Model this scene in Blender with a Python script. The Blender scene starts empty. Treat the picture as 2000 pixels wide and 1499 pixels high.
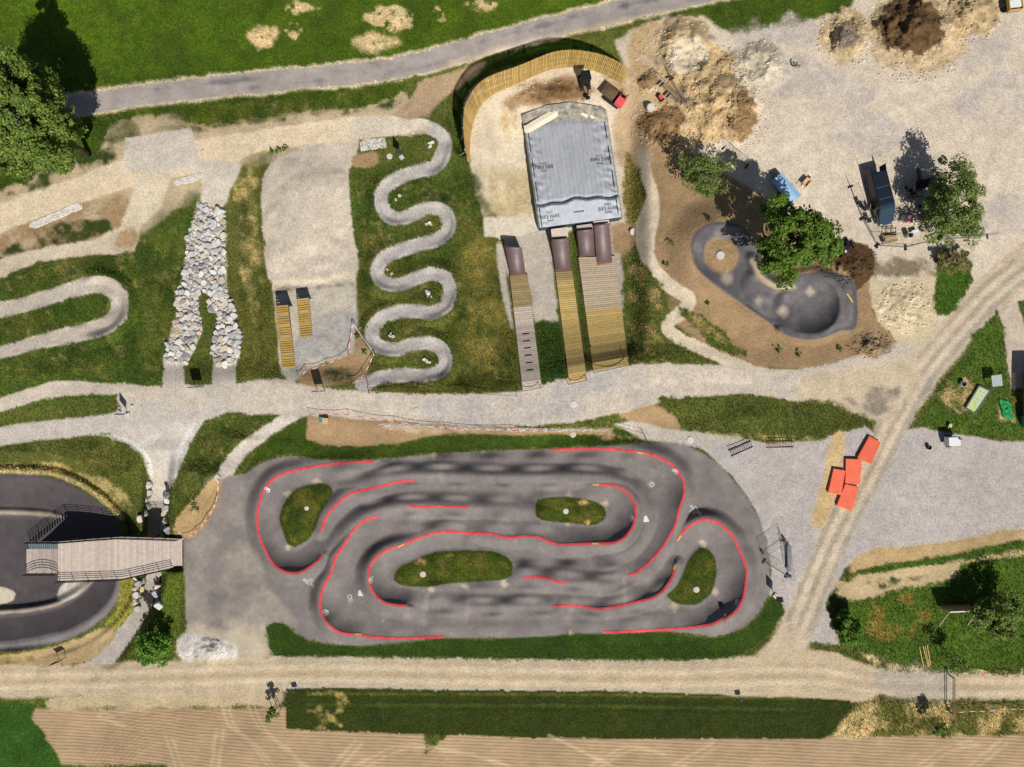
import bpy, bmesh, math, random
import numpy as np
from mathutils import Vector, Matrix

random.seed(7)
scene = bpy.context.scene
COLL = scene.collection
# ---------------------------------------------------------------- camera, sky, sun
S = 0.06            # metres per photo pixel on the z = 0 plane
H = 86.0            # drone height
CX, CY = 1000.0, 749.5
cam_d = bpy.data.cameras.new('camera')
cam_d.sensor_fit = 'HORIZONTAL'
cam_d.angle = 2 * math.atan(1000 * S / H)
cam_d.clip_start = 1.0
cam_d.clip_end = 3000
cam = bpy.data.objects.new('camera', cam_d)
cam.location = (0, 0, H)
COLL.objects.link(cam)
scene.camera = cam
SUN_AZ, SUN_EL = math.radians(158), math.radians(48)
world = bpy.data.worlds.new('World')
scene.world = world
world.use_nodes = True
wn = world.node_tree.nodes
sky = wn.new('ShaderNodeTexSky')
sky.sky_type = 'NISHITA'
sky.sun_disc = False
sky.sun_elevation = SUN_EL
sky.sun_rotation = SUN_AZ
wn['Background'].inputs['Strength'].default_value = 0.052
world.node_tree.links.new(sky.outputs['Color'], wn['Background'].inputs['Color'])
sun_d = bpy.data.lights.new('sun', 'SUN')
sun_d.energy = 5.0
sun_d.angle = math.radians(0.5)
sun_d.color = (1.0, 0.965, 0.91)
sun = bpy.data.objects.new('sun', sun_d)
TO_SUN = Vector((math.sin(SUN_AZ) * math.cos(SUN_EL), math.cos(SUN_AZ) * math.cos(SUN_EL), math.sin(SUN_EL)))
sun.rotation_euler = (-TO_SUN).to_track_quat('-Z', 'Y').to_euler()
sun.location = (20, -60, 60)
COLL.objects.link(sun)
scene.view_settings.view_transform = 'Standard'
scene.view_settings.look = 'None'
scene.view_settings.gamma = 1
scene.view_settings.exposure = 0
scene.cycles.max_bounces = 5
scene.cycles.diffuse_bounces = 2
scene.cycles.transparent_max_bounces = 6

# ---------------------------------------------------------------- numpy helpers
LIT = 1.22     # what a flat sunlit surface of albedo 1 shows


def lin(c):
    c = np.asarray(c, float) / 255.0
    return np.where(c <= 0.04045, c / 12.92, ((c + 0.055) / 1.055) ** 2.4)


def C(r, g, b):
    """albedo of a flat surface that looks like this sRGB colour in sun"""
    return np.clip(lin((r, g, b)) / LIT, 0.003, 0.82)


def hash2(ix, iy, seed):
    n = (ix.astype(np.int64) * 374761393 + iy.astype(np.int64) * 668265263 + seed * 974711) & 0x7fffffff
    n = ((n ^ (n >> 13)) * 1274126177) & 0x7fffffff
    n = (n ^ (n >> 16)) & 0xffff
    return n / 65535.0


def vnoise(x, y, seed=0):
    ix, iy = np.floor(x), np.floor(y)
    fx, fy = x - ix, y - iy
    fx = fx * fx * (3 - 2 * fx)
    fy = fy * fy * (3 - 2 * fy)
    a, b = hash2(ix, iy, seed), hash2(ix + 1, iy, seed)
    c, d = hash2(ix, iy + 1, seed), hash2(ix + 1, iy + 1, seed)
    return (a * (1 - fx) + b * fx) * (1 - fy) + (c * (1 - fx) + d * fx) * fy * 1.0


def fbm(x, y, s, seed=0, octv=3):
    """-1..1 noise with features of about s pixels"""
    t, amp, tot = 0, 1.0, 0
    for o in range(octv):
        t = t + amp * (vnoise(x / s + 17.3 * o, y / s - 9.1 * o, seed + o) * 2 - 1)
        tot += amp
        s = s / 2.1
        amp *= 0.55
    return t / tot * 1.5


def smooth(a, b, x):
    t = np.clip((x - a) / (b - a), 0, 1)
    return t * t * (3 - 2 * t)


def catmull(pts, closed=False, step=6.0):
    p = np.asarray(pts, float)
    n = len(p)
    out = []
    rng = range(n) if closed else range(n - 1)
    for i in rng:
        if closed:
            a, b, c, d = p[(i - 1) % n], p[i], p[(i + 1) % n], p[(i + 2) % n]
        else:
            b, c = p[i], p[i + 1]
            a = p[i - 1] if i > 0 else 2 * b - c
            d = p[i + 2] if i + 2 < n else 2 * c - b
        k = max(1, int(np.hypot(*(c - b)[:2]) / step))
        for j in range(k):
            t = j / k
            out.append(0.5 * (2 * b + (c - a) * t + (2 * a - 5 * b + 4 * c - d) * t * t + (3 * b - a - 3 * c + d) * t ** 3))
    if not closed:
        out.append(p[-1])
    return np.array(out)


def sd_poly(x, y, poly):
    """signed distance in pixels, negative inside"""
    d = np.full(x.shape, 1e9)
    ins = np.zeros(x.shape, bool)
    n = len(poly)
    for i in range(n):
        ax, ay = poly[i][:2]
        bx, by = poly[(i + 1) % n][:2]
        ex, ey = bx - ax, by - ay
        L = ex * ex + ey * ey + 1e-9
        t = np.clip(((x - ax) * ex + (y - ay) * ey) / L, 0, 1)
        d = np.minimum(d, (x - ax - t * ex) ** 2 + (y - ay - t * ey) ** 2)
        if abs(ey) > 1e-9:
            ins ^= ((ay > y) != (by > y)) & (x < ex * (y - ay) / ey + ax)
    d = np.sqrt(d)
    return np.where(ins, -d, d)


def line_field(x, y, pts):
    """distance to a polyline, side (+ = left of travel in image axes), interpolated extra columns"""
    pts = np.asarray(pts, float)
    d = np.full(x.shape, 1e9)
    side = np.zeros(x.shape)
    ne = pts.shape[1] - 2
    ext = [np.zeros(x.shape) for _ in range(ne)]
    acc = np.zeros(x.shape)
    run = 0.0
    for i in range(len(pts) - 1):
        ax, ay = pts[i][:2]
        bx, by = pts[i + 1][:2]
        ex, ey = bx - ax, by - ay
        L = ex * ex + ey * ey + 1e-9
        t = np.clip(((x - ax) * ex + (y - ay) * ey) / L, 0, 1)
        dd = (x - ax - t * ex) ** 2 + (y - ay - t * ey) ** 2
        m = dd < d
        d = np.where(m, dd, d)
        side = np.where(m, np.sign(ex * (y - ay) - ey * (x - ax)), side)
        for k in range(ne):
            ext[k] = np.where(m, pts[i][2 + k] * (1 - t) + pts[i + 1][2 + k] * t, ext[k])
        acc = np.where(m, run + t * math.sqrt(L), acc)
        run += math.sqrt(L)
    return np.sqrt(d), side, ext, acc, run


# ---------------------------------------------------------------- the terrain grid, laid out by photo pixel
STEP = 2.5
gx = np.concatenate([[-9000, -5000, -2800, -1500, -900, -600, -420, -300, -220, -160, -120, -90], np.arange(-70, 2070.1, STEP),
                     [2090, 2120, 2160, 2220, 2300, 2420, 2600, 2900, 3500, 4800, 7000, 11000]])
gy = np.concatenate([[-9000, -5000, -2800, -1500, -900, -600, -420, -300, -220, -160, -120, -90], np.arange(-70, 1570.1, STEP),
                     [1590, 1620, 1660, 1720, 1800, 1920, 2100, 2400, 3000, 4300, 6500, 10500]])
TX, TY = np.meshgrid(gx, gy)
NYG, NXG = TX.shape
Z = np.zeros(TX.shape)
COL = np.zeros(TX.shape + (3,))
CLS = np.zeros(TX.shape, int)
CLASSES = []          # (name, material kind)
N_EDGE = fbm(TX, TY, 26, 3, 4)
N_FINE = fbm(TX, TY, 8, 11, 2)
N_BIG = fbm(TX, TY, 120, 21, 3)
N_MID = fbm(TX, TY, 40, 31, 3)


def window(pts, pad):
    p = np.asarray(pts)
    x0, x1, y0, y1 = p[:, 0].min() - pad, p[:, 0].max() + pad, p[:, 1].min() - pad, p[:, 1].max() + pad
    i0, i1 = np.searchsorted(gx, x0), np.searchsorted(gx, x1)
    j0, j1 = np.searchsorted(gy, y0), np.searchsorted(gy, y1)
    return slice(j0, j1), slice(i0, i1)


def cls_id(name, kind):
    for i, c in enumerate(CLASSES):
        if c[0] == name:
            return i
    CLASSES.append((name, kind))
    return len(CLASSES) - 1


def area(pts, smoothed=True):
    return ('poly', catmull(pts, True, 8) if smoothed else np.asarray(pts, float))


def ribbon(pts, w):
    """pts (x, y) with one width or (x, y, w)"""
    p = np.asarray(pts, float)
    if p.shape[1] == 2:
        p = np.column_stack([p, np.full(len(p), w)])
    return ('line', catmull(p, False, 7))


def field(shape, sl):
    x, y = TX[sl], TY[sl]
    if shape[0] == 'poly':
        return sd_poly(x, y, shape[1])
    d, s, ext, acc, run = line_field(x, y, shape[1])
    return d - ext[0] / 2


def paint(shape, col, cls=None, kind=None, soft=2.0, edge=3.0, var=0.10, amt=1.0, fine=0.0):
    pad = 60 + soft * 2
    sl = window(shape[1], pad)
    if TX[sl].size == 0:
        return
    sd = field(shape, sl) + edge * N_EDGE[sl] + fine * N_FINE[sl]
    m = smooth(soft, -soft, sd) * amt
    c = np.asarray(col)[None, None, :] * (1 + var * N_MID[sl] + var * 0.6 * N_BIG[sl])[..., None]
    COL[sl] = COL[sl] * (1 - m[..., None]) + c * m[..., None]
    if cls:
        k = cls_id(cls, kind)
        cc = CLS[sl]
        cc[m > 0.5] = k
        CLS[sl] = cc


def patchy(shape, col, density=0.5, scale=20, soft=0.25, seed=50, amt=1.0, edge=6):
    """broken cover inside a shape: noise decides where"""
    sl = window(shape[1], 40)
    if TX[sl].size == 0:
        return
    sd = field(shape, sl) + edge * N_EDGE[sl]
    n = fbm(TX[sl], TY[sl], scale, seed, 4) * 0.5 + 0.5
    inside = smooth(8, -12, sd)
    m = smooth(1 - density - soft, 1 - density + soft, n * inside) * inside * amt
    COL[sl] = COL[sl] * (1 - m[..., None]) + np.asarray(col)[None, None, :] * (1 + 0.12 * N_FINE[sl])[..., None] * m[..., None]


def hset(shape, z, soft=20.0, amt=1.0):
    sl = window(shape[1], soft * 2 + 20)
    if TX[sl].size == 0:
        return
    m = smooth(soft, -soft * 0.2, field(shape, sl)) * amt
    Z[sl] = Z[sl] * (1 - m) + z * m


def hline(pts, soft=14.0):
    """(x, y, width, z) ribbon that levels the ground along its run"""
    p = catmull(pts, False, 7)
    sl = window(p, soft * 2 + 90)
    d, s, ext, acc, run = line_field(TX[sl], TY[sl], p)
    m = smooth(soft, 0, d - ext[0] / 2)
    Z[sl] = Z[sl] * (1 - m) + ext[1] * m


def mound(x, y, rx, ry, h, ang=0, power=1.3, rough=0.15, seed=5, sc=14):
    sl = window([(x, y)], max(rx, ry) * 1.4 + 10)
    c, s = math.cos(ang), math.sin(ang)
    dx, dy = TX[sl] - x, TY[sl] - y
    u, v = (dx * c + dy * s) / rx, (-dx * s + dy * c) / ry
    r = np.sqrt(u * u + v * v) + 0.22 * fbm(TX[sl], TY[sl], max(rx, ry) * 0.5, seed, 3)
    k = np.clip(1 - r, 0, 1) ** power
    k = smooth(0, 1, k * 1.0) * 0.5 + k * 0.5
    Z[sl] += h * k + rough * smooth(0, 0.25, k) * fbm(TX[sl], TY[sl], sc, seed + 9, 3)


BERM = np.zeros(TX.shape)


def berm(pts, win, wout, turn=1, top=3.0, pin=1.9):
    """(x, y, h): crest along the line, hollow face on the + side when turn = 1"""
    p = catmull(pts, False, 5)
    sl = window(p, win + 30)
    d, s, ext, acc, run = line_field(TX[sl], TY[sl], p)
    hgt = ext[0]
    inner = s * turn > 0
    di = np.clip(d - top * 0.3, 0, None)
    hin = np.clip(1 - di / win, 0, 1) ** pin
    hout = smooth(1, 0, np.clip(d - top, 0, None) / wout)
    prof = np.where(inner, hin, hout) * hgt
    BERM[sl] = np.maximum(BERM[sl], prof)


def ridge(pts, w):
    """(x, y, h) soft symmetrical ridge"""
    p = catmull(pts, False, 6)
    sl = window(p, w + 30)
    d, s, ext, acc, run = line_field(TX[sl], TY[sl], p)
    BERM[sl] = np.maximum(BERM[sl], ext[0] * smooth(1, 0, d / w))


def zat(px, py):
    i = int(np.clip(np.searchsorted(gx, px) - 1, 0, NXG - 2))
    j = int(np.clip(np.searchsorted(gy, py) - 1, 0, NYG - 2))
    u = (px - gx[i]) / (gx[i + 1] - gx[i])
    v = (py - gy[j]) / (gy[j + 1] - gy[j])
    return float((Z[j, i] * (1 - u) + Z[j, i + 1] * u) * (1 - v) + (Z[j + 1, i] * (1 - u) + Z[j + 1, i + 1] * u) * v)


def W(px, py, z):
    """world point seen at a pixel when it lies at height z"""
    k = S * (H - z) / H
    return Vector(((px - CX) * k, (CY - py) * k, z))


def G(px, py, dz=0.0):
    z = zat(px, py)
    p = W(px, py, z)
    p.z += dz
    return p


def to_px(p):
    k = S * (H - p[2]) / H
    return CX + p[0] / k, CY - p[1] / k


def ground_z(x, y):
    """terrain height below a world point"""
    z = 0.0
    for _ in range(4):
        px, py = to_px((x, y, z))
        z = zat(px, py)
    return z


def z2(*pts):
    return [(450 + a / 3, 830 + b / 3) for a, b in pts]


def z3(*pts):
    return [(950 + a / 3, 830 + b / 3) for a, b in pts]


def z4(*pts):
    return [(1400 + a / 2.4983, 800 + b / 2.4983) for a, b in pts]
# ---------------------------------------------------------------- colours
GREEN = C(68, 90, 12)
GREEN_D = C(46, 80, 16)
OLIVE = C(84, 92, 38)
OLIVE_D = C(58, 72, 24)
STRAW = C(178, 160, 108)
LAWN = C(52, 70, 14)
SAND = C(216, 193, 155)
SAND_LIT = C(226, 210, 180)
SOIL = C(176, 146, 108)
SOIL_D = C(128, 100, 68)
SOIL_DD = C(98, 74, 48)
GRAV = C(192, 181, 168)
GRAV_W = C(205, 190, 170)
GRAV_G = C(186, 177, 170)
ASPH = C(130, 122, 118)
ASPH_D = C(84, 79, 80)
ASPH_L = C(158, 149, 143)
WHITE_ST = C(222, 218, 212)
FIELD = C(180, 152, 118)

# ---------------------------------------------------------------- the ground: what lies where (photo pixels)
cls_id('meadow', 'grass')
COL[:] = OLIVE * (1 + 0.18 * N_BIG + 0.12 * N_MID)[..., None]
top_meadow = area([(-9500, -9500), (1500, -9500), (1400, -40), (1300, -8), (1200, 3), (1100, 27), (1000, 52), (900, 80), (800, 108), (700, 124), (500, 143), (400, 152), (250, 168), (130, 191), (-300, 262), (-9500, 900)], False)
paint(top_meadow, GREEN, 'meadow', 'grass', soft=3, edge=1, var=0.22)
strip = area([(130, 232), (500, 184), (770, 163), (812, 158), (790, 172), (750, 200), (700, 210), (600, 215), (500, 230), (440, 243), (380, 243), (372, 232), (330, 222), (250, 232), (215, 250), (200, 292), (178, 320), (150, 310), (110, 322), (95, 332), (60, 350), (0, 372), (-200, 420), (-200, 265)])
tm2 = area([(-9500, 900), (-300, 262), (-70, 262), (-70, 420), (-9500, 1600)], False)
# sandy bank at upper left
paint(area([(-90, 470), (-90, 390), (0, 370), (80, 312), (180, 300), (205, 260), (232, 232), (340, 222), (380, 240), (480, 232), (600, 216), (700, 206), (770, 182), (800, 190), (770, 235), (620, 300), (500, 330), (400, 395), (330, 420), (250, 480), (120, 480), (20, 505)]), SAND * 0.86, 'bare_earth', 'dirt', soft=4, edge=7, var=0.12)
patchy(area([(60, 420), (240, 375), (250, 440), (215, 470), (60, 500), (0, 500), (0, 460)]), SOIL, 0.6, 30, seed=61)
patchy(area([(60, 445), (210, 420), (225, 455), (150, 480), (40, 500), (0, 495)]), OLIVE_D, 0.55, 26, seed=62)
paint(strip, GREEN * 0.8, 'meadow', 'grass', soft=4, edge=8, var=0.25, fine=4)
paint(tm2, GREEN_D, 'meadow', 'grass', soft=4, edge=4)
patchy(area([(90, 320), (220, 270), (215, 330), (100, 370), (0, 395), (0, 375)]), OLIVE_D, 0.5, 22, seed=63)
patchy(area([(372, 240), (540, 228), (760, 190), (800, 170), (770, 215), (600, 235), (480, 248), (390, 262)]), OLIVE_D, 0.45, 26, seed=64)
# bare patches in the upper meadow
for (x, y, rx, ry, d, sd_) in ((515, 72, 34, 26, .78, 1), (575, 60, 26, 22, .55, 2), (590, 15, 40, 14, .62, 3), (735, 83, 44, 22, .85, 4), (760, 35, 55, 32, .66, 5), (855, 25, 16, 22, .5, 6), (938, 10, 36, 16, .72, 7), (970, 33, 12, 8, .5, 8), (573, 68, 20, 6, .6, 9), (800, 50, 14, 14, .5, 10)):
    patchy(area([(x - rx, y), (x, y - ry), (x + rx, y), (x, y + ry)]), C(208, 182, 138), d, 14, soft=0.18, seed=70 + sd_, edge=7)
# right hand green at the top
paint(area([(1175, 62), (1240, 44), (1300, 24), (1420, -40), (1500, -300), (1720, -300), (1680, -40), (1662, 14), (1600, 36), (1540, 50), (1430, 63), (1402, 50), (1370, 28), (1300, 32), (1240, 50)]), GREEN * 0.85, 'meadow', 'grass', soft=3, edge=6, var=0.25, fine=3)
# yard at the upper right
yard = area([(1222, 190), (1215, 120), (1200, 80), (1250, 50), (1300, 34), (1370, 30), (1402, 52), (1430, 66), (1545, 52), (1660, 16), (1685, -60), (1720, -300), (2400, -300), (2400, 640), (2010, 585), (1965, 600), (1900, 640), (1860, 690), (1800, 700), (1740, 660), (1700, 600), (1690, 480), (1600, 480), (1500, 470), (1400, 330), (1330, 290), (1260, 290)], False)
paint(yard, C(212, 196, 174), 'gravel_yard', 'gravel', soft=4, edge=4, var=0.08)
for (x, y, r, sd_) in ((1560, 150, 90, 1), (1640, 190, 70, 2), (1900, 90, 90, 3), (1960, 200, 110, 4), (1700, 260, 90, 5), (1950, 420, 80, 6), (1560, 60, 60, 7), (1470, 70, 50, 8)):
    patchy(area([(x - r, y), (x, y - r * .6), (x + r, y), (x, y + r * .6)]), C(186, 176, 168), 0.6, 50, soft=0.4, seed=90 + sd_, amt=0.7, edge=14)
patchy(area([(1230, 60), (1300, 40), (1380, 60), (1450, 160), (1480, 230), (1380, 290), (1260, 280), (1220, 150)]), C(206, 176, 130), 0.75, 40, soft=0.4, seed=101, edge=12)
# earth slope south of the heaps, round the small asphalt bowl
paint(area([(1262, 300), (1250, 250), (1300, 235), (1330, 285), (1400, 330), (1500, 390), (1600, 470), (1690, 480), (1715, 520), (1705, 600), (1745, 650), (1745, 695), (1700, 722), (1600, 727), (1450, 712), (1400, 690), (1330, 640), (1290, 560), (1268, 470), (1270, 380)]), SOIL * 0.92, 'bare_earth', 'dirt', soft=6, edge=4, var=0.10)
patchy(area([(1235, 225), (1320, 215), (1330, 260), (1290, 285), (1245, 260)]), SOIL_D, 0.7, 24, seed=110)
paint(area([(893, 290), (888, 230), (896, 180), (930, 130), (1000, 100), (1060, 82), (1120, 78), (1180, 100), (1215, 150), (1150, 130), (1060, 120), (960, 140), (915, 190), (905, 250), (915, 310)]), C(58, 82, 22), 'meadow', 'grass', soft=4, edge=5)
# sand inside the catch wall
paint(area([(918, 312), (903, 250), (912, 190), (950, 155), (1040, 128), (1120, 126), (1180, 145), (1232, 178), (1262, 230), (1250, 300), (1225, 310), (1220, 440), (1040, 455), (948, 462), (944, 430), (930, 380), (922, 340)]), C(232, 216, 188), 'bare_earth', 'dirt', soft=3, edge=3, var=0.07)
patchy(area([(985, 190), (1030, 165), (1080, 150), (1140, 150), (1165, 180), (1120, 205), (1060, 208), (1015, 215), (985, 225)]), SOIL, 0.85, 24, seed=112, soft=0.35)
patchy(area([(1030, 185), (1075, 165), (1140, 165), (1150, 190), (1080, 204), (1020, 205)]), SOIL_D, 0.8, 20, seed=114, soft=0.3)
patchy(area([(1180, 145), (1235, 175), (1260, 230), (1230, 260), (1205, 215), (1170, 190)]), C(196, 164, 122), 0.7, 26, seed=115, soft=0.4)
patchy(area([(975, 225), (1020, 215), (1018, 260), (985, 270)]), C(206, 180, 132), 0.6, 20, seed=116, soft=0.4)
patchy(area([(925, 330), (1035, 330), (1040, 440), (950, 430)]), C(206, 186, 142), 0.6, 40, soft=0.4, seed=113)
paint(area([(1222, 175), (1262, 215), (1275, 300), (1250, 330), (1215, 330), (1200, 240)]), C(206, 178, 140), 'bare_earth', 'dirt', soft=6, edge=5)
# strip of grass right of the airbag, footpath
paint(area([(1225, 300), (1245, 330), (1258, 400), (1250, 440), (1225, 440), (1216, 380)]), C(120, 112, 56), 'meadow', 'grass', soft=4, edge=4)
paint(area([(1195, 440), (1250, 445), (1225, 500), (1200, 500)]), SOIL, 'bare_earth', 'dirt', soft=4, edge=4)
# grass slopes between tracks get their own tones
for (shape, col) in ((area([(100, 560), (250, 470), (330, 420), (385, 380), (385, 450), (350, 600), (320, 750), (0, 760), (0, 520)]), C(72, 92, 30)),
                     (area([(440, 400), (470, 330), (520, 300), (510, 400), (530, 560), (540, 700), (465, 740), (450, 600)]), C(96, 98, 44)),
                     (area([(680, 330), (740, 320), (900, 330), (940, 420), (930, 520), (700, 520), (690, 420)]), C(74, 88, 32)),
                     (area([(900, 470), (1000, 470), (1010, 760), (700, 770), (880, 700)]), C(90, 92, 36)),
                     (area([(0, 860), (230, 850), (290, 920), (280, 1000), (150, 920), (0, 910)]), C(86, 92, 38)),
                     (area([(560, 790), (400, 830), (330, 1000), (330, 1040), (400, 1000), (440, 900)]), C(72, 84, 32)),
                     (area([(1290, 780), (1660, 800), (1640, 860), (1450, 850), (1330, 830)]), C(78, 86, 34)),
                     (area([(1220, 500), (1310, 570), (1300, 640), (1400, 700), (1230, 700)]), C(100, 98, 46))):
    paint(shape, col, None, soft=20, edge=12, var=0.16)
patchy(area([(470, 300), (600, 282), (520, 310), (505, 400), (520, 540), (500, 640), (470, 560), (455, 420)]), STRAW, 0.5, 24, soft=0.3, seed=120)
patchy(area([(900, 480), (980, 470), (1000, 600), (1000, 700), (920, 720), (890, 600)]), C(150, 134, 70), 0.45, 40, soft=0.4, seed=121)
patchy(area([(0, 905), (120, 900), (250, 960), (250, 1010), (150, 940), (0, 925)]), STRAW, 0.6, 24, soft=0.3, seed=122, edge=4)
patchy(area([(1220, 520), (1260, 560), (1290, 700), (1230, 700)]), C(156, 130, 84), 0.55, 24, seed=123)
patchy(area([(1240, 790), (1330, 815), (1300, 838), (1215, 815)]), SOIL, 0.9, 40, seed=124)
paint(area([(1210, 808), (1270, 788), (1330, 830), (1300, 842), (1240, 826)]), SOIL, 'bare_earth', 'dirt', soft=4, edge=3)
for k_, poly in enumerate(([(0, 520), (250, 480), (380, 400), (350, 600), (320, 750), (0, 750)], [(450, 400), (520, 300), (540, 700), (465, 740)], [(690, 330), (930, 330), (1000, 470), (1010, 760), (700, 770)], [(0, 860), (230, 850), (290, 930), (150, 930), (0, 910)], [(560, 790), (400, 830), (330, 1000), (400, 1010)], [(1290, 780), (1660, 800), (1640, 860), (1330, 830)], [(1660, 1130), (2060, 1090), (2060, 1310), (1700, 1280)], [(1840, 640), (1960, 620), (2040, 850), (1820, 840)], [(130, 232), (800, 160), (700, 215), (200, 290)])):
    patchy(area(poly, False), C(100, 98, 42), 0.42, 60, soft=0.4, seed=300 + k_, amt=.6)
    patchy(area(poly, False), C(46, 66, 16), 0.40, 36, soft=0.35, seed=320 + k_, amt=.8)
    patchy(area(poly, False), C(150, 136, 84), 0.2, 18, soft=0.2, seed=340 + k_, amt=.45)
# landing mound of packed gravel and lower pad
paint(area([(512, 360), (535, 315), (580, 292), (640, 262), (700, 270), (690, 320), (680, 345), (686, 420), (695, 545), (620, 560), (530, 550), (515, 460)]), C(206, 192, 172), 'jump_landing', 'gravel', soft=2, edge=2, var=0.05)
paint(area([(530, 548), (610, 545), (692, 530), (695, 552), (610, 566), (533, 568)], False), SAND_LIT, None, soft=3, edge=2)  # steep front facing the sun, its brightness put into the colour
paint(area([(534, 560), (695, 548), (698, 640), (690, 700), (640, 706), (600, 725), (570, 750), (548, 730)], False), C(202, 191, 172), 'gravel_pad', 'gravel', soft=3, edge=2, var=0.06)
patchy(area([(585, 640), (690, 600), (690, 690), (600, 715), (565, 735)]), C(178, 172, 164), 0.7, 50, soft=0.4, seed=130)
patchy(area([(535, 562), (690, 550), (692, 560), (536, 575)]), C(140, 128, 112), 0.6, 16, seed=131)
paint(area([(640, 708), (690, 690), (696, 640), (705, 655), (725, 690), (715, 740), (660, 752), (600, 760), (585, 745), (600, 728)], False), SOIL * 1.02, 'bare_earth', 'dirt', soft=3, edge=3)
patchy(area([(635, 722), (685, 720), (685, 748), (640, 750)]), OLIVE_D, 0.8, 20, seed=132)
# gravel between the jump ramps
paint(area([(985, 462), (1075, 445), (1090, 640), (1060, 625), (1045, 632), (1030, 540), (1000, 560), (985, 520)], False), C(190, 178, 162), 'gravel_pad', 'gravel', soft=3, edge=3)
paint(area([(945, 425), (1040, 425), (1060, 450), (985, 468), (946, 462)], False), C(226, 214, 190), 'bare_earth', 'dirt', soft=2, edge=2)
paint(ribbon([(975, 480, 14), (985, 560, 14), (1000, 640, 8)], 12), C(190, 180, 166), 'gravel_pad', 'gravel', soft=3, edge=2)
paint(ribbon([(1205, 500, 14), (1214, 560, 14), (1220, 625, 8)], 12), C(186, 176, 162), 'gravel_pad', 'gravel', soft=3, edge=2)
paint(area([(1125, 440), (1195, 432), (1208, 600), (1140, 605)], False), C(170, 156, 140), 'gravel_pad', 'gravel', soft=3, edge=2)
# grass on the steep bank between the ramps, slope shade put into its colour
paint(area([(1040, 635), (1062, 625), (1095, 632), (1110, 740), (1060, 760)], False), C(54, 76, 24), 'meadow', 'grass', soft=4, edge=4)
paint(area([(1112, 450), (1126, 450), (1160, 720), (1148, 740)], False), C(74, 80, 34), 'meadow', 'grass', soft=3, edge=2)
# sandy footpath beside the bowl
paint(ribbon([(1255, 300, 22), (1262, 340, 20), (1275, 385, 26), (1266, 430, 40), (1260, 470, 36), (1272, 520, 30), (1310, 560, 28), (1346, 583, 26), (1338, 605, 26), (1306, 632, 26), (1312, 652, 26), (1370, 682, 24), (1450, 718, 26), (1480, 735, 30)], 26), C(218, 201, 174), 'footpath', 'gravel', soft=2, edge=2)
for (poly, seed_) in (([(1222, 505), (1262, 520), (1300, 590), (1290, 640), (1330, 680), (1410, 712), (1330, 705), (1230, 690)], 140), ([(1330, 612), (1360, 610), (1450, 680), (1455, 695), (1400, 680)], 141)):
    paint(area(poly), C(82, 92, 36), 'meadow', 'grass', soft=4, edge=6, fine=4)
    patchy(area(poly), C(150, 132, 84), 0.42, 22, seed=seed_)
# main gravel path and its branches
MAIN = [(250, 778, 46), (350, 780, 52), (450, 778, 58), (540, 775, 70), (600, 785, 62), (700, 795, 62), (850, 803, 66), (1000, 800, 68), (1100, 785, 84), (1200, 762, 92), (1300, 748, 74), (1450, 742, 54), (1560, 752, 62), (1680, 735, 76), (1780, 700, 80)]
paint(ribbon(MAIN, 60), C(198, 185, 170), 'main_path', 'gravel', soft=2, edge=2.5, var=0.06)
paint(area([(215, 812), (300, 757), (470, 755), (560, 770), (620, 800), (560, 792), (480, 795), (400, 822), (370, 870), (345, 930), (326, 960), (318, 1000), (296, 1000), (297, 950), (292, 905), (262, 868), (215, 850)], False), C(196, 186, 174), 'main_path', 'gravel', soft=2, edge=2, var=0.05)
paint(ribbon([(-90, 868, 40), (0, 853, 38), (100, 840, 37), (200, 829, 37), (290, 812, 44)], 38), C(197, 187, 175), 'main_path', 'gravel', soft=2, edge=1.5, var=0.05)
paint(ribbon([(303, 985, 30), (303, 1060, 28), (300, 1120, 26), (290, 1165, 24), (272, 1202, 28), (244, 1238, 34), (212, 1275, 44), (190, 1305, 50)], 26), C(186, 176, 164), 'main_path', 'gravel', soft=2, edge=1.5)
paint(ribbon([(432, 938, 28), (468, 885, 26), (515, 848, 24), (565, 815, 24), (600, 795, 26)], 26), C(200, 189, 176), 'main_path', 'gravel', soft=2, edge=1.5)
paint(ribbon([(-90, 812, 24), (0, 791, 24), (60, 772, 26), (110, 760, 30), (180, 759, 24), (250, 762, 22), (310, 772, 30)], 24), C(203, 190, 172), 'main_path', 'gravel', soft=2, edge=2.5)
paint(ribbon([(338, 700, 38), (340, 765, 44)], 40), C(194, 182, 168), 'main_path', 'gravel', soft=2, edge=2)
paint(ribbon([(438, 700, 44), (438, 765, 50)], 40), C(192, 182, 170), 'main_path', 'gravel', soft=2, edge=2)
patchy(ribbon(MAIN, 60), C(216, 201, 178), 0.45, 60, soft=0.45, seed=150, amt=.7)
patchy(ribbon(MAIN[6:11], 60), C(188, 180, 172), 0.45, 50, soft=0.35, seed=151)
paint(ribbon([(380, 830, 8), (350, 880, 10), (338, 930, 8)], 8), WHITE_ST, None, soft=3, edge=3, amt=0.7)
paint(ribbon([(180, 848, 4), (240, 858, 9), (280, 885, 10), (296, 930, 8)], 8), WHITE_ST, None, soft=3, edge=3, amt=0.7)
GARDEN_PX = [(300 + a / 3.75, 380 + b / 3.75) for a, b in ((325, 60), (270, 240), (235, 430), (215, 610), (160, 730), (175, 860), (115, 1050), (80, 1190), (95, 1245), (240, 1250), (300, 1120), (355, 990), (330, 850), (330, 740), (350, 705), (380, 720), (410, 760), (400, 830), (470, 880), (450, 1030), (415, 1150), (480, 1250), (605, 1255), (640, 1110), (600, 890), (545, 730), (525, 400), (525, 150), (430, 110))]
paint(area(GARDEN_PX, False), C(206, 196, 184), 'gravel_pad', 'gravel', soft=2, edge=2, var=.1)
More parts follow.
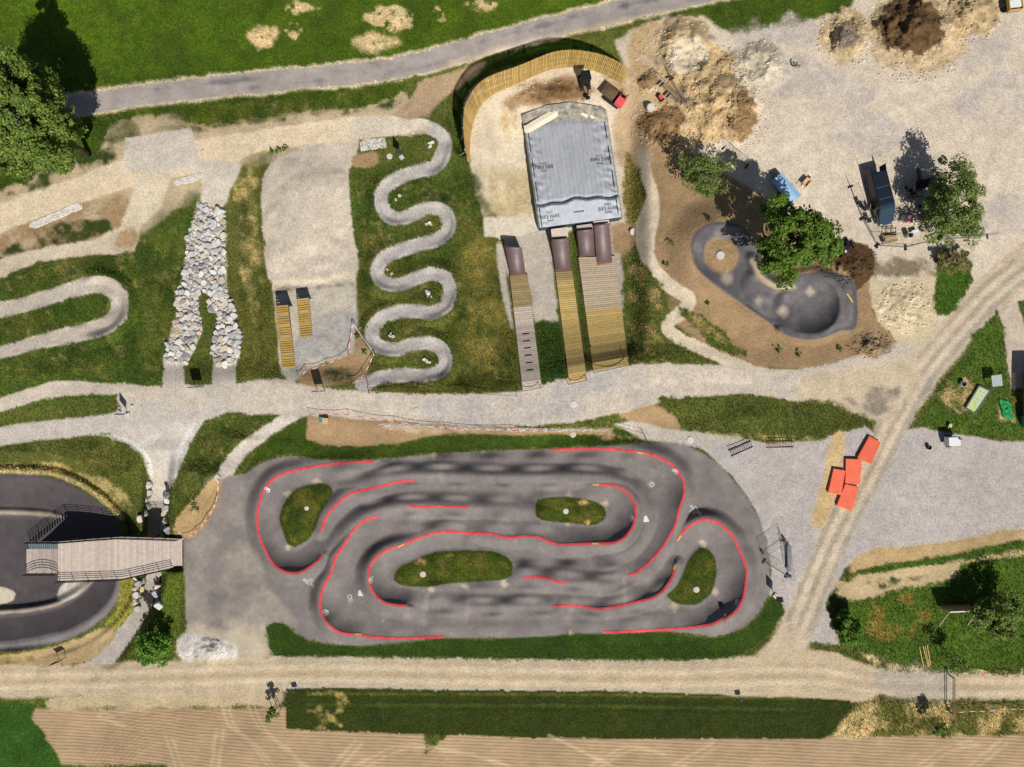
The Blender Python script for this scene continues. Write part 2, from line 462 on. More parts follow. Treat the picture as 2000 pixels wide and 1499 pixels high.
# upper trail, switchbacks, slalom
UPPER = [(-90, 462, 56), (0, 425, 56), (120, 384, 52), (230, 345, 54), (330, 318, 60), (420, 300, 66), (500, 276, 42), (600, 262, 44), (700, 250, 46), (790, 246, 34)]
paint(ribbon(UPPER, 50), C(222, 202, 170), 'upper_trail', 'gravel', soft=3, edge=3, var=0.05)
paint(area([(243, 270), (372, 250), (385, 300), (392, 330), (300, 345), (240, 330)], False), C(206, 194, 178), 'upper_trail', 'gravel', soft=2, edge=2)
paint(area([(265, 335), (360, 330), (330, 350), (315, 400), (275, 445), (262, 490), (200, 492), (180, 470), (235, 440), (252, 400)], False), C(216, 200, 172), 'upper_trail', 'gravel', soft=3, edge=3)
paint(area([(390, 310), (470, 320), (440, 400), (430, 412), (395, 400)], False), C(208, 196, 178), 'upper_trail', 'gravel', soft=3, edge=3)
paint(ribbon([(230, 480, 34), (130, 490, 26), (50, 507, 28), (0, 525, 34), (-90, 560, 34)], 28), C(212, 196, 170), 'upper_trail', 'gravel', soft=2, edge=2)
patchy(area([(235, 440), (270, 440), (268, 480), (225, 485)]), SOIL, 0.6, 14, seed=155)
SWITCH = [(-90, 616, 34), (0, 606, 32), (60, 592, 28), (130, 570, 30), (190, 556, 34), (225, 570, 34), (234, 600, 34), (215, 632, 34), (160, 650, 32), (90, 665, 28), (0, 690, 26), (-90, 722, 26)]
paint(ribbon(SWITCH, 30), C(198, 186, 170), 'switchback_trail', 'gravel', soft=2, edge=2)
SLALOM = [(780, 243), (830, 247), (862, 264), (869, 288), (853, 323), (812, 336), (775, 349), (750, 369), (744, 393), (753, 417), (777, 428), (807, 419), (833, 408), (860, 409), (876, 428), (874, 452), (853, 469), (817, 479), (773, 492), (747, 507), (736, 528), (744, 548), (767, 557), (793, 553), (820, 541), (847, 535), (870, 544), (879, 570), (870, 597), (843, 611), (810, 608), (777, 610), (747, 620), (728, 641), (728, 663), (744, 678), (773, 683), (807, 673), (837, 671), (863, 683), (871, 707), (860, 725), (833, 733), (783, 734), (740, 738), (708, 752)]
paint(ribbon(SLALOM, 27), C(186, 178, 170), 'slalom_trail', 'gravel', soft=1.5, edge=1.2, var=0.05)
paint(ribbon([(700, 247, 40), (790, 247, 34), (830, 248, 26)], 30), C(212, 198, 176), 'upper_trail', 'gravel', soft=3, edge=2)
paint(area([(815, 160), (950, 122), (930, 150), (880, 180), (835, 226), (800, 235), (770, 225), (800, 195)], False), C(190, 162, 128), 'bare_earth', 'dirt', soft=4, edge=4)
paint(area([(690, 305), (735, 298), (738, 320), (710, 330), (690, 325)]), SOIL, 'bare_earth', 'dirt', soft=3, edge=3)
# farm road with worn tarmac
ROAD = [(-400, 330), (-150, 262), (130, 211), (250, 190), (400, 172), (500, 162), (600, 152), (700, 144), (800, 128), (900, 101), (1000, 73), (1100, 48), (1200, 24), (1300, 2), (1400, -20), (1700, -90), (2100, -200)]
paint(ribbon(ROAD, 50), C(206, 190, 160), None, soft=4, edge=4)
paint(ribbon(ROAD, 41), C(168, 158, 150), 'farm_road', 'asphalt', soft=1.5, edge=2, var=0.06)
r_up = [(x, y - 8) for x, y in ROAD]
r_dn = [(x, y + 9) for x, y in ROAD]
patchy(ribbon(r_up, 16), C(112, 108, 112), 0.52, 60, soft=0.25, seed=160, amt=0.85)
patchy(ribbon(r_dn, 14), C(128, 122, 124), 0.42, 50, soft=0.25, seed=161, amt=0.8)
paint(ribbon([(880, 125), (960, 100), (1100, 68), (1200, 45), (1300, 24)], 12), C(206, 188, 160), None, soft=5, edge=3, amt=0.7)
# pump track asphalt with the forecourt
PUMP = [(358, 1052), (386, 1036), (406, 1010), (421, 980), (430, 938), (445, 931), (478, 926), (508, 906), (545, 893), (575, 891), (620, 899), (700, 900), (760, 897), (840, 887), (950, 881), (1080, 877), (1180, 872), (1260, 866), (1300, 864), (1340, 870), (1375, 886), (1412, 916), (1452, 962), (1478, 1004), (1496, 1052), (1504, 1092), (1505, 1132), (1499, 1168), (1483, 1197), (1455, 1225), (1420, 1240), (1390, 1244), (1340, 1236), (1290, 1233), (1200, 1238), (1110, 1237), (1080, 1244), (950, 1247), (860, 1246), (800, 1253), (700, 1262), (640, 1257), (600, 1250), (577, 1232), (555, 1217), (538, 1216), (519, 1222), (517, 1245), (528, 1284), (470, 1296), (410, 1285), (362, 1255), (361, 1140), (358, 1108)]
paint(area(PUMP, False), ASPH, 'pump_track', 'asphalt', soft=1.3, edge=0.8, var=0.07)
patchy(area([(362, 1060), (500, 1060), (530, 1140), (600, 1240), (528, 1284), (420, 1290), (362, 1255)]), C(184, 170, 152), 0.42, 60, soft=0.45, seed=170, amt=0.6)
paint(area([(370, 1235), (480, 1225), (525, 1250), (530, 1300), (360, 1300)]), C(202, 186, 160), None, soft=20, edge=16, amt=0.85)
patchy(area([(400, 940), (470, 930), (500, 1010), (480, 1100), (380, 1100)]), C(158, 148, 140), 0.5, 50, soft=0.45, seed=171, amt=0.7)
paint(area([(1320, 870), (1400, 905), (1470, 1000), (1500, 1090), (1500, 1160), (1460, 1000), (1380, 920)]), C(140, 132, 128), None, soft=10, edge=6, amt=0.6)
for (x, y, r) in ((848, 890, 9), (940, 884, 6), (1045, 882, 6), (1120, 878, 6), (617, 942, 7), (563, 965, 7), (563, 1068, 6), (1112, 967, 6), (1183, 984, 8), (1108, 1022, 5), (1375, 1062, 9), (1398, 1154, 9), (1318, 1186, 7), (845, 1150, 7), (910, 1145, 6), (985, 1140, 7), (1115, 1238, 6), (683, 1172, 6), (748, 1212, 4), (1272, 946, 5)):
    paint(area([(x - r, y), (x, y - r * .8), (x + r, y), (x, y + r * 1.1)]), C(206, 188, 158), None, soft=4, edge=5, amt=0.7, fine=3)
for (a, b, w) in (((915, 1150), (912, 1215), 5), ((1115, 1180), (1108, 1215), 9), ((1120, 1160), (1116, 1200), 6), ((835, 1160), (828, 1220), 4), ((1206, 900), (1260, 935), 5), ((620, 920), (616, 950), 4), ((1218, 1130), (1222, 1210), 4), ((860, 920), (864, 945), 5), ((1000, 1040), (1005, 1060), 4), ((1230, 900), (1300, 930), 3), ((600, 1190), (660, 1260), 4)):
    paint(ribbon([a, b], w), C(190, 178, 158), None, soft=6, edge=6, amt=0.22, fine=4)
for (x0, x1, y0, y1, k_) in ((720, 890, 885, 935, 1.10), (890, 1060, 940, 985, .92), (1060, 1240, 880, 940, .9), (800, 960, 990, 1040, 1.08), (1110, 1250, 1000, 1060, .93), (860, 1100, 1150, 1190, 1.07), (990, 1180, 1195, 1240, .92), (700, 860, 1195, 1250, 1.06), (1240, 1330, 900, 1010, .94), (640, 740, 1010, 1110, .93)):
    sl = window([(x0, y0), (x1, y1)], 20)
    m_ = smooth(2.5, -2.5, sd_poly(TX[sl], TY[sl], np.array([(x0, y0), (x1, y0 + 3), (x1 + 3, y1), (x0 - 2, y1)], float)))
    COL[sl] *= (1 + (k_ - 1) * m_)[..., None]
# grass round the pump track, islands
bankN = area([(478, 924), (500, 880), (560, 832), (602, 812), (604, 835), (598, 858), (630, 870), (700, 872), (780, 866), (840, 852), (900, 848), (1000, 850), (1120, 850), (1200, 836), (1250, 850), (1262, 862), (1180, 870), (1080, 875), (950, 879), (840, 884), (760, 894), (700, 898), (620, 896), (575, 888), (545, 890), (508, 903)], False)
paint(bankN, LAWN, 'lawn_bank', 'grass', soft=2, edge=2.5, var=0.2, fine=2)
paint(area([(600, 812), (700, 818), (850, 828), (1000, 836), (1200, 838), (1190, 848), (1000, 850), (900, 848), (840, 852), (780, 866), (700, 872), (630, 870), (598, 858)], False), SOIL * 0.95, 'bare_earth', 'dirt', soft=2, edge=3)
patchy(area([(1160, 838), (1250, 848), (1260, 862), (1180, 862)]), SOIL, 0.6, 18, seed=173)
patchy(area([(760, 828), (1100, 836), (1000, 848), (800, 850)]), C(210, 182, 150), 0.5, 30, seed=174)
paint(area([(520, 1225), (535, 1217), (555, 1219), (577, 1236), (600, 1253), (640, 1260), (700, 1265), (800, 1256), (860, 1248), (950, 1250), (1110, 1240), (1290, 1236), (1390, 1247), (1425, 1242), (1460, 1226), (1485, 1200), (1500, 1172), (1520, 1168), (1535, 1185), (1530, 1210), (1500, 1245), (1450, 1275), (1400, 1287), (1200, 1288), (900, 1285), (700, 1281), (535, 1281), (524, 1262)], False), C(46, 68, 14), 'lawn_bank', 'grass', soft=2, edge=2, var=0.2)
I1 = z2((480, 350), (545, 345), (590, 365), (600, 400), (570, 450), (530, 520), (500, 600), (470, 660), (420, 700), (370, 718), (335, 700), (310, 640), (290, 580), (290, 520), (310, 460), (350, 410), (410, 370))
I2 = z3((300, 440), (340, 425), (420, 420), (500, 425), (600, 440), (660, 460), (695, 490), (700, 530), (680, 565), (640, 585), (590, 588), (500, 575), (400, 570), (330, 560), (295, 540), (285, 490))
I3 = z2((960, 880), (1000, 830), (1080, 790), (1180, 750), (1260, 738), (1499, 738)) + z3((80, 755), (140, 790), (160, 840), (150, 885), (110, 905), (0, 917)) + z2((1300, 930), (1150, 950), (1060, 950), (990, 935), (955, 910))
I4 = z3((1250, 720), (1290, 720), (1325, 760), (1345, 830), (1345, 900), (1320, 980), (1270, 1030), (1220, 1058), (1150, 1055), (1090, 1030), (1055, 1000), (1100, 960), (1140, 890), (1165, 830), (1200, 770))
for k, isl in enumerate((I1, I2, I3, I4)):
    paint(area(isl), C(56, 70, 12), 'lawn_island#%d' % k, 'grass', soft=1.5, edge=1.5, var=0.25)
    patchy(area(isl), C(96, 92, 36), 0.35, 24, soft=0.35, seed=180 + k)
for (x, y, r) in ((1138, 983, 9), (1152, 1000, 6), (820, 1098, 12), (1148, 1021, 6), (880, 1085, 10)):
    patchy(area([(x - r * 1.5, y), (x, y - r), (x + r * 1.5, y), (x, y + r)]), C(190, 156, 104), 0.6, 10, seed=190)
# gravel yard right of the pump track
paint(area([(1340, 868), (1380, 855), (1430, 852), (1500, 866), (1600, 862), (1640, 845), (1690, 835), (1720, 852), (1800, 835), (1870, 848), (1950, 862), (2400, 870), (2400, 1060), (2000, 1037), (1850, 1060), (1700, 1080), (1650, 1110), (1612, 1180), (1640, 1260), (1560, 1250), (1525, 1240), (1536, 1195), (1520, 1165), (1500, 1165), (1506, 1120), (1498, 1056), (1478, 1000), (1452, 958), (1412, 912), (1376, 882)], False), GRAV_G, 'gravel_yard', 'gravel', soft=2, edge=2, var=0.05)
paint(area([(1262, 862), (1200, 830), (1230, 822), (1300, 838), (1400, 848), (1440, 856), (1380, 875), (1330, 866)], False), C(192, 181, 166), 'gravel_yard', 'gravel', soft=3, edge=2)
# long grass bed by the racks
paint(area([(1285, 782), (1330, 774), (1450, 790), (1560, 788), (1620, 790), (1655, 815), (1650, 838), (1600, 850), (1550, 858), (1460, 850), (1400, 840), (1340, 838), (1320, 815)]), C(80, 88, 36), 'meadow', 'grass', soft=3, edge=5, var=0.2, fine=4)
patchy(area([(1340, 835), (1420, 845), (1600, 848), (1645, 840), (1600, 862), (1450, 862), (1380, 850)]), STRAW, 0.65, 20, seed=195)
# orange bark strip
paint(area([(1628, 845), (1650, 845), (1648, 900), (1635, 960), (1618, 1018), (1582, 1024), (1592, 985), (1605, 930), (1618, 880)]), C(208, 178, 130), None, soft=5, edge=6, var=0.15)
paint(area([(1690, 1078), (1850, 1058), (2000, 1032), (2400, 1000), (2400, 1040), (2000, 1062), (1860, 1082), (1720, 1110), (1660, 1120)]), C(192, 164, 118), 'bare_earth', 'dirt', soft=5, edge=4, var=0.15)
# tracks in the earth: road to the south-west
TRACK = [(1520, 1300, 90), (1560, 1220, 60), (1600, 1120, 56), (1645, 1020, 54), (1695, 925, 52), (1745, 825, 56), (1795, 735, 72), (1860, 655, 76), (1930, 580, 74), (2000, 520, 80), (2100, 450, 80), (2400, 250, 90)]
paint(ribbon(TRACK, 60), C(212, 193, 164), 'dirt_road', 'dirt', soft=7, edge=5, var=0.05)
for off, cc in ((-20, C(184, 168, 146)), (-9, C(228, 210, 182)), (2, C(186, 170, 148)), (12, C(226, 208, 180)), (22, C(184, 172, 154))):
    paint(ribbon([(x + off, y + off * 0.5, 9) for x, y, w in TRACK[1:10]], 9), cc, None, soft=3.5, edge=3, amt=0.9)
paint(area([(1690, 500), (1720, 545), (1820, 535), (1830, 600), (1830, 660), (1770, 680), (1740, 655), (1705, 610)]), C(220, 202, 166), 'bare_earth', 'dirt', soft=4, edge=5, var=0.08)
patchy(area([(1700, 505), (1830, 505), (1825, 540), (1715, 545)]), C(136, 122, 100), 0.6, 24, seed=200)
paint(area([(1560, 735), (1700, 715), (1790, 690), (1800, 740), (1740, 830), (1700, 820), (1640, 790), (1560, 780)], False), C(216, 197, 166), 'dirt_road', 'dirt', soft=6, edge=6)
patchy(area([(1640, 775), (1760, 750), (1740, 810), (1690, 810)]), C(158, 146, 126), 0.6, 30, seed=201)
patchy(area([(1655, 640), (1740, 660), (1740, 690), (1690, 700)]), C(150, 128, 98), 0.65, 20, seed=202)
# west loop
LOOP = [(-300, 930), (0, 927), (47, 926), (93, 931), (135, 945), (173, 966), (205, 990), (226, 1012), (240, 1050), (248, 1100), (240, 1150), (225, 1185), (198, 1214), (155, 1242), (100, 1260), (40, 1270), (0, 1273), (-300, 1290)]
paint(area(LOOP, False), C(86, 79, 80), 'asphalt_loop', 'asphalt', soft=1.5, edge=0.8, var=0.10)
paint(ribbon([(-100, 1266, 16), (0, 1262, 18), (50, 1258, 18), (100, 1248, 18), (150, 1232, 16), (192, 1206, 16), (222, 1172, 14), (236, 1130, 12)], 16), C(150, 142, 138), None, soft=3, edge=1.5, amt=0.8)
paint(ribbon([(-100, 1200, 7), (0, 1196, 7), (60, 1191, 7), (110, 1180, 8), (150, 1160, 8), (180, 1136, 6)], 7), C(176, 160, 142), None, soft=2.5, edge=1.5, amt=0.9)
paint(ribbon([(-100, 1000, 10), (0, 1000, 10), (80, 1003, 10), (120, 1010, 6)], 9), C(180, 164, 146), None, soft=3, edge=1.5, amt=0.8)
paint(ribbon([(-100, 915, 10), (0, 920, 10), (93, 923, 10), (140, 938, 10), (180, 960, 10), (212, 985, 10), (238, 1010, 12)], 10), C(206, 186, 138), None, soft=3, edge=2, amt=0.8)
paint(area([(112, 1172), (116, 1150), (135, 1135), (172, 1134), (160, 1152), (143, 1168), (122, 1176)]), C(214, 204, 188), 'gravel_pad', 'gravel', soft=1.5, edge=1)
paint(area([(-60, 1145), (10, 1148), (30, 1160), (26, 1172), (0, 1180), (-60, 1182)]), C(212, 200, 176), 'gravel_pad', 'gravel', soft=1.5, edge=1)
# banks along the lower path
paint(area([(236, 1130), (256, 1128), (270, 1150), (272, 1180), (250, 1205), (225, 1232), (205, 1222), (226, 1190)]), C(140, 136, 62), 'meadow', 'grass', soft=2, edge=2)
paint(area([(310, 1122), (350, 1108), (360, 1130), (362, 1180), (360, 1235), (345, 1275), (320, 1300), (262, 1292), (250, 1280), (285, 1235), (304, 1180)]), C(84, 98, 32), 'meadow', 'grass', soft=2, edge=3, fine=2)
paint(area([(-90, 1285), (40, 1275), (110, 1262), (160, 1245), (205, 1225), (225, 1238), (200, 1270), (160, 1296), (60, 1306), (-90, 1310)]), C(186, 160, 116), 'bare_earth', 'dirt', soft=3, edge=3)
patchy(area([(-90, 1280), (50, 1276), (80, 1285), (60, 1300), (-90, 1305)]), C(128, 118, 62), 0.6, 20, seed=205)
paint(area([(340, 1040), (345, 1010), (380, 975), (415, 935), (432, 936), (428, 980), (408, 1015), (385, 1045), (358, 1052)]), C(190, 158, 112), 'bare_earth', 'dirt', soft=2, edge=3)
# gravel heap colour on the forecourt
paint(area([(345, 1270), (350, 1245), (380, 1240), (420, 1248), (455, 1258), (462, 1280), (430, 1300), (400, 1315), (365, 1305)]), C(214, 206, 196), 'gravel_yard', 'gravel', soft=4, edge=4)
# bottom road, lawn, ploughed field
BOT = [(-400, 1336, 70), (0, 1332, 64), (200, 1328, 66), (400, 1322, 66), (600, 1316, 62), (1000, 1322, 64), (1300, 1326, 66), (1480, 1322, 80), (1600, 1322, 100), (1720, 1340, 66), (1850, 1342, 52), (2400, 1346, 52)]
paint(ribbon([(-9500, 1540, 300), (-70, 1440, 110), (400, 1500, 250), (1000, 1560, 250), (2100, 1560, 250), (11500, 1600, 400)], 260), FIELD, 'ploughed_field', 'field', soft=4, edge=3, var=0.06)
paint(area([(-9500, 1650), (11500, 1650), (11500, 10800), (-9500, 10800)], False), FIELD, 'ploughed_field', 'field', soft=4, edge=3, var=0.06)
paint(area([(-9500, 1385), (-70, 1382), (40, 1372), (70, 1378), (60, 1405), (85, 1430), (115, 1480), (150, 1580), (190, 1700), (-9500, 1900)], False), C(50, 84, 22), 'meadow', 'grass', soft=3, edge=4, var=0.2)
paint(area([(120, 1360), (300, 1352), (520, 1345), (550, 1350), (545, 1375), (480, 1380), (200, 1385), (100, 1385)]), SAND * 0.92, 'bare_earth', 'dirt', soft=5, edge=4)
paint(ribbon(BOT, 64), C(212, 190, 156), 'dirt_road', 'dirt', soft=4, edge=3, var=0.05)
for dy, cc in ((-22, C(196, 178, 150)), (-12, C(230, 210, 178)), (1, C(192, 170, 136)), (13, C(230, 210, 178)), (23, C(200, 184, 158))):
    paint(ribbon([(x, y + dy, 8) for x, y, w in BOT], 8), cc, None, soft=4, edge=3, amt=0.7)
paint(ribbon([(560, 1346, 8), (900, 1350, 9), (1300, 1357, 9), (1500, 1366, 8)], 8), C(214, 208, 200), None, soft=3, edge=3, amt=0.8)
paint(ribbon([(540, 1288, 6), (900, 1290, 6), (1300, 1294, 7), (1440, 1290, 7)], 6), C(196, 184, 168), None, soft=3, edge=2, amt=0.8)
paint(area([(559, 1347), (640, 1343), (900, 1348), (1200, 1350), (1400, 1356), (1440, 1362), (1540, 1362), (1660, 1368), (1668, 1385), (1640, 1420), (1610, 1444), (1200, 1444), (1000, 1440), (800, 1434), (640, 1428), (558, 1425)], False), C(50, 60, 7), 'lawn', 'grass', soft=1.5, edge=1.5, var=0.15)
for y0, dd, cc, a in ((1356, 4, C(104, 108, 46), .7), (1371, 3, C(38, 54, 14), .8), (1386, 4, C(36, 52, 14), .7), (1378, 4, C(84, 92, 36), .5)):
    paint(ribbon([(700 if dd == 3 else 600, y0, dd), (1100, y0 + 1, dd), (1560, y0 + 8, dd)], dd), cc, None, soft=3, edge=2, amt=a)
patchy(area([(600, 1350), (680, 1355), (675, 1425), (600, 1422)]), C(176, 158, 96), 0.28, 18, seed=210)
paint(area([(1670, 1375), (1720, 1360), (1850, 1368), (2100, 1366), (2400, 1372), (2400, 1420), (2000, 1418), (1850, 1432), (1700, 1440), (1640, 1436)], False), C(100, 100, 46), 'meadow', 'grass', soft=4, edge=5, var=0.2)
patchy(area([(1620, 1440), (1680, 1372), (1720, 1372), (1700, 1440)]), C(206, 180, 130), 0.7, 24, seed=211)
patchy(area([(1700, 1375), (2100, 1375), (2100, 1425), (1700, 1440)]), C(186, 164, 112), 0.42, 24, seed=212)
# right hand meadow by the shelter
paint(area([(1650, 1180), (1700, 1150), (1760, 1130), (1850, 1110), (2000, 1080), (2400, 1050), (2400, 1318), (2000, 1308), (1850, 1312), (1750, 1295), (1680, 1265), (1650, 1230)], False), C(72, 96, 28), 'meadow', 'grass', soft=3, edge=4, var=0.2)
paint(area([(1640, 1170), (1660, 1130), (1850, 1095), (1870, 1110), (1860, 1130), (1760, 1150), (1690, 1165)]), C(206, 182, 140), 'bare_earth', 'dirt', soft=4, edge=6, fine=4)
paint(ribbon([(1675, 1119, 11), (1760, 1105, 13), (1850, 1095, 15), (2000, 1066, 24), (2400, 1010, 30)], 14), C(66, 92, 28), 'meadow', 'grass', soft=2, edge=3)
paint(ribbon([(1850, 1104, 10), (1920, 1092, 8), (2000, 1080, 8), (2400, 1030, 8)], 8), C(196, 176, 132), None, soft=4, edge=5, amt=0.8)
patchy(area([(1690, 1130), (1790, 1120), (1850, 1125), (1760, 1145), (1700, 1155)]), OLIVE_D, 0.5, 16, seed=213)
patchy(area([(1670, 1270), (1800, 1300), (2000, 1305), (2000, 1318), (1830, 1318), (1720, 1310)]), C(206, 186, 140), 0.5, 16, seed=214)
patchy(area([(1690, 1170), (1800, 1160), (1820, 1250), (1700, 1250)]), C(128, 112, 50), 0.4, 30, seed=215)
paint(area([(1720, 1305), (1850, 1316), (1855, 1358), (1780, 1364), (1720, 1345)]), C(180, 172, 162), None, soft=16, edge=10, amt=.6)
# allotment on the right edge
paint(area([(1950, 610), (1960, 640), (1965, 700), (1975, 760), (2060, 760), (2060, 590), (2000, 586)], False), C(196, 180, 160), 'gravel_pad', 'gravel', soft=2, edge=1.5)
paint(area([(1826, 552), (1835, 500), (1890, 500), (1897, 545), (1870, 600), (1848, 618), (1830, 615)]), C(66, 94, 26), 'meadow', 'grass', soft=3, edge=4, fine=3)
patchy(area([(1815, 490), (1890, 480), (1895, 530), (1820, 545)]), C(128, 112, 72), 0.55, 20, seed=220)
paint(area([(1947, 610), (1960, 650), (1968, 730), (1970, 800), (2060, 830), (2400, 840), (2400, 870), (2000, 858), (1930, 852), (1870, 845), (1800, 828), (1810, 800), (1860, 730), (1900, 660)], False), C(74, 96, 32), 'meadow', 'grass', soft=3, edge=4, var=0.22, fine=3)
patchy(area([(1850, 735), (1920, 745), (1900, 800), (1960, 830), (2000, 835), (1960, 790), (1900, 830), (1830, 780)]), C(186, 160, 116), 0.5, 22, seed=221)
paint(area([(1988, 590), (2100, 560), (2100, 690), (2004, 650)], False), C(72, 92, 34), 'meadow', 'grass', soft=2, edge=2)
paint(area([(1640, 470), (1700, 488), (1706, 540), (1670, 570), (1650, 530), (1590, 510), (1595, 480)]), SOIL_DD, 'bare_earth', 'dirt', soft=3, edge=6, var=0.2, fine=3)

# ---------------------------------------------------------------- the ground: heights
Z += 0.05 * N_MID + 0.12 * N_BIG
# ground falls away north of the main path
Z -= 1.6 * smooth(735, 420, TY) * smooth(1320, 1180, TX)
jumpw = smooth(940, 985, TX) * smooth(1275, 1228, TX)
Z -= 2.0 * smooth(733, 622, TY) * jumpw * smooth(150, 300, TY)
hline([(-90, 868, 40, -0.4), (100, 840, 40, -0.2), (250, 800, 60, 0.3), (450, 778, 60, 0.8), (600, 785, 62, 1.0), (850, 803, 66, 1.0), (1000, 800, 70, 1.0), (1200, 762, 80, 0.9), (1350, 745, 70, 0.6), (1560, 748, 60, 0.2), (1780, 700, 70, 0.0)], soft=46)
for (x, y, h) in ((800, 870, .35), (560, 870, .3), (1460, 815, .7), (470, 860, .9), (400, 930, .9)):
    mound(x, y, 90, 34, h, rough=0.03)
# west basin under the bridge
Z -= 2.6 * smooth(560, 120, TX) * smooth(1120, 1225, TY) * smooth(2600, 1500, TY)
basin = area([(-500, 900), (0, 905), (100, 908), (170, 935), (230, 985), (262, 1050), (262, 1130), (236, 1190), (165, 1238), (60, 1262), (-500, 1268)])
hset(basin, -3.5, soft=22)
hline([(310, 880, 40, -0.1), (309, 930, 34, -1.6), (305, 985, 28, -3.3), (303, 1060, 28, -3.6), (300, 1120, 26, -3.6), (290, 1165, 24, -3.4), (272, 1202, 26, -3.1), (244, 1238, 30, -2.8), (212, 1275, 40, -2.6)], soft=16)
hset(area([(356, 1050), (390, 1036), (440, 930), (520, 930), (540, 1230), (480, 1260), (364, 1230), (360, 1120)], False), 0.0, soft=12)
hset(area([(318, 1046), (352, 1048), (354, 1112), (318, 1116)], False), -1.2, soft=6)
berm([(-300, 1266, 1.3), (0, 1262, 1.3), (50, 1258, 1.3), (100, 1248, 1.35), (150, 1232, 1.4), (192, 1206, 1.5), (222, 1172, 1.5), (238, 1120, 1.4), (240, 1060, 1.3), (222, 1012, 1.2), (180, 972, 1.1), (110, 938, 1.0), (0, 930, 1.0), (-300, 932, 1.0)], 80, 22, turn=-1, top=9, pin=1.7)
ridge([(-100, 1200, .7), (0, 1196, .7), (60, 1191, .7), (110, 1180, .7), (150, 1160, .6), (180, 1136, .4)], 16)
ridge([(-100, 1000, .5), (0, 1000, .5), (80, 1003, .5), (120, 1010, .3)], 14)
Z += BERM
BERM[:] = 0
# pump track
L1 = z2((840, 217), (700, 222), (560, 235), (440, 255), (330, 280), (270, 305), (220, 350), (190, 400), (168, 470), (160, 540), (165, 620), (185, 690), (210, 750), (240, 800), (280, 840), (330, 865), (390, 868), (440, 850), (490, 815), (520, 785), (537, 765))
L2 = z2((1080, 325), (960, 340), (850, 370), (750, 390), (690, 412), (640, 450), (590, 500), (555, 555), (533, 620))
L3 = z2((865, 540), (810, 552), (760, 580), (715, 630), (670, 700), (620, 770), (600, 830), (585, 880), (550, 940), (530, 1000), (525, 1060), (540, 1120), (570, 1165), (610, 1200), (660, 1222), (740, 1230), (850, 1245), (990, 1252), (1250, 1243))
L4 = z2((1040, 473), (1110, 483), (1230, 478), (1395, 483))
L5 = z2((1030, 1060), (960, 1055), (900, 1040), (850, 1000), (820, 950), (808, 900), (815, 840), (850, 785), (900, 745), (950, 722), (1010, 705), (1100, 665), (1180, 638), (1250, 628), (1320, 628), (1400, 637)) + z3((0, 637), (60, 650), (130, 662), (200, 655), (280, 655), (330, 670), (380, 690), (440, 703), (520, 700), (640, 695), (720, 695), (780, 680), (830, 640), (860, 590), (875, 530), (870, 470), (850, 430), (810, 385), (760, 360), (710, 352), (640, 352))
L6 = z3((378, 155), (480, 145), (600, 142), (700, 143), (800, 150), (890, 162), (980, 180), (1050, 210), (1110, 260), (1145, 310), (1160, 360), (1155, 420), (1130, 490), (1115, 560), (1085, 630), (1050, 690), (990, 770), (940, 820), (880, 865), (830, 885))
L7 = z3((1125, 675), (1150, 630), (1190, 595), (1240, 565), (1290, 558)) + z4((0, 552), (50, 590), (85, 630), (105, 680), (130, 730), (145, 790), (140, 860), (125, 930), (90, 985), (40, 1025)) + z3((1400, 1130), (1330, 1165), (1290, 1175), (1180, 1190), (1000, 1203), (850, 1212), (680, 1216))
L8 = z3((215, 900), (270, 893), (340, 897), (390, 912), (430, 923), (480, 925))
L9 = z3((390, 1067), (480, 1060), (560, 1065), (640, 1078), (700, 1075), (800, 1057), (900, 1033), (970, 1015), (1020, 985), (1060, 940), (1090, 890), (1105, 830))
RED = [L1, L2, L3, L4, L5, L6, L7, L8, L9]


def hprof(pts, hs):
    hs = np.interp(np.linspace(0, 1, len(pts)), np.linspace(0, 1, len(hs)), hs)
    return [(p[0], p[1], h) for p, h in zip(pts, hs)]


berm(hprof(L1, (.25, .4, .8, 1.0, 1.2, 1.4, 1.5, 1.35, .7)), 46, 24, turn=-1)
berm(hprof(L3, (.6, .9, 1.0, .9, 1.0, 1.4, 1.7, 1.0, .4, .3)), 42, 22, turn=-1)
berm(hprof(L5[:16], (1.3, 1.5, 1.45, 1.3, 1.0, .8, .7, .6)), 44, 26, turn=1)
berm(hprof(L5[15:], (.6, .6, .7, .7, .8, 1.2, 1.5, 1.5, 1.3, 1.0, .7)), 44, 26, turn=-1)
berm(hprof(L6, (.25, .4, .6, 1.0, 1.2, 1.3, 1.2, .9, .7, .4)), 46, 26, turn=1)
berm(hprof(L7, (.6, 1.0, 1.1, 1.2, 1.3, 1.45, 1.55, 1.3, .5, .3)), 48, 24, turn=1)
berm(hprof(L9, (.4, .6, .8, 1.0, 1.1, .8)), 34, 26, turn=-1)
berm(hprof(L2, (.3, .5, .7, .8, .6)), 34, 24, turn=-1)
ridge(hprof([(680, 955), (760, 932), (850, 928), (1000, 932), (1130, 930), (1200, 938), (1240, 960), (1258, 1000), (1255, 1040), (1230, 1075), (1180, 1095)], (.4, 1.0, 1.15, 1.15, 1.1, .9, .9, .8, .6, .4)), 30)
ridge(hprof([(645, 1075), (680, 1035), (720, 1005), (790, 988), (915, 991), (1040, 996)], (.5, .95, 1.1, 1.1, .9, .5)), 30)
ridge(hprof([(1010, 1130), (1070, 1133), (1150, 1140), (1200, 1140), (1225, 1125)], (.5, .85, .9, .8, .4)), 30)
ridge(hprof([(860, 1180), (950, 1186), (1070, 1184)], (.4, .9, .7)), 28)
for isl in (I1, I2, I3, I4):
    sl = window(isl, 40)
    BERM[sl] = np.maximum(BERM[sl], 0.35 * smooth(14, -18, sd_poly(TX[sl], TY[sl], catmull(isl, True, 8))))
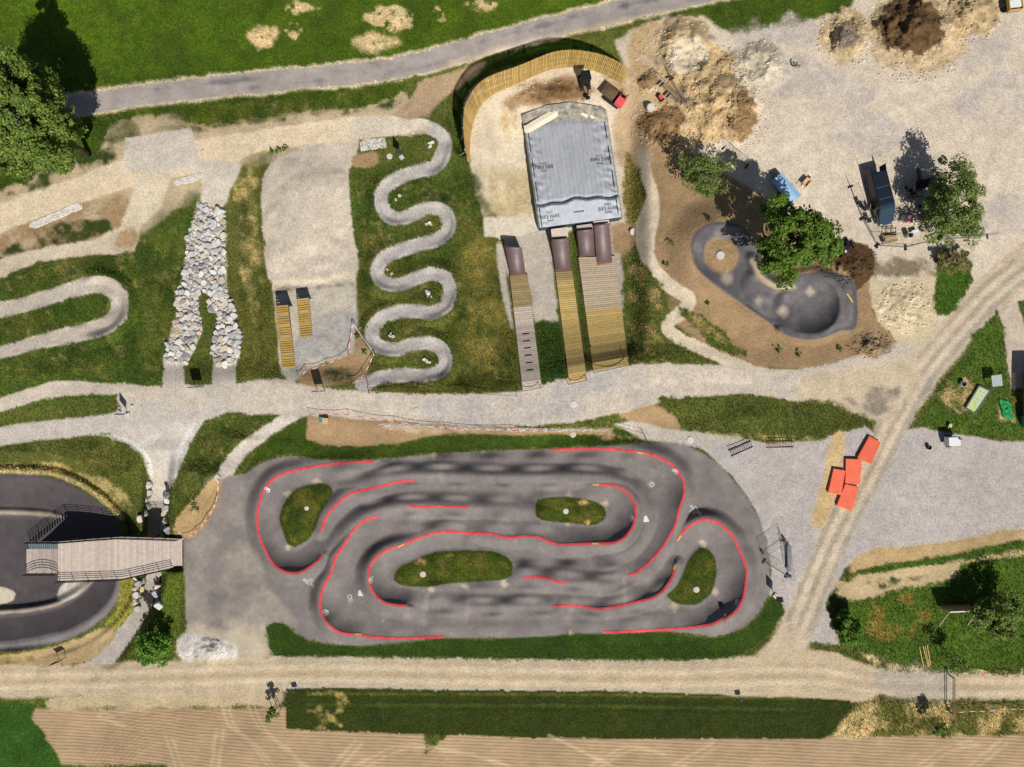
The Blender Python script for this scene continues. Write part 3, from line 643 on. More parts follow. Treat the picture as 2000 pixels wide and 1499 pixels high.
pm = smooth(12, -24, field(area(PUMP, False), window(PUMP, 40)))
sl = window(PUMP, 40)
roll = np.zeros(TX[sl].shape)
for (y0, y1, x0, x1, ph, wl, am) in ((880, 932, 640, 1250, 0.4, 94, .7), (934, 982, 690, 1180, 2.0, 90, .7), (986, 1040, 780, 1080, 1.0, 88, .75), (1095, 1140, 1000, 1260, 2.2, 86, .75), (1136, 1186, 820, 1300, .2, 92, .7), (1188, 1242, 780, 1320, 1.3, 96, .7)):
    wv = smooth(y0 - 8, y0 + 16, TY[sl]) * smooth(y1 + 8, y1 - 16, TY[sl]) * smooth(x0 - 30, x0 + 30, TX[sl]) * smooth(x1 + 30, x1 - 30, TX[sl])
    roll += am * wv * (0.5 + 0.5 * np.sin(TX[sl] / wl * 2 * math.pi + ph))
Z[sl] = Z[sl] * (1 - pm) + (0.02 * N_BIG[sl]) * pm
Z += BERM
Z[sl] += roll * pm * (1 - smooth(0.1, 0.9, BERM[sl]))
BERM[:] = 0
# asphalt bowl by the tree: figure of eight with raised rims
BOWL = [(1352, 500), (1350, 470), (1368, 445), (1400, 434), (1440, 438), (1465, 455), (1480, 485), (1500, 520), (1530, 545), (1560, 538), (1600, 530), (1640, 535), (1668, 550), (1676, 600), (1672, 640), (1640, 648), (1600, 662), (1560, 662), (1530, 652), (1500, 630), (1450, 595), (1400, 560), (1365, 530)]
paint(area(BOWL), C(98, 94, 97), 'asphalt_bowl', 'asphalt', soft=1.5, edge=1.2, var=0.12)
patchy(area(BOWL), C(150, 142, 136), 0.36, 30, soft=0.35, seed=230, amt=0.6)
paint(area([(1376, 500), (1382, 475), (1405, 466), (1432, 475), (1444, 500), (1432, 525), (1408, 534), (1385, 522)]), SOIL, 'bare_earth', 'dirt', soft=4, edge=1.5)
for (x, y, r) in ((1482, 588, 8), (1582, 570, 9), (1530, 610, 12), (1420, 545, 12)):
    paint(area([(x - r, y), (x, y - r), (x + r, y), (x, y + r)]), C(198, 184, 160), None, soft=6, edge=3, amt=0.7)
paint(ribbon([(1470, 512, 12), (1490, 545, 12), (1520, 562, 12), (1550, 560, 8)], 12), C(202, 180, 146), None, soft=4, edge=2, amt=0.8)
hset(area(BOWL), 0.1, soft=16)
berm(hprof([(1480, 470), (1460, 450), (1430, 440), (1400, 440), (1372, 452), (1356, 480), (1356, 510), (1372, 535), (1410, 563), (1450, 590)], (.6, 1.1, 1.4, 1.5, 1.5, 1.5, 1.4, 1.1, .7, .3)), 30, 60, turn=-1, top=4)
berm(hprof([(1530, 640), (1560, 652), (1600, 652), (1632, 632), (1642, 598), (1634, 565), (1612, 542), (1580, 536), (1555, 545)], (.8, 1.2, 1.4, 1.45, 1.4, 1.2, 1.0, .7, .3)), 46, 18, turn=-1, top=4)
ridge(hprof([(1468, 505), (1484, 535), (1510, 555), (1540, 560)], (.6, .8, .8, .5)), 18)
ridge(hprof([(1445, 585), (1470, 540)], (.0, .5)), 20)
ridge(hprof([(1515, 620), (1535, 575)], (.2, .5)), 20)
Z += BERM
BERM[:] = 0
mound(1408, 500, 40, 40, 0.35, rough=0.02)
# slalom berms: outer edge lifted in the bends
sl_line = catmull([(x, y, 0) for x, y in SLALOM], False, 6)
slw = window(sl_line, 40)
d, s, e, acc, run = line_field(TX[slw], TY[slw], sl_line)
dx = np.gradient(sl_line[:, 0])
dy = np.gradient(sl_line[:, 1])
curv = (dx * np.gradient(dy) - dy * np.gradient(dx)) / (dx * dx + dy * dy + 1e-6) ** 1.5
curv = np.convolve(curv, np.ones(5) / 5, 'same')
cl = np.column_stack([sl_line[:, :2], np.clip(-curv * 28, -1, 1)])
d, s, e, acc, run = line_field(TX[slw], TY[slw], cl)
bank = e[0] * s
Z[slw] += 0.6 * np.clip(bank, 0, 1) * smooth(0, 13, d) * smooth(34, 15, d) + 0.12 * np.sin(acc / 9.0) * smooth(16, 8, d)
sw = catmull([(x, y, 0) for x, y, w in SWITCH], False, 6)
slw = window(sw, 40)
d, s, e, acc, run = line_field(TX[slw], TY[slw], sw)
Z[slw] += np.where(s < 0, 1, 0) * 0.8 * smooth(0, 16, d) * smooth(40, 18, d) * smooth(150, 200, TX[slw]) + 0.12 * np.sin(acc / 10.0) * smooth(18, 10, d)
# heaps
mound(1400, 190, 90, 110, 2.6, ang=-0.5, rough=0.32, sc=16, seed=41)
mound(1440, 215, 45, 60, 1.3, rough=0.35, sc=8, seed=42)
mound(1340, 95, 66, 60, 2.0, rough=0.08, seed=43, power=.9)
mound(1345, 104, 44, 40, -1.5, rough=0.03, seed=44, power=.8)
mound(1482, 128, 56, 52, 1.7, rough=0.08, seed=45, power=.9)
mound(1482, 130, 34, 28, -1.3, rough=0.12, seed=46, power=.8)
mound(1650, 70, 52, 55, 1.8, rough=0.25, sc=10, seed=47)
mound(1785, 55, 95, 70, 3.2, rough=0.35, sc=12, seed=48, power=1.0)
mound(1900, 20, 60, 50, 1.6, rough=0.3, sc=12, seed=49)
mound(1080, 180, 85, 26, 0.9, rough=0.2, sc=10, seed=51)
mound(1290, 235, 50, 30, 0.7, rough=0.25, sc=10, seed=52)
mound(1268, 158, 26, 26, 0.6, rough=0.15, sc=8, seed=53)
mound(1300, 275, 40, 18, 0.5, rough=0.3, sc=7, seed=54)
mound(1655, 515, 56, 36, 0.9, rough=0.35, sc=8, seed=55)
mound(1700, 675, 36, 22, 0.6, rough=0.35, sc=8, seed=56)
mound(405, 1275, 55, 34, 1.0, rough=0.15, sc=9, seed=57)
mound(600, 420, 95, 150, 1.3, rough=0.02, power=0.7, seed=58)
mound(1765, 600, 60, 50, 0.5, rough=0.15, sc=9, seed=59)
def blob(x, y, rx, ry, col, soft=4, edge=9, amt=1.0, var=.16):
    paint(area([(x + rx * math.cos(t) * (1 + .1 * math.sin(3 * t + x)), y + ry * math.sin(t) * (1 + .1 * math.cos(2 * t + y))) for t in np.linspace(0, 6.283, 14, endpoint=False)]), col, 'bare_earth', 'dirt', soft=soft, edge=edge, amt=amt, var=var, fine=3)


blob(1330, 90, 66, 58, C(206, 180, 140))
blob(1345, 108, 40, 38, C(228, 212, 182), edge=4)
blob(1412, 190, 66, 92, C(202, 174, 130), edge=14)
blob(1452, 222, 26, 48, C(156, 128, 88), edge=12)
blob(1482, 128, 50, 48, C(216, 202, 176), edge=5)
blob(1482, 132, 36, 30, C(230, 216, 188), edge=4)
blob(1650, 72, 48, 52, C(208, 184, 144))
blob(1656, 76, 22, 22, C(150, 136, 116), edge=8)
blob(1790, 62, 100, 82, C(212, 188, 150), edge=16)
blob(1778, 48, 66, 56, C(112, 86, 56), edge=12)
blob(1900, 25, 50, 50, C(204, 178, 136), edge=12)
blob(1268, 158, 20, 20, C(150, 124, 90))
blob(1292, 240, 46, 28, C(150, 120, 82), edge=10)
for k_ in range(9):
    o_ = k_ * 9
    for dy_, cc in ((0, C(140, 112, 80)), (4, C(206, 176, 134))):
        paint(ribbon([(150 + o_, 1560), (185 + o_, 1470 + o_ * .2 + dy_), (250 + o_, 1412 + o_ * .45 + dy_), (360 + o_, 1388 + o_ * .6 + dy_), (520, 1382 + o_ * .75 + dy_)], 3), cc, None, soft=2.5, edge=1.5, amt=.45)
# ground falls away behind the catch wall
fall = area([(880, 280), (876, 220), (888, 170), (930, 122), (1000, 98), (1060, 84), (1120, 80), (1180, 104), (1200, 140), (1120, 112), (1050, 112), (960, 138), (912, 190), (898, 250), (905, 300)])
sl = window(fall[1], 40)
Z[sl] -= 1.3 * smooth(8, -10, field(fall, sl))
# tyre tracks pressed into the field
for k, pts in enumerate(([(440, 1380), (455, 1420), (500, 1460), (560, 1540)], [(490, 1378), (510, 1420), (560, 1465), (640, 1540)], [(430, 1425), (420, 1499), (425, 1560)], [(330, 1440), (350, 1499)], [(250, 1420), (200, 1400), (300, 1375)], [(700, 1499), (790, 1460), (900, 1470), (1000, 1499)], [(1160, 1499), (1230, 1462), (1290, 1470)], [(1320, 1499), (1400, 1455)], [(1800, 1499), (1850, 1465), (1905, 1450)], [(1900, 1499), (1960, 1450)], [(620, 1540), (700, 1450)], [(1080, 1440), (1200, 1499)])):
    for off in (-7, 7):
        paint(ribbon([(x + off, y + off * .4) for x, y in pts], 5), C(214, 188, 150), None, soft=3, edge=1.5, amt=0.5)

for k_, (pts, cc) in enumerate((([(1560, 420), (1600, 300), (1700, 200), (1850, 160), (2010, 150)], 1.07), ([(1590, 420), (1640, 310), (1740, 225), (1880, 185), (2010, 178)], 1.06), ([(1880, 590), (1900, 480), (1930, 330), (1990, 230)], .93), ([(1920, 590), (1945, 480), (1970, 340), (2030, 260)], .94), ([(1480, 120), (1600, 130), (1720, 170), (1830, 260)], .95), ([(1480, 330), (1600, 260), (1760, 260)], 1.06), ([(1560, 880), (1700, 960), (1900, 1000)], 1.05), ([(1760, 880), (1850, 920), (2010, 930)], .95), ([(600, 790), (900, 812), (1100, 790), (1300, 745), (1560, 750)], 1.07), ([(600, 805), (900, 824), (1100, 805), (1300, 762), (1560, 765)], .95))):
    rb = ribbon(pts, 8)
    sl = window(rb[1], 30)
    m_ = smooth(6, -3, field(rb, sl) + 3 * N_EDGE[sl]) * np.clip(.6 + .8 * N_MID[sl], 0, 1)
    COL[sl] *= (1 + (cc - 1) * 1.6 * m_)[..., None]
# crumbly surface of the heaps and disturbed soil
bare = np.isin(CLS, [i for i, c in enumerate(CLASSES) if c[0] in ('bare_earth',)])
loose = np.zeros(TX.shape)
for (x, y, rx, ry, a) in ((1405, 190, 85, 100, .30), (1450, 220, 45, 60, .22), (1650, 70, 50, 55, .22), (1785, 50, 90, 75, .26), (1900, 25, 60, 50, .25), (1080, 185, 85, 30, .16), (1290, 240, 60, 45, .2), (1268, 158, 26, 26, .14), (1655, 515, 60, 40, .24), (1700, 675, 45, 28, .22), (1765, 600, 65, 55, .14), (1480, 130, 55, 50, .12), (1335, 95, 60, 55, .10), (405, 1275, 55, 34, .12)):
    r_ = np.sqrt(((TX - x) / rx) ** 2 + ((TY - y) / ry) ** 2)
    loose = np.maximum(loose, a * smooth(1.05, 0.6, r_))
rough_n = fbm(TX, TY, 11, 401, 3)
Z += loose * (rough_n * 0.45 + np.abs(fbm(TX, TY, 6, 402, 2)) * 0.45)
COL *= (1 + np.clip(loose * 1.6, 0, .4) * fbm(TX * .6 + TY * .3, TY * .5 - TX * .2, 9, 403, 3))[..., None]
# ragged borders: shift what lies where by a small noise
amp = np.full(TX.shape, 1.5)
for shp in (area(PUMP, False), area(LOOP, False), area(BOWL), area(I1), area(I2), area(I3), area(I4)):
    sl = window(shp[1], 40)
    amp[sl] = np.minimum(amp[sl], 0.5 + 1.0 * smooth(0, 14, np.abs(field(shp, sl)) * 0 + np.maximum(field(shp, sl), 0)))
wx = fbm(TX, TY, 10, 411, 2) * amp
wy = fbm(TX, TY, 10, 417, 2) * amp
I_ = np.broadcast_to(np.arange(NXG), TX.shape)
J_ = np.broadcast_to(np.arange(NYG)[:, None], TX.shape)
ii = np.clip(np.round(I_ + wx / STEP).astype(int), 0, NXG - 1)
jj = np.clip(np.round(J_ + wy / STEP).astype(int), 0, NYG - 1)
inner = (TX > -60) & (TX < 2060) & (TY > -60) & (TY < 1560)
ii = np.where(inner, ii, I_)
jj = np.where(inner, jj, J_)
COL = COL[jj, ii]
CLS = CLS[jj, ii]
# ---------------------------------------------------------------- materials
MATS = {}


def nodes_of(name):
    m = bpy.data.materials.new(name)
    m.use_nodes = True
    nt = m.node_tree
    b = nt.nodes['Principled BSDF']
    return m, nt, nt.nodes, nt.links, b


def noise_node(nt, co, scale, detail=3, rough=0.55):
    n = nt.nodes.new('ShaderNodeTexNoise')
    n.inputs['Scale'].default_value = scale
    n.inputs['Detail'].default_value = detail
    n.inputs['Roughness'].default_value = rough
    nt.links.new(co, n.inputs['Vector'])
    return n


def ramp_node(nt, fac, stops):
    r = nt.nodes.new('ShaderNodeValToRGB')
    el = r.color_ramp.elements
    while len(el) < len(stops):
        el.new(0.5)
    for e, (p, v) in zip(el, stops):
        e.position = p
        e.color = (v, v, v, 1) if not hasattr(v, '__len__') else (*v, 1)
    nt.links.new(fac, r.inputs['Fac'])
    return r


def mix(nt, mode, fac, a, b):
    n = nt.nodes.new('ShaderNodeMix')
    n.data_type = 'RGBA'
    n.blend_type = mode
    if isinstance(fac, (int, float)):
        n.inputs['Factor'].default_value = fac
    else:
        nt.links.new(fac, n.inputs['Factor'])
    for v, i in ((a, 6), (b, 7)):
        if hasattr(v, 'is_linked') or hasattr(v, 'links'):
            nt.links.new(v, n.inputs[i])
        else:
            n.inputs[i].default_value = (*v, 1)
    return n.outputs[2]


def ground_mat(kind):
    if kind in MATS:
        return MATS[kind]
    m, nt, nd, ln, b = nodes_of('ground_' + kind)
    at = nd.new('ShaderNodeAttribute')
    at.attribute_name = 'tone'
    geo = nd.new('ShaderNodeNewGeometry')
    co = geo.outputs['Position']
    bump = nd.new('ShaderNodeBump')
    b.inputs['Roughness'].default_value = 0.95
    b.inputs['Specular IOR Level'].default_value = 0.2
    col = at.outputs['Color']
    if kind == 'tone_only':
        n1 = noise_node(nt, co, 6.0, 3, 0.6)
        c = mix(nt, 'MULTIPLY', 1.0, col, ramp_node(nt, n1.outputs['Fac'], [(0.3, 0.85), (0.7, 1.15)]).outputs['Color'])
        hgt, st, dist = n1.outputs['Fac'], 0.1, 0.01
    elif kind == 'grass':
        n1 = noise_node(nt, co, 4.2, 5, 0.8)
        n2 = noise_node(nt, co, 0.9, 4, 0.65)
        c = mix(nt, 'MULTIPLY', 1.0, col, ramp_node(nt, n1.outputs['Fac'], [(0.32, 0.42), (0.5, 1.0), (0.68, 1.9)]).outputs['Color'])
        c = mix(nt, 'MULTIPLY', 1.0, c, ramp_node(nt, n2.outputs['Fac'], [(0.3, (0.68, 0.8, 0.7)), (0.7, (1.34, 1.18, 1.1))]).outputs['Color'])
        hgt, st, dist = n1.outputs['Fac'], 0.9, 0.12
    elif kind == 'dirt':
        n1 = noise_node(nt, co, 3.6, 6, 0.75)
        n2 = noise_node(nt, co, 0.6, 5, 0.65)
        c = mix(nt, 'MULTIPLY', 1.0, col, ramp_node(nt, n1.outputs['Fac'], [(0.3, 0.70), (0.7, 1.22)]).outputs['Color'])
        c = mix(nt, 'MULTIPLY', 1.0, c, ramp_node(nt, n2.outputs['Fac'], [(0.3, 0.84), (0.7, 1.10)]).outputs['Color'])
        hgt, st, dist = n1.outputs['Fac'], 0.8, 0.16
    elif kind == 'gravel':
        v = nd.new('ShaderNodeTexVoronoi')
        v.inputs['Scale'].default_value = 7.5
        ln.new(co, v.inputs['Vector'])
        n1 = noise_node(nt, co, 7.0, 5, 0.8)
        sep = nd.new('ShaderNodeSeparateColor')
        ln.new(v.outputs['Color'], sep.inputs['Color'])
        c = mix(nt, 'MULTIPLY', 1.0, col, ramp_node(nt, sep.outputs['Red'], [(0.0, 0.82), (1.0, 1.2)]).outputs['Color'])
        c = mix(nt, 'MULTIPLY', 1.0, c, ramp_node(nt, n1.outputs['Fac'], [(0.32, 0.86), (0.68, 1.12)]).outputs['Color'])
        n2 = noise_node(nt, co, 0.7, 4, 0.65)
        c = mix(nt, 'MULTIPLY', 1.0, c, ramp_node(nt, n2.outputs['Fac'], [(0.3, 0.88), (0.7, 1.08)]).outputs['Color'])
        hgt, st, dist = n1.outputs['Fac'], 0.45, 0.06
    elif kind == 'asphalt':
        n1 = noise_node(nt, co, 6.0, 5, 0.85)
        n2 = noise_node(nt, co, 0.45, 5, 0.65)
        n3 = noise_node(nt, co, 2.2, 4, 0.7)
        c = mix(nt, 'MULTIPLY', 1.0, col, ramp_node(nt, n1.outputs['Fac'], [(0.3, 0.80), (0.7, 1.2)]).outputs['Color'])
        c = mix(nt, 'MULTIPLY', 1.0, c, ramp_node(nt, n2.outputs['Fac'], [(0.3, 0.78), (0.7, 1.18)]).outputs['Color'])
        c = mix(nt, 'MULTIPLY', 1.0, c, ramp_node(nt, n3.outputs['Fac'], [(0.3, 0.92), (0.72, 1.08)]).outputs['Color'])
        b.inputs['Roughness'].default_value = 0.8
        hgt, st, dist = n1.outputs['Fac'], 0.25, 0.02
    else:   # field: harrow lines
        mp = nd.new('ShaderNodeMapping')
        mp.inputs['Rotation'].default_value = (0, 0, math.radians(2.5))
        ln.new(co, mp.inputs['Vector'])
        w = nd.new('ShaderNodeTexWave')
        w.bands_direction = 'Y'
        w.inputs['Scale'].default_value = 0.8
        w.inputs['Distortion'].default_value = 2.2
        w.inputs['Detail'].default_value = 3
        w.inputs['Detail Scale'].default_value = 0.35
        ln.new(mp.outputs['Vector'], w.inputs['Vector'])
        mp2 = nd.new('ShaderNodeMapping')
        mp2.inputs['Scale'].default_value = (0.25, 1.6, 1)
        ln.new(mp.outputs['Vector'], mp2.inputs['Vector'])
        n1 = noise_node(nt, mp2.outputs['Vector'], 3.0, 5, 0.75)
        n2 = noise_node(nt, co, 0.25, 3, 0.6)
        c = mix(nt, 'MULTIPLY', 1.0, col, ramp_node(nt, w.outputs['Fac'], [(0.0, 0.90), (1.0, 1.06)]).outputs['Color'])
        c = mix(nt, 'MULTIPLY', 1.0, c, ramp_node(nt, n1.outputs['Fac'], [(0.25, 0.78), (0.75, 1.2)]).outputs['Color'])
        c = mix(nt, 'MULTIPLY', 1.0, c, ramp_node(nt, n2.outputs['Fac'], [(0.3, 0.9), (0.7, 1.1)]).outputs['Color'])
        ad = nd.new('ShaderNodeMath')
        ad.operation = 'ADD'
        ln.new(w.outputs['Fac'], ad.inputs[0])
        ln.new(n1.outputs['Fac'], ad.inputs[1])
        hgt, st, dist = ad.outputs[0], 0.55, 0.05
    ln.new(c, b.inputs['Base Color'])
    bump.inputs['Strength'].default_value = st
    bump.inputs['Distance'].default_value = dist
    ln.new(hgt, bump.inputs['Height'])
    ln.new(bump.outputs['Normal'], b.inputs['Normal'])
    MATS[kind] = m
    return m


def mat(name, col, rough=0.6, metal=0.0, var=0.15, scale=4.0, spec=0.4, bump=0.0, stretch=None, col2=None):
    """procedural material: colour (albedo) mottled by noise"""
    if name in MATS:
        return MATS[name]
    m, nt, nd, ln, b = nodes_of(name)
    tc = nd.new('ShaderNodeTexCoord')
    co = tc.outputs['Object']
    if stretch:
        mp = nd.new('ShaderNodeMapping')
        mp.inputs['Scale'].default_value = stretch
        ln.new(co, mp.inputs['Vector'])
        co = mp.outputs['Vector']
    n = noise_node(nt, co, scale, 5, 0.65)
    oi = nd.new('ShaderNodeObjectInfo')
    if col2 is None:
        r = ramp_node(nt, n.outputs['Fac'], [(0.25, tuple(np.asarray(col) * (1 - var * 1.5))), (0.75, tuple(np.clip(np.asarray(col) * (1 + var), 0, 0.9)))])
    else:
        r = ramp_node(nt, n.outputs['Fac'], [(0.3, tuple(col)), (0.7, tuple(col2))])
    rr = ramp_node(nt, oi.outputs['Random'], [(0.0, 1 - var), (1.0, 1 + var * 0.7)])
    ln.new(mix(nt, 'MULTIPLY', 1.0, r.outputs['Color'], rr.outputs['Color']), b.inputs['Base Color'])
    b.inputs['Roughness'].default_value = rough
    b.inputs['Metallic'].default_value = metal
    b.inputs['Specular IOR Level'].default_value = spec
    if bump:
        bp = nd.new('ShaderNodeBump')
        bp.inputs['Strength'].default_value = bump
        bp.inputs['Distance'].default_value = 0.03
        ln.new(n.outputs['Fac'], bp.inputs['Height'])
        ln.new(bp.outputs['Normal'], b.inputs['Normal'])
    MATS[name] = m
    return m


def leaf_mat(name, c1, c2):
    if name in MATS:
        return MATS[name]
    m, nt, nd, ln, b = nodes_of(name)
    geo = nd.new('ShaderNodeNewGeometry')
    n = noise_node(nt, geo.outputs['Position'], 2.6, 3, 0.6)
    r = ramp_node(nt, n.outputs['Fac'], [(0.3, tuple(c1)), (0.7, tuple(c2))])
    rr = ramp_node(nt, geo.outputs['Random Per Island'], [(0.0, 0.7), (1.0, 1.3)])
    c = mix(nt, 'MULTIPLY', 1.0, r.outputs['Color'], rr.outputs['Color'])
    ln.new(c, b.inputs['Base Color'])
    b.inputs['Roughness'].default_value = 0.6
    b.inputs['Specular IOR Level'].default_value = 0.25
    tr = nd.new('ShaderNodeBsdfTranslucent')
    ln.new(c, tr.inputs['Color'])
    ms = nd.new('ShaderNodeMixShader')
    ms.inputs['Fac'].default_value = 0.25
    ln.new(b.outputs['BSDF'], ms.inputs[1])
    ln.new(tr.outputs['BSDF'], ms.inputs[2])
    ln.new(ms.outputs['Shader'], nd['Material Output'].inputs['Surface'])
    MATS[name] = m
    return m


def tuft_mat():
    m, nt, nd, ln, b = nodes_of('grass_blades')
    at = nd.new('ShaderNodeAttribute')
    at.attribute_name = 'tone'
    ln.new(at.outputs['Color'], b.inputs['Base Color'])
    b.inputs['Roughness'].default_value = 0.8
    b.inputs['Specular IOR Level'].default_value = 0.15
    return m


# ---------------------------------------------------------------- mesh helpers
def np_mesh(name, verts, faces, smooth_=True, tone=None):
    """quads or triangles from numpy arrays"""
    me = bpy.data.meshes.new(name)
    nf, k = faces.shape
    me.vertices.add(len(verts))
    me.vertices.foreach_set('co', np.ascontiguousarray(verts, np.float32).ravel())
    me.loops.add(nf * k)
    me.loops.foreach_set('vertex_index', np.ascontiguousarray(faces, np.int32).ravel())
    me.polygons.add(nf)
    me.polygons.foreach_set('loop_start', np.arange(0, nf * k, k, dtype=np.int32))
    me.polygons.foreach_set('use_smooth', np.full(nf, smooth_, bool))
    if tone is not None:
        a = me.attributes.new('tone', 'FLOAT_COLOR', 'POINT')
        a.data.foreach_set('color', np.column_stack([tone, np.ones(len(tone))]).astype(np.float32).ravel())
    me.update(calc_edges=True)
    return me


def link(name, me, m, parent=None):
    o = bpy.data.objects.new(name, me)
    if m is not None and not me.materials:
        me.materials.append(m)
    COLL.objects.link(o)
    if parent is not None:
        o.parent = parent
    return o


def tag(o, label, cat, group=None):
    o['label'] = label
    o['category'] = cat
    if group:
        o['group'] = group
    return o


def thing(name, loc, rz=0.0, label=None, cat=None, group=None):
    o = bpy.data.objects.new(name, None)
    o.empty_display_size = 0.2
    o.location = loc
    o.rotation_euler = (0, 0, rz)
    COLL.objects.link(o)
    if label:
        tag(o, label, cat, group)
    return o


def copy_tree(o, parent=None):
    c = o.copy()
    COLL.objects.link(c)
    c.parent = parent
    for ch in list(o.children):
        copy_tree(ch, c)
    return c


class MB:
    """collects shapes into one mesh"""

    def __init__(self):
        self.v, self.f = [], []

    def add(self, vs, fs):
        n = len(self.v)
        self.v += [tuple(v) for v in vs]
        self.f += [tuple(i + n for i in f) for f in fs]
        return self

    def box(self, c, s, rz=0.0, taper=1.0, rot=None):
        x, y, z = s[0] / 2, s[1] / 2, s[2] / 2
        vs = [Vector((sx * x * (taper if sz > 0 else 1), sy * y * (taper if sz > 0 else 1), sz * z)) for sz in (-1, 1) for sx, sy in ((-1, -1), (1, -1), (1, 1), (-1, 1))]
        R = rot if rot is not None else Matrix.Rotation(rz, 3, 'Z')
        c = Vector(c)
        return self.add([R @ v + c for v in vs], [(3, 2, 1, 0), (4, 5, 6, 7), (0, 1, 5, 4), (1, 2, 6, 5), (2, 3, 7, 6), (3, 0, 4, 7)])

    def bar(self, a, b, w, h=None, up=(0, 0, 1)):
        """rectangular bar from a to b"""
        a, b = Vector(a), Vector(b)
        h = w if h is None else h
        d = (b - a)
        if d.length < 1e-6:
            return self
        d.normalize()
        u = Vector(up)
        if abs(d.dot(u)) > 0.98:
            u = Vector((1, 0, 0))
        s = d.cross(u).normalized()
        u = s.cross(d).normalized()
        vs = [p + s * sx * w / 2 + u * su * h / 2 for p in (a, b) for sx, su in ((-1, -1), (1, -1), (1, 1), (-1, 1))]
        return self.add(vs, [(0, 1, 2, 3), (7, 6, 5, 4), (0, 4, 5, 1), (1, 5, 6, 2), (2, 6, 7, 3), (3, 7, 4, 0)])

    def tube(self, pts, r, n=8, cap=True):
        """round tube along points; r one radius or one for each point"""
        pts = [Vector(p) for p in pts]
        rs = [r] * len(pts) if not hasattr(r, '__len__') else r
        rings = []
        prev = None
        for i, p in enumerate(pts):
            d = (pts[min(i + 1, len(pts) - 1)] - pts[max(i - 1, 0)])
            d = d.normalized() if d.length > 1e-9 else Vector((0, 0, 1))
            u = prev if prev is not None else (Vector((0, 0, 1)) if abs(d.z) < 0.9 else Vector((1, 0, 0)))
            s = d.cross(u)
            s = s.normalized() if s.length > 1e-6 else Vector((1, 0, 0))
            u = s.cross(d).normalized()
            prev = u
            rings.append([p + (s * math.cos(2 * math.pi * k / n) + u * math.sin(2 * math.pi * k / n)) * rs[i] for k in range(n)])
        vs = [v for ring in rings for v in ring]
        fs = []
        for i in range(len(rings) - 1):
            for k in range(n):
                k2 = (k + 1) % n
                fs.append((i * n + k, i * n + k2, (i + 1) * n + k2, (i + 1) * n + k))
        if cap:
            fs.append(tuple(reversed(range(n))))
            fs.append(tuple(range((len(rings) - 1) * n, len(rings) * n)))
        return self.add(vs, fs)

    def cyl(self, c, r, h, n=16, r2=None):
        return self.tube([Vector(c), Vector(c) + Vector((0, 0, h))], [r, r if r2 is None else r2], n)

    def prism(self, poly, z0, z1):
        n = len(poly)
        vs = [(x, y, z0) for x, y in poly] + [(x, y, z1) for x, y in poly]
        fs = [tuple(reversed(range(n))), tuple(range(n, 2 * n))] + [(i, (i + 1) % n, n + (i + 1) % n, n + i) for i in range(n)]
        return self.add(vs, fs)

    def loft(self, secs, cap=True):
        """sections of equal vertex count"""
        n = len(secs[0])
        vs = [p for s in secs for p in s]
        fs = [(i * n + k, i * n + (k + 1) % n, (i + 1) * n + (k + 1) % n, (i + 1) * n + k) for i in range(len(secs) - 1) for k in range(n)]
        if cap:
            fs += [tuple(reversed(range(n))), tuple(range((len(secs) - 1) * n, len(secs) * n))]
        return self.add(vs, fs)

    def mesh(self, name, smooth_=False, bevel=0.0):
        me = bpy.data.meshes.new(name)
        me.from_pydata(self.v, [], self.f)
        bm = bmesh.new()
        bm.from_mesh(me)
        if bevel:
            bmesh.ops.bevel(bm, geom=[e for e in bm.edges if len(e.link_faces) == 2 and e.calc_face_angle(0) > 0.5], offset=bevel, segments=2, profile=0.7, affect='EDGES')
        bmesh.ops.recalc_face_normals(bm, faces=bm.faces)
        bm.to_mesh(me)
        bm.free()
        if smooth_:
            me.polygons.foreach_set('use_smooth', np.ones(len(me.polygons), bool))
        return me

    def build(self, name, m, parent=None, smooth_=False, bevel=0.0, label=None):
        o = link(name, self.mesh(name, smooth_, bevel), m, parent)
        if label:
            o['label'] = label
        return o


def rel(o, p):
    """world point to the frame of a top-level thing"""
    v = Vector(p) - o.location
    return Matrix.Rotation(-o.rotation_euler.z, 3, 'Z') @ v


# ---------------------------------------------------------------- lay the ground
PX = (TX - CX) * S * (H - Z) / H
PY = (CY - TY) * S * (H - Z) / H
VERT = np.stack([PX, PY, Z], -1).reshape(-1, 3)
gboost = np.array([1.12 if c[1] == 'grass' else 1.0 for c in CLASSES])
TONE = np.clip(COL * gboost[CLS][..., None], 0.004, 0.85).reshape(-1, 3)
idx = np.arange(NYG * NXG).reshape(NYG, NXG)
quads = np.stack([idx[:-1, :-1], idx[1:, :-1], idx[1:, 1:], idx[:-1, 1:]], -1).reshape(-1, 4)
fcls = CLS[:-1, :-1].reshape(-1)
used_names = {}
for k, (nm, kind) in enumerate(CLASSES):
    q = quads[fcls == k]
    if len(q) == 0:
        continue
    u, inv = np.unique(q.ravel(), return_inverse=True)
    me = np_mesh(nm, VERT[u], inv.reshape(-1, 4), True, TONE[u])
    o = link(nm.split('#')[0], me, ground_mat(kind))
    o['kind'] = 'structure'

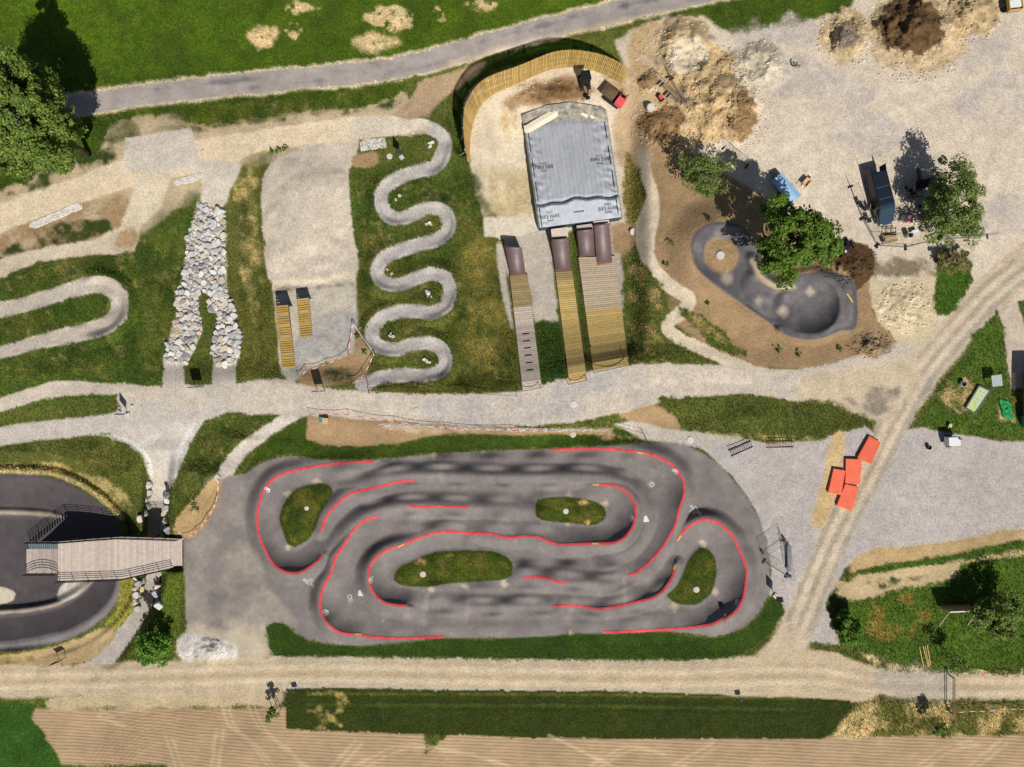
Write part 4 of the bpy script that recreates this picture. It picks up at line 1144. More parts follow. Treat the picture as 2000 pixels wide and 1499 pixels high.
# ---------------------------------------------------------------- grass blades
rng = np.random.default_rng(4)
gk = np.array([1.0 if c[1] == 'grass' else 0.0 for c in CLASSES])
NT = 130000
tpx = rng.uniform(-60, 2060, NT * 3)
tpy = rng.uniform(-60, 1560, NT * 3)
ti = np.clip(np.round((tpx + 70) / STEP).astype(int) + 12, 0, NXG - 1)
tj = np.clip(np.round((tpy + 70) / STEP).astype(int) + 12, 0, NYG - 1)
keep = gk[CLS[tj, ti]] > 0.5
for poly in ([(990, 455), (1035, 455), (1062, 765), (1016, 770)], [(1074, 440), (1113, 440), (1150, 745), (1108, 752)], [(1123, 430), (1205, 425), (1232, 715), (1155, 730)], [(530, 570), (612, 570), (614, 662), (580, 722), (548, 722)], [(50, 1045), (360, 1045), (362, 1112), (60, 1145)]):
    keep &= sd_poly(tpx[None, :], tpy[None, :], np.array(poly, float))[0] > 1
tpx, tpy, ti, tj = tpx[keep][:NT], tpy[keep][:NT], ti[keep][:NT], tj[keep][:NT]
tz = Z[tj, ti]
lawnk = np.array([c[0].startswith('lawn') for c in CLASSES])
short = ((tpy < 150) & (tpx < 1700)) | ((tpx < 200) & (tpy > 1360)) | lawnk[CLS[tj, ti]]
hb = np.where(short, rng.uniform(0.04, 0.10, len(tpx)), rng.uniform(0.07, 0.24, len(tpx)))
base = np.stack([(tpx - CX) * S * (H - tz) / H, (CY - tpy) * S * (H - tz) / H, tz - 0.02], -1)
tz = tz
hot = rng.random(len(tpx)) < 0.07
tcol = COL[tj, ti] * rng.uniform(0.75, 2.2, (len(tpx), 1)) * np.array([1.05, 1.02, 0.95])
tcol = np.where(hot[:, None], tcol * 0.5 + np.array([.30, .27, .14]) * 0.55, tcol)
vs, cs = [], []
for b_ in range(3):
    a = rng.uniform(0, 2 * math.pi, len(tpx))
    lean = rng.uniform(0.3, 1.0, len(tpx)) * hb
    dirv = np.stack([np.cos(a), np.sin(a), np.zeros_like(a)], -1)
    side = np.stack([-np.sin(a), np.cos(a), np.zeros_like(a)], -1) * (hb * 0.11 + 0.012)[:, None]
    tip = base + dirv * lean[:, None] + np.array([0, 0, 1]) * hb[:, None]
    vs += [base - side, base + side, tip]
    cs += [tcol * 0.9, tcol * 0.9, tcol * 1.1]
V = np.stack(vs, 1).reshape(-1, 3)
Cc = np.clip(np.stack(cs, 1).reshape(-1, 3), 0.004, 0.8)
o = link('grass', np_mesh('grass', V, np.arange(len(V)).reshape(-1, 3), False, Cc), tuft_mat())
o['kind'] = 'stuff'
o['label'] = 'grass blades standing on the meadows, banks and lawns'
o['category'] = 'grass'
# ---------------------------------------------------------------- shared materials of the built things
M_red = mat('red_line_paint', C(206, 58, 66), 0.8, var=0.12, scale=1.6, spec=0.2, col2=C(232, 96, 98))
M_wht = mat('white_road_paint', C(232, 230, 226), 0.8, var=0.10, scale=8, spec=0.2)
M_yel = mat('yellow_mark_paint', C(214, 182, 92), 0.8, var=0.1, spec=0.2)
M_conc = mat('concrete', C(214, 208, 198), 0.9, var=0.10, scale=5, spec=0.2, bump=0.3)
M_concd = mat('dark_concrete', C(90, 88, 88), 0.9, var=0.1, spec=0.2)
M_larch = mat('larch_boards', C(208, 172, 102), 0.8, var=0.2, scale=3, stretch=(1, 1, 0.25), spec=0.2)
M_newwood = mat('fresh_planks', C(208, 178, 112), 0.8, var=0.15, scale=3, spec=0.2)
M_oldwood = mat('weathered_planks', C(198, 180, 152), 0.85, var=0.14, scale=3, spec=0.2)
M_grywood = mat('grey_planks', C(212, 195, 180), 0.85, var=0.13, scale=2.5, spec=0.2)
M_brnwood = mat('brown_planks', C(170, 148, 106), 0.85, var=0.16, scale=3, spec=0.2)
M_ply = mat('brown_riding_panel', C(112, 92, 90), 0.5, var=0.12, scale=1.6, spec=0.5)
M_ochre = mat('ochre_planks', C(180, 148, 80), 0.85, var=0.16, scale=3, spec=0.2)
M_dark = mat('dark_steel', C(40, 42, 46), 0.5, metal=0.4, var=0.1)
M_black = mat('black_plastic', C(30, 31, 35), 0.6, var=0.1)
M_galv = mat('galvanised_steel', C(120, 124, 128), 0.45, metal=0.6, var=0.12)
M_rock = mat('pale_limestone', C(220, 214, 206), 0.9, var=0.22, scale=2.2, spec=0.2, bump=0.5)
M_rockd = mat('grey_limestone', C(172, 168, 166), 0.9, var=0.2, scale=2.2, spec=0.2, bump=0.5)
M_rockw = mat('warm_limestone', C(216, 204, 184), 0.9, var=0.2, scale=2.2, spec=0.2, bump=0.5)
M_rockt = mat('tan_limestone', C(206, 186, 156), 0.9, var=0.22, scale=2.2, spec=0.2, bump=0.5)
M_rockg = mat('blue_grey_limestone', C(200, 198, 196), 0.9, var=0.25, scale=2.2, spec=0.2, bump=0.5)
M_rust = mat('rusty_steel', C(142, 104, 82), 0.8, var=0.3, scale=6, spec=0.2)
M_whiteplastic = mat('white_plastic', C(236, 236, 234), 0.5, var=0.05)
M_orange = mat('orange_vinyl', C(240, 106, 70), 0.5, var=0.14, scale=1.6, bump=0.8)
M_bark = mat('bark', C(96, 82, 66), 0.9, var=0.3, scale=6, spec=0.1)


def text_mesh(body, size, name='lettering'):
    cu = bpy.data.curves.new(name, 'FONT')
    cu.body = body
    cu.size = size
    cu.align_x = 'CENTER'
    cu.align_y = 'CENTER'
    cu.resolution_u = 2
    tmp = bpy.data.objects.new(name, cu)
    COLL.objects.link(tmp)
    dg = bpy.context.evaluated_depsgraph_get()
    dg.update()
    me = bpy.data.meshes.new_from_object(tmp.evaluated_get(dg))
    bpy.data.objects.remove(tmp)
    bpy.data.curves.remove(cu)
    return me


def drape(me, origin, ang, surf, lift=0.012, cuts=2):
    """bend a flat mesh (metres round 0,0) onto a surface given by surf(x, y) -> z"""
    bm = bmesh.new()
    bm.from_mesh(me)
    bmesh.ops.triangulate(bm, faces=bm.faces)
    for _ in range(cuts):
        bmesh.ops.subdivide_edges(bm, edges=[e for e in bm.edges if e.calc_length() > 0.18], cuts=1)
    ca, sa = math.cos(ang), math.sin(ang)
    for v in bm.verts:
        x, y = v.co.x * ca - v.co.y * sa + origin[0], v.co.x * sa + v.co.y * ca + origin[1]
        v.co = (x, y, surf(x, y) + lift)
    bm.to_mesh(me)
    bm.free()
    return me


# ---------------------------------------------------------------- red lines, arrows and lettering on the pump track
def strip_mesh(name, pts, w, lift, step=4.0):
    p = catmull(pts, False, step)
    t = np.gradient(p, axis=0)
    t /= np.linalg.norm(t, axis=1)[:, None] + 1e-9
    nrm = np.stack([-t[:, 1], t[:, 0]], -1)
    vs, fs = [], []
    for i in range(len(p)):
        for s_ in (-0.5, 0, 0.5):
            q = p[i] + nrm[i] * w * s_
            vs.append(tuple(G(q[0], q[1], lift)))
    for i in range(len(p) - 1):
        for k in range(2):
            a = i * 3 + k
            fs.append((a, a + 1, a + 4, a + 3))
    me = bpy.data.meshes.new(name)
    me.from_pydata(vs, [], fs)
    me.update()
    me.polygons.foreach_set('use_smooth', np.ones(len(me.polygons), bool))
    return me


LINE_WORDS = ['round the west bend and up to the top straight', 'short line above the kidney-shaped west island', 'long line sweeping round the lower west bend', 'short straight line between two middle lanes', 'longest wavy line looping past the long middle island', 'line round the big east bend by the gravel', 'line round the south-east bend and along the bottom', 'very short line east of the long island', 'wavy line beside the drop-shaped east island']
for pts, wd in zip(RED, LINE_WORDS):
    o = link('track_line', strip_mesh('track_line', pts, 5.2, 0.03), M_red)
    tag(o, 'red painted track line, ' + wd, 'track line', 'red lines painted on the pump track')
for (x, y, a, wd) in ((783, 1066, -.5, 'above the west tip of the long island'), (1163, 947, 0.05, 'at the loose end above the oval island'), (1250, 885, .2, 'where the top straight enters the east bend'), (700, 1239, .1, 'at the bottom of the lower west bend'), (1318, 1106, 1.9, 'at the tip beside the drop-shaped island'), (1326, 1052, -1.0, 'at the start of the south-east bend'), (1162, 1062, 0.0, 'below the oval island')):
    me = bpy.data.meshes.new('mark')
    k = 0.35
    me.from_pydata([(-.38, -.09, 0), (.38, -.09, 0), (.38, .09, 0), (-.38, .09, 0)], [], [(0, 1, 2, 3)])
    c = G(x, y)
    drape(me, c, -a, ground_z, 0.045, 2)
    tag(link('track_mark', me, M_yel), 'small yellow dash on the red line ' + wd, 'track mark', 'yellow dashes on the red lines')


def logo(px, py, ang):
    c = G(px, py)
    t = thing('painted_logo', c, 0)
    a = -ang
    up = Vector((-math.sin(a), math.cos(a)))
    for wd, dy, sz in (('BIKE PARK', 0.0, .34), ('SWISS', .36, .24)):
        me = text_mesh(wd, sz)
        me.transform(Matrix.Diagonal((1, 1.45, 1, 1)))
        me = drape(me, (c.x + up.x * dy, c.y + up.y * dy), a, ground_z, 0.03, 0)
        me.transform(Matrix.Translation(-c))
        link('lettering', me, M_wht, t)
    b = MB().add([(-.4, -.3, 0), (.15, -.3, 0), (.15, -.24, 0), (-.4, -.24, 0)], [(0, 1, 2, 3)])
    me = drape(b.mesh('underline'), c, a, ground_z, 0.03, 1)
    me.transform(Matrix.Translation(-c))
    link('underline', me, M_wht, t)
    b = MB().add([(.06 * math.cos(k) + .25, .62 + .06 * math.sin(k), 0) for k in np.linspace(0, 6.28, 8, endpoint=False)], [tuple(range(8))])
    me = drape(b.mesh('dot'), c, a, ground_z, 0.03, 0)
    me.transform(Matrix.Translation(-c))
    link('dot', me, M_wht, t)
    return t


tag(logo(605, 1138, math.radians(42)), 'white BIKE PARK lettering painted on dark asphalt by the forecourt', 'logo', 'white logos painted on the track')
tag(logo(1356, 994, math.radians(222)), 'white BIKE PARK lettering painted upside down near the east bend', 'logo', 'white logos painted on the track')
for (x, y, a, wd) in ((522, 957, 1.05, 'west of the kidney-shaped island'), (725, 1133, -1.5, 'west of the long island'), (636, 1196, 0.9, 'in the lower west bend'), (1318, 921, 0.7, 'in the big east bend'), (1234, 1012, 1.5, 'east of the oval island'), (1441, 1177, -1.0, 'east of the drop-shaped island')):
    b = MB()                                  # little bicycle sign: two wheels and a frame
    for cx_ in (-.32, .32):
        ring = [(cx_ + r_ * math.cos(t_), r_ * math.sin(t_), 0) for t_ in np.linspace(0, 2 * math.pi, 10, endpoint=False) for r_ in (.2, .29)]
        b.add(ring, [(2 * i, 2 * i + 1, (2 * i + 3) % 20, (2 * i + 2) % 20) for i in range(10)])
    for (p, q) in (((-.32, 0), (-.1, .34)), ((-.1, .34), (.24, .34)), ((.24, .34), (.32, 0)), ((-.1, .34), (.0, 0)), ((.0, 0), (.24, .34))):
        dx_, dy_ = q[0] - p[0], q[1] - p[1]
        L_ = math.hypot(dx_, dy_)
        nx_, ny_ = -dy_ / L_ * .05, dx_ / L_ * .05
        b.add([(p[0] + nx_, p[1] + ny_, 0), (p[0] - nx_, p[1] - ny_, 0), (q[0] - nx_, q[1] - ny_, 0), (q[0] + nx_, q[1] + ny_, 0)], [(0, 1, 2, 3)])
    bme = b.mesh('bike_sign')
    bme.transform(Matrix.Scale(.62, 4))
    me = drape(bme, G(x, y), -a, ground_z, 0.03, 0)
    tag(link('bike_symbol', me, M_wht), 'small white bicycle symbol painted on the berm ' + wd, 'painted symbol', 'bicycle symbols on the berms')
for (x, y, wd) in ((704, 1159, 'by the round drain of the west bend'), (1262, 1014, 'on the ridge beside the east bend')):
    b = MB().add([(-.38, -.3, 0), (.34, -.4, 0), (.1, .42, 0), (-.2, .3, 0)], [(0, 1, 2, 3)])
    tag(link('painted_arrow', drape(b.mesh('arrow'), G(x, y), 0.2, ground_z, 0.03, 1), M_wht), 'white arrowhead painted on the asphalt ' + wd, 'painted arrow')

# ---------------------------------------------------------------- manhole covers and drain lids
DISC = [(814, 803, 7, 'on the main path'), (1120, 790, 7, 'on the main path below the jump ramps'), (1348, 860, 7, 'on the gravel by the pump track corner'), (599, 993, 4.5, 'in the kidney-shaped grass island'), (1105, 999, 5.5, 'in the oval grass island'), (826, 1122, 6, 'in the long grass island'), (1360, 1152, 6, 'in the drop-shaped grass island'), (1237, 453, 7, 'beside the footpath near the ramps'), (1407, 499, 8, 'in the earth centre of the asphalt bowl'), (1270, 212, 7.5, 'on a ring by the red dumper'), (761, 306, 6, 'in the grass by the slalom start'), (423, 933, 6.5, 'on the bank above the forecourt'), (1119, 849, 6, 'in the green bank above the pump track')]
for x, y, r, wd in DISC:
    c = G(x, y)
    R = r * S
    hh = 0.45 if (x, y) == (1270, 212) else 0.06
    t = thing('manhole_cover', c, 0, 'round pale concrete manhole cover ' + wd, 'manhole cover', 'concrete manhole covers')
    b = MB().cyl((0, 0, -0.5), R, 0.5 + hh - 0.02, 24)
    b.build('frame_ring', M_conc, t, bevel=0.008)
    MB().cyl((0, 0, hh - 0.03), R * 0.84, 0.05, 24).build('lid', M_conc, t, bevel=0.01)
for x, y, wd in ((683, 1166, 'in the west bend of the pump track'), (1273, 947, 'in the east bend of the pump track'), (1068, 507, 'in the gravel between the ramps')):
    c = G(x, y)
    t = thing('drain', c, 0, 'small dark round drain ' + wd, 'drain', 'drains')
    ring = MB()
    secs = [[(rr * math.cos(a), rr * math.sin(a), zz) for a in np.linspace(0, 2 * math.pi, 16, endpoint=False)] for rr, zz in ((.2, -.1), (.2, .02), (.28, .02), (.28, -.1))]
    ring.loft(secs, False).build('rim', M_conc, t)
    MB().cyl((0, 0, -.1), .2, .06, 16).build('grate', M_black, t)

# ---------------------------------------------------------------- stones
def rock_mesh(seed, flat=0.45, sub=2):
    bm = bmesh.new()
    bmesh.ops.create_icosphere(bm, subdivisions=sub, radius=0.5)
    r = random.Random(seed)
    planes = [(Vector((r.gauss(0, 1), r.gauss(0, 1), r.gauss(0, 0.25))).normalized(), r.uniform(0.26, 0.40)) for _ in range(7)] + [(Vector((r.gauss(0, .22), r.gauss(0, .22), 1)).normalized(), r.uniform(.2, .28))]
    for v in bm.verts:
        for n, dd in planes:
            k = v.co.dot(n)
            if k > dd:
                v.co -= n * (k - dd)
        v.co += Vector((r.gauss(0, .008), r.gauss(0, .008), r.gauss(0, .008)))
        v.co.z *= flat / 0.5
    me = bpy.data.meshes.new('stone')
    bm.to_mesh(me)
    bm.free()
    return me


ROCKS = []
for k in range(12):
    me = rock_mesh(100 + k, 0.42 + 0.05 * (k % 4), 2)
    me.materials.append((M_rock, M_rockw, M_rockg, M_rock, M_rockt, M_rock, M_rockg, M_rock, M_rockd, M_rockw, M_rock, M_rockg)[k])
    ROCKS.append(me)


def place_rock(name, x, y, size, parent=None, sink=0.12, k=None, rz=None, tilt=0.2, rr=random):
    o = bpy.data.objects.new(name, ROCKS[rr.randrange(len(ROCKS)) if k is None else k])
    COLL.objects.link(o)
    o.location = G(x, y, size * 0.3 - sink * size)
    o.rotation_euler = (rr.uniform(-tilt, tilt), rr.uniform(-tilt, tilt), rr.uniform(0, 6.28) if rz is None else rz)
    o.scale = (size * rr.uniform(.85, 1.25), size * rr.uniform(.8, 1.1), size * rr.uniform(.8, 1.15))
    if parent is not None:
        o.parent = parent
        o.location = Vector(o.location) - parent.location
    return o


def inside(x, y, poly, margin=0.0):
    ins, dm = False, 1e9
    n = len(poly)
    for i in range(n):
        ax, ay = poly[i]
        bx, by = poly[i - 1]
        if (ay > y) != (by > y) and x < (bx - ax) * (y - ay) / (by - ay) + ax:
            ins = not ins
        if margin:
            ex, ey = bx - ax, by - ay
            t = min(max(((x - ax) * ex + (y - ay) * ey) / (ex * ex + ey * ey + 1e-9), 0), 1)
            dm = min(dm, (x - ax - t * ex) ** 2 + (y - ay - t * ey) ** 2)
    return ins and (not margin or dm > margin * margin)


def zg(*pts):
    return [(300 + a / 3.75, 380 + b / 3.75) for a, b in pts]


GARDEN = zg((325, 60), (300, 170), (270, 240), (240, 350), (235, 430), (225, 560), (215, 610), (160, 730), (165, 790), (175, 860), (140, 980), (115, 1050), (85, 1120), (80, 1190), (95, 1245), (240, 1250), (270, 1190), (300, 1120), (320, 1060), (355, 990), (350, 910), (330, 850), (330, 740), (350, 705), (380, 720), (410, 760), (400, 830), (430, 865), (470, 880), (450, 960), (450, 1030), (440, 1120), (415, 1150), (440, 1200), (480, 1250), (605, 1255), (610, 1190), (640, 1110), (630, 990), (600, 890), (580, 790), (545, 730), (525, 600), (525, 400), (525, 150), (510, 115), (430, 110), (380, 70))
rg = thing('rock_garden', G(385, 560), 0, 'pale limestone rock garden forking into two legs down the bank', 'rock garden')
gpoly = np.array(GARDEN)
rr = random.Random(3)
spots = []
tries = 0
while len(spots) < 290 and tries < 30000:
    tries += 1
    x, y = rr.uniform(gpoly[:, 0].min(), gpoly[:, 0].max()), rr.uniform(gpoly[:, 1].min(), gpoly[:, 1].max())
    if not inside(x, y, GARDEN, 1.5):
        continue
    if math.hypot(x - 439, y - 604) < 13:
        continue
    if any((x - a) ** 2 + (y - b) ** 2 < 8.4 ** 2 for a, b in spots):
        continue
    spots.append((x, y))
for (x, y) in spots:
    place_rock('stone', x, y, rr.choice((rr.uniform(0.5, .75), rr.uniform(.7, .95), rr.uniform(.85, 1.25))), rg, sink=0.2, tilt=0.28, rr=rr)
bedme = MB()
bedme.add([tuple(G(x, y, 0.1) - rg.location) for x, y in GARDEN], [tuple(range(len(GARDEN)))])
# small stones filling the joints, too many to pick apart
fv, ff = [], []
for _ in range(2600):
    x, y = rr.uniform(gpoly[:, 0].min(), gpoly[:, 0].max()), rr.uniform(gpoly[:, 1].min(), gpoly[:, 1].max())
    if not inside(x, y, GARDEN, 1.0):
        continue
    c = G(x, y, 0.05) - rg.location
    s_ = rr.uniform(.12, .3)
    n0 = len(fv)
    a0 = rr.uniform(0, 6.28)
    for k in range(5):
        fv.append((c.x + s_ * math.cos(a0 + k * 1.257), c.y + s_ * math.sin(a0 + k * 1.257), c.z - .1))
    fv.append((c.x + rr.uniform(-.05, .05), c.y + rr.uniform(-.05, .05), c.z + s_ * .7))
    ff += [(n0 + k, n0 + (k + 1) % 5, n0 + 5) for k in range(5)]
me = bpy.data.meshes.new('filler')
me.from_pydata(fv, [], ff)
o = link('joint_stones', me, M_rock, rg)
o['kind'] = 'stuff'
# rough stones retaining the underpass
for nm, lab, pts, ss in (('stone_wall', 'row of pale boulders holding the west bank above the bridge', [(290, 948), (292, 962), (287, 975), (290, 990), (284, 1003), (276, 1012)], .85),
                         ('stone_wall', 'row of pale boulders holding the east bank above the bridge', [(330, 965), (329, 978), (327, 992), (325, 1004), (326, 1016), (322, 1028), (330, 1036)], .8),
                         ('stone_wall', 'row of pale boulders lining the path south-west of the bridge', [(268, 1128), (272, 1140), (266, 1150), (270, 1162), (266, 1175), (270, 1188), (280, 1134), (277, 1150)], .75),
                         ('stone_wall', 'row of pale boulders below the bridge edge by the shrub', [(313, 1118), (311, 1131), (313, 1145), (310, 1158), (311, 1172), (312, 1182)], .8)):
    t = thing(nm, G(*pts[0]), 0, lab, 'stone wall', 'boulder rows along the underpass')
    for x, y in pts:
        place_rock('boulder', x, y, ss * rr.uniform(1.1, 1.6), t, sink=0.0, rr=rr)
for x, y, n, wd in ((841, 283, 5, 'inside the first slalom bend'), (777, 389, 3, 'inside the second slalom bend'), (837, 437, 3, 'inside the third slalom bend'), (762, 531, 3, 'inside the fourth slalom bend'), (838, 576, 5, 'inside the fifth slalom bend'), (763, 654, 4, 'inside the sixth slalom bend'), (834, 706, 5, 'inside the last slalom bend by the path')):
    t = thing('stone_pile', G(x, y), 0, 'small pile of white limestone blocks ' + wd, 'stone pile', 'stone piles in the slalom bends')
    for k in range(n):
        place_rock('stone', x + rr.uniform(-6, 6), y + rr.uniform(-6, 6), rr.uniform(.35, .6), t, sink=0.0, k=rr.choice((0, 1, 4, 6)), rr=rr)
for x, y, s_, wd in ((396, 296, .35, 'on the sand beside the grey start pad'), (391, 341, .3, 'at the end of the white gravel bed'), (233, 797, .35, 'left of the flag'), (259, 794, .45, 'right of the flag'), (234, 803, .6, 'at the foot of the flag'), (315, 757, .3, 'by the left rock garden exit'), (1853, 832, .9, 'behind the white machine')):
    o = place_rock('boulder', x, y, s_, None, rr=rr)
    tag(o, 'single pale boulder ' + wd, 'boulder', 'loose boulders')


def gravel_bed(poly, n, label, lo=.06, hi=.13):
    p = np.array(poly)
    c0 = G(p[:, 0].mean(), p[:, 1].mean())
    v_, f_ = [], []
    while n > 0:
        x, y = rr.uniform(p[:, 0].min(), p[:, 0].max()), rr.uniform(p[:, 1].min(), p[:, 1].max())
        if not inside(x, y, poly):
            continue
        n -= 1
        c = G(x, y, 0.02)
        s_ = rr.uniform(lo, hi)
        k0 = len(v_)
        a0 = rr.uniform(0, 6.28)
        for k in range(4):
            v_.append((c.x + s_ * math.cos(a0 + k * 1.571), c.y + s_ * math.sin(a0 + k * 1.571), c.z - .04))
        v_.append((c.x, c.y, c.z + s_ * .8))
        f_ += [(k0 + k, k0 + (k + 1) % 4, k0 + 4) for k in range(4)]
    me = bpy.data.meshes.new('gravel')
    me.from_pydata(v_, [], f_)
    o = link('gravel_bed', me, M_rock)
    o['kind'] = 'stuff'
    o['label'] = label
    o['category'] = 'gravel'


gravel_bed([(57, 437), (150, 397), (160, 402), (160, 408), (70, 446), (58, 443)], 1300, 'long narrow bed of white gravel beside the upper trail')
gravel_bed([(340, 352), (385, 339), (393, 345), (380, 355), (342, 362)], 700, 'short bed of white gravel below the grey start pad')
gravel_bed([(703, 280), (712, 272), (752, 270), (755, 288), (705, 296)], 900, 'square bed of white gravel at the slalom start')
gravel_bed([(350, 1262), (372, 1245), (420, 1250), (455, 1262), (458, 1280), (400, 1310), (362, 1300)], 1100, 'loose white gravel spread over the heap on the forecourt', .03, .08)
gravel_bed([(740, 826), (1000, 836), (1190, 838), (1190, 842), (1000, 842), (740, 832)], 900, 'white stones along the lower edge of the main path')

# ---------------------------------------------------------------- wooden catch wall
def zw(*pts):
    return [(880 + a / 5.553, 60 + b / 5.553) for a, b in pts]


wall_px = catmull(zw((1860, 585), (1750, 520), (1640, 470), (1500, 425), (1350, 403), (1230, 405), (1080, 430), (900, 500), (700, 590), (520, 670), (400, 745), (330, 830), (270, 950), (230, 1100), (215, 1250), (212, 1330), (216, 1440)), False, 3.0)
wpts = [G(x, y) for x, y in wall_px]
cum = np.concatenate([[0], np.cumsum([(wpts[i + 1] - wpts[i]).xy.length for i in range(len(wpts) - 1)])])
Lw = cum[-1]


def wall_at(s_):
    x = np.interp(s_, cum, [p.x for p in wpts])
    y = np.interp(s_, cum, [p.y for p in wpts])
    z = np.interp(s_, cum, [p.z for p in wpts])
    x2 = np.interp(s_ + .1, cum, [p.x for p in wpts])
    y2 = np.interp(s_ + .1, cum, [p.y for p in wpts])
    x1 = np.interp(s_ - .1, cum, [p.x for p in wpts])
    y1 = np.interp(s_ - .1, cum, [p.y for p in wpts])
    t = Vector((x2 - x1, y2 - y1, 0)).normalized()
    return Vector((x, y, z)), t


def wall_h(u):
    return float(np.interp(u, [0, .1, .3, .5, .7, .82, .92, 1], [2.6, 3.3, 4.0, 4.4, 4.4, 4.2, 3.6, 1.2]))


def wall_lean(u):
    return float(np.interp(u, [0, .2, .5, .8, 1], [.9, .4, .15, .9, .3]))


wt = thing('board_wall', wpts[len(wpts) // 2], 0, 'tall curved wall of upright larch boards behind the airbag', 'wall')
NB = 132
for k in range(NB):
    u = (k + .5) / NB
    p, t = wall_at(u * Lw)
    n = Vector((t.y, -t.x, 0))       # outwards, away from the airbag
    if n.dot(Vector((1055 - CX, CY - 250, 0)) * S - p) > 0:
        n = -n
    h = wall_h(u) * rr.uniform(.985, 1.015)
    a = p + Vector((0, 0, -.25))
    b_ = p + n * wall_lean(u) + Vector((0, 0, h))
    MB().bar(a - wt.location, b_ - wt.location, .145, .025, up=n).build('board', M_larch, wt)
for fr, nm in ((.12, 'rail'), (.38, 'rail'), (.64, 'rail'), (.9, 'rail')):
    b = MB()
    prev = None
    for k in range(0, 61):
        u = k / 60
        p, t = wall_at(u * Lw)
        n = Vector((t.y, -t.x, 0))
        if n.dot(Vector((1055 - CX, CY - 250, 0)) * S - p) > 0:
            n = -n
        q = p + n * (wall_lean(u) * fr + .035) + Vector((0, 0, wall_h(u) * fr)) - wt.location
        if prev is not None:
            b.bar(prev, q, .05, .09)
        prev = q
    b.build(nm, M_larch, wt)
for k in range(13):
    u = (k + .5) / 13
    p, t = wall_at(u * Lw)
    n = Vector((t.y, -t.x, 0))
    if n.dot(Vector((1055 - CX, CY - 250, 0)) * S - p) > 0:
        n = -n
    h = wall_h(u)
    top = p + n * (wall_lean(u) + .1) + Vector((0, 0, h * .95)) - wt.location
    b = MB().bar(p + n * .1 - wt.location + Vector((0, 0, -.3)), top, .1, .1)
    b.build('post', M_oldwood, wt)
    foot = p + n * 1.3
    foot.z = ground_z(foot.x, foot.y) - .1
    MB().bar(foot - wt.location, p + n * (wall_lean(u) * .7 + .12) + Vector((0, 0, h * .66)) - wt.location, .07, .07).build('strut', M_oldwood, wt)

# ---------------------------------------------------------------- airbag
def za(a, b):
    return (1000 + a / 5.55, 190 + b / 5.55)


NW, NE, SE, SW = za(105, 190), za(1025, 140), za(1200, 1300), za(285, 1420)
gbase = zat(1120, 470)
AB = Vector((W(1118, 330, 0).x, W(1118, 330, 0).y, gbase))
CR = 0.79         # the crease, as a share of the length


def bag_px(u, v):
    u, v = np.asarray(u, float)[..., None], np.asarray(v, float)[..., None]
    a = np.array(NW) * (1 - u) + np.array(NE) * u
    b = np.array(SW) * (1 - u) + np.array(SE) * u
    return a * (1 - v) + b * v


def bag_z(u, v):
    u, v = np.asarray(u, float), np.asarray(v, float)
    ends = np.minimum(u, 1 - u)
    cr = CR + 0.012 * np.sin(u * 9) + .008 * np.sin(u * 23)
    body = 0.55 + 1.55 * np.interp(v, [0, .12, .5, CR - .03, 1], [0, .3, .75, 1.0, .84])
    body = body - 0.95 * np.exp(-((v - cr) / .012) ** 2) * smooth(0, .03, ends)
    body = body + 0.06 * np.abs(np.sin(u * 19 * math.pi)) * np.where(v < CR, 1, .35) * np.minimum(1, ends * 14)
    wr = vnoise(u * 14 + v * 9, v * 26 - u * 16, 7) - .5
    body = body + wr * 0.42 * (1 - np.minimum(1, ends * 4)) + wr * 0.08 * np.maximum(0, 1 - np.abs(v - CR) * 9) + (vnoise(u * 30, v * 30, 9) - .5) * .04
    body = body * (1 - .5 * np.maximum(0, 1 - ends * 40) ** 2)
    return gbase + body


def bag_pts(u, v, dz=0.0):
    z = bag_z(u, v)
    q = bag_px(u, v)
    k = S * (H - z) / H
    return np.stack([(q[..., 0] - CX) * k - AB.x, (CY - q[..., 1]) * k - AB.y, z + dz - AB.z], -1)


def bag_pt(u, v, dz=0.0):
    return Vector(bag_pts(np.array([u]), np.array([v]), dz)[0])


ab = thing('landing_airbag', AB, 0, 'huge grey ribbed landing airbag below the jump ramps', 'airbag')
nu, nv = 150, 120
V0 = 0.16


def sheet(v0f, v1, nu, nv):
    us = np.linspace(0, 1, nu + 1)
    v0 = np.array([v0f(u) for u in us])
    t = np.linspace(0, 1, nv + 1)[:, None]
    vv = v0[None, :] * (1 - t) + v1 * t
    vs = bag_pts(np.broadcast_to(us, vv.shape), vv).reshape(-1, 3)
    k = np.arange((nv + 1) * (nu + 1)).reshape(nv + 1, nu + 1)
    fs = np.stack([k[:-1, :-1], k[1:, :-1], k[1:, 1:], k[:-1, 1:]], -1).reshape(-1, 4)
    return vs, fs


def edge_v(u):
    return float(np.interp(u, [0, .06, .33, .48, .62, .78, .9, 1], [.17, .165, .075, .02, .045, .075, .085, .04]))


M_bag = mat('grey_airbag_cloth', C(188, 191, 197), 0.7, var=0.12, scale=.9, stretch=(1, .25, 1), spec=0.25)
M_front = mat('pale_airbag_cloth', C(202, 207, 213), 0.7, var=0.07, scale=1.2, spec=0.25)
M_cream = mat('cream_tarp', C(240, 228, 204), 0.8, var=0.06, spec=0.2)
M_side = mat('dark_airbag_side', C(74, 80, 92), 0.8, var=0.12, spec=0.2)
vs, fs = sheet(edge_v, CR, nu, nv)
me = np_mesh('cover', vs, fs, True)
link('cover', me, M_bag, ab)
vs, fs = sheet(lambda u: CR, 1.0, nu, 30)
me = np_mesh('front_panel', vs, fs, True)
link('front_panel', me, M_front, ab)
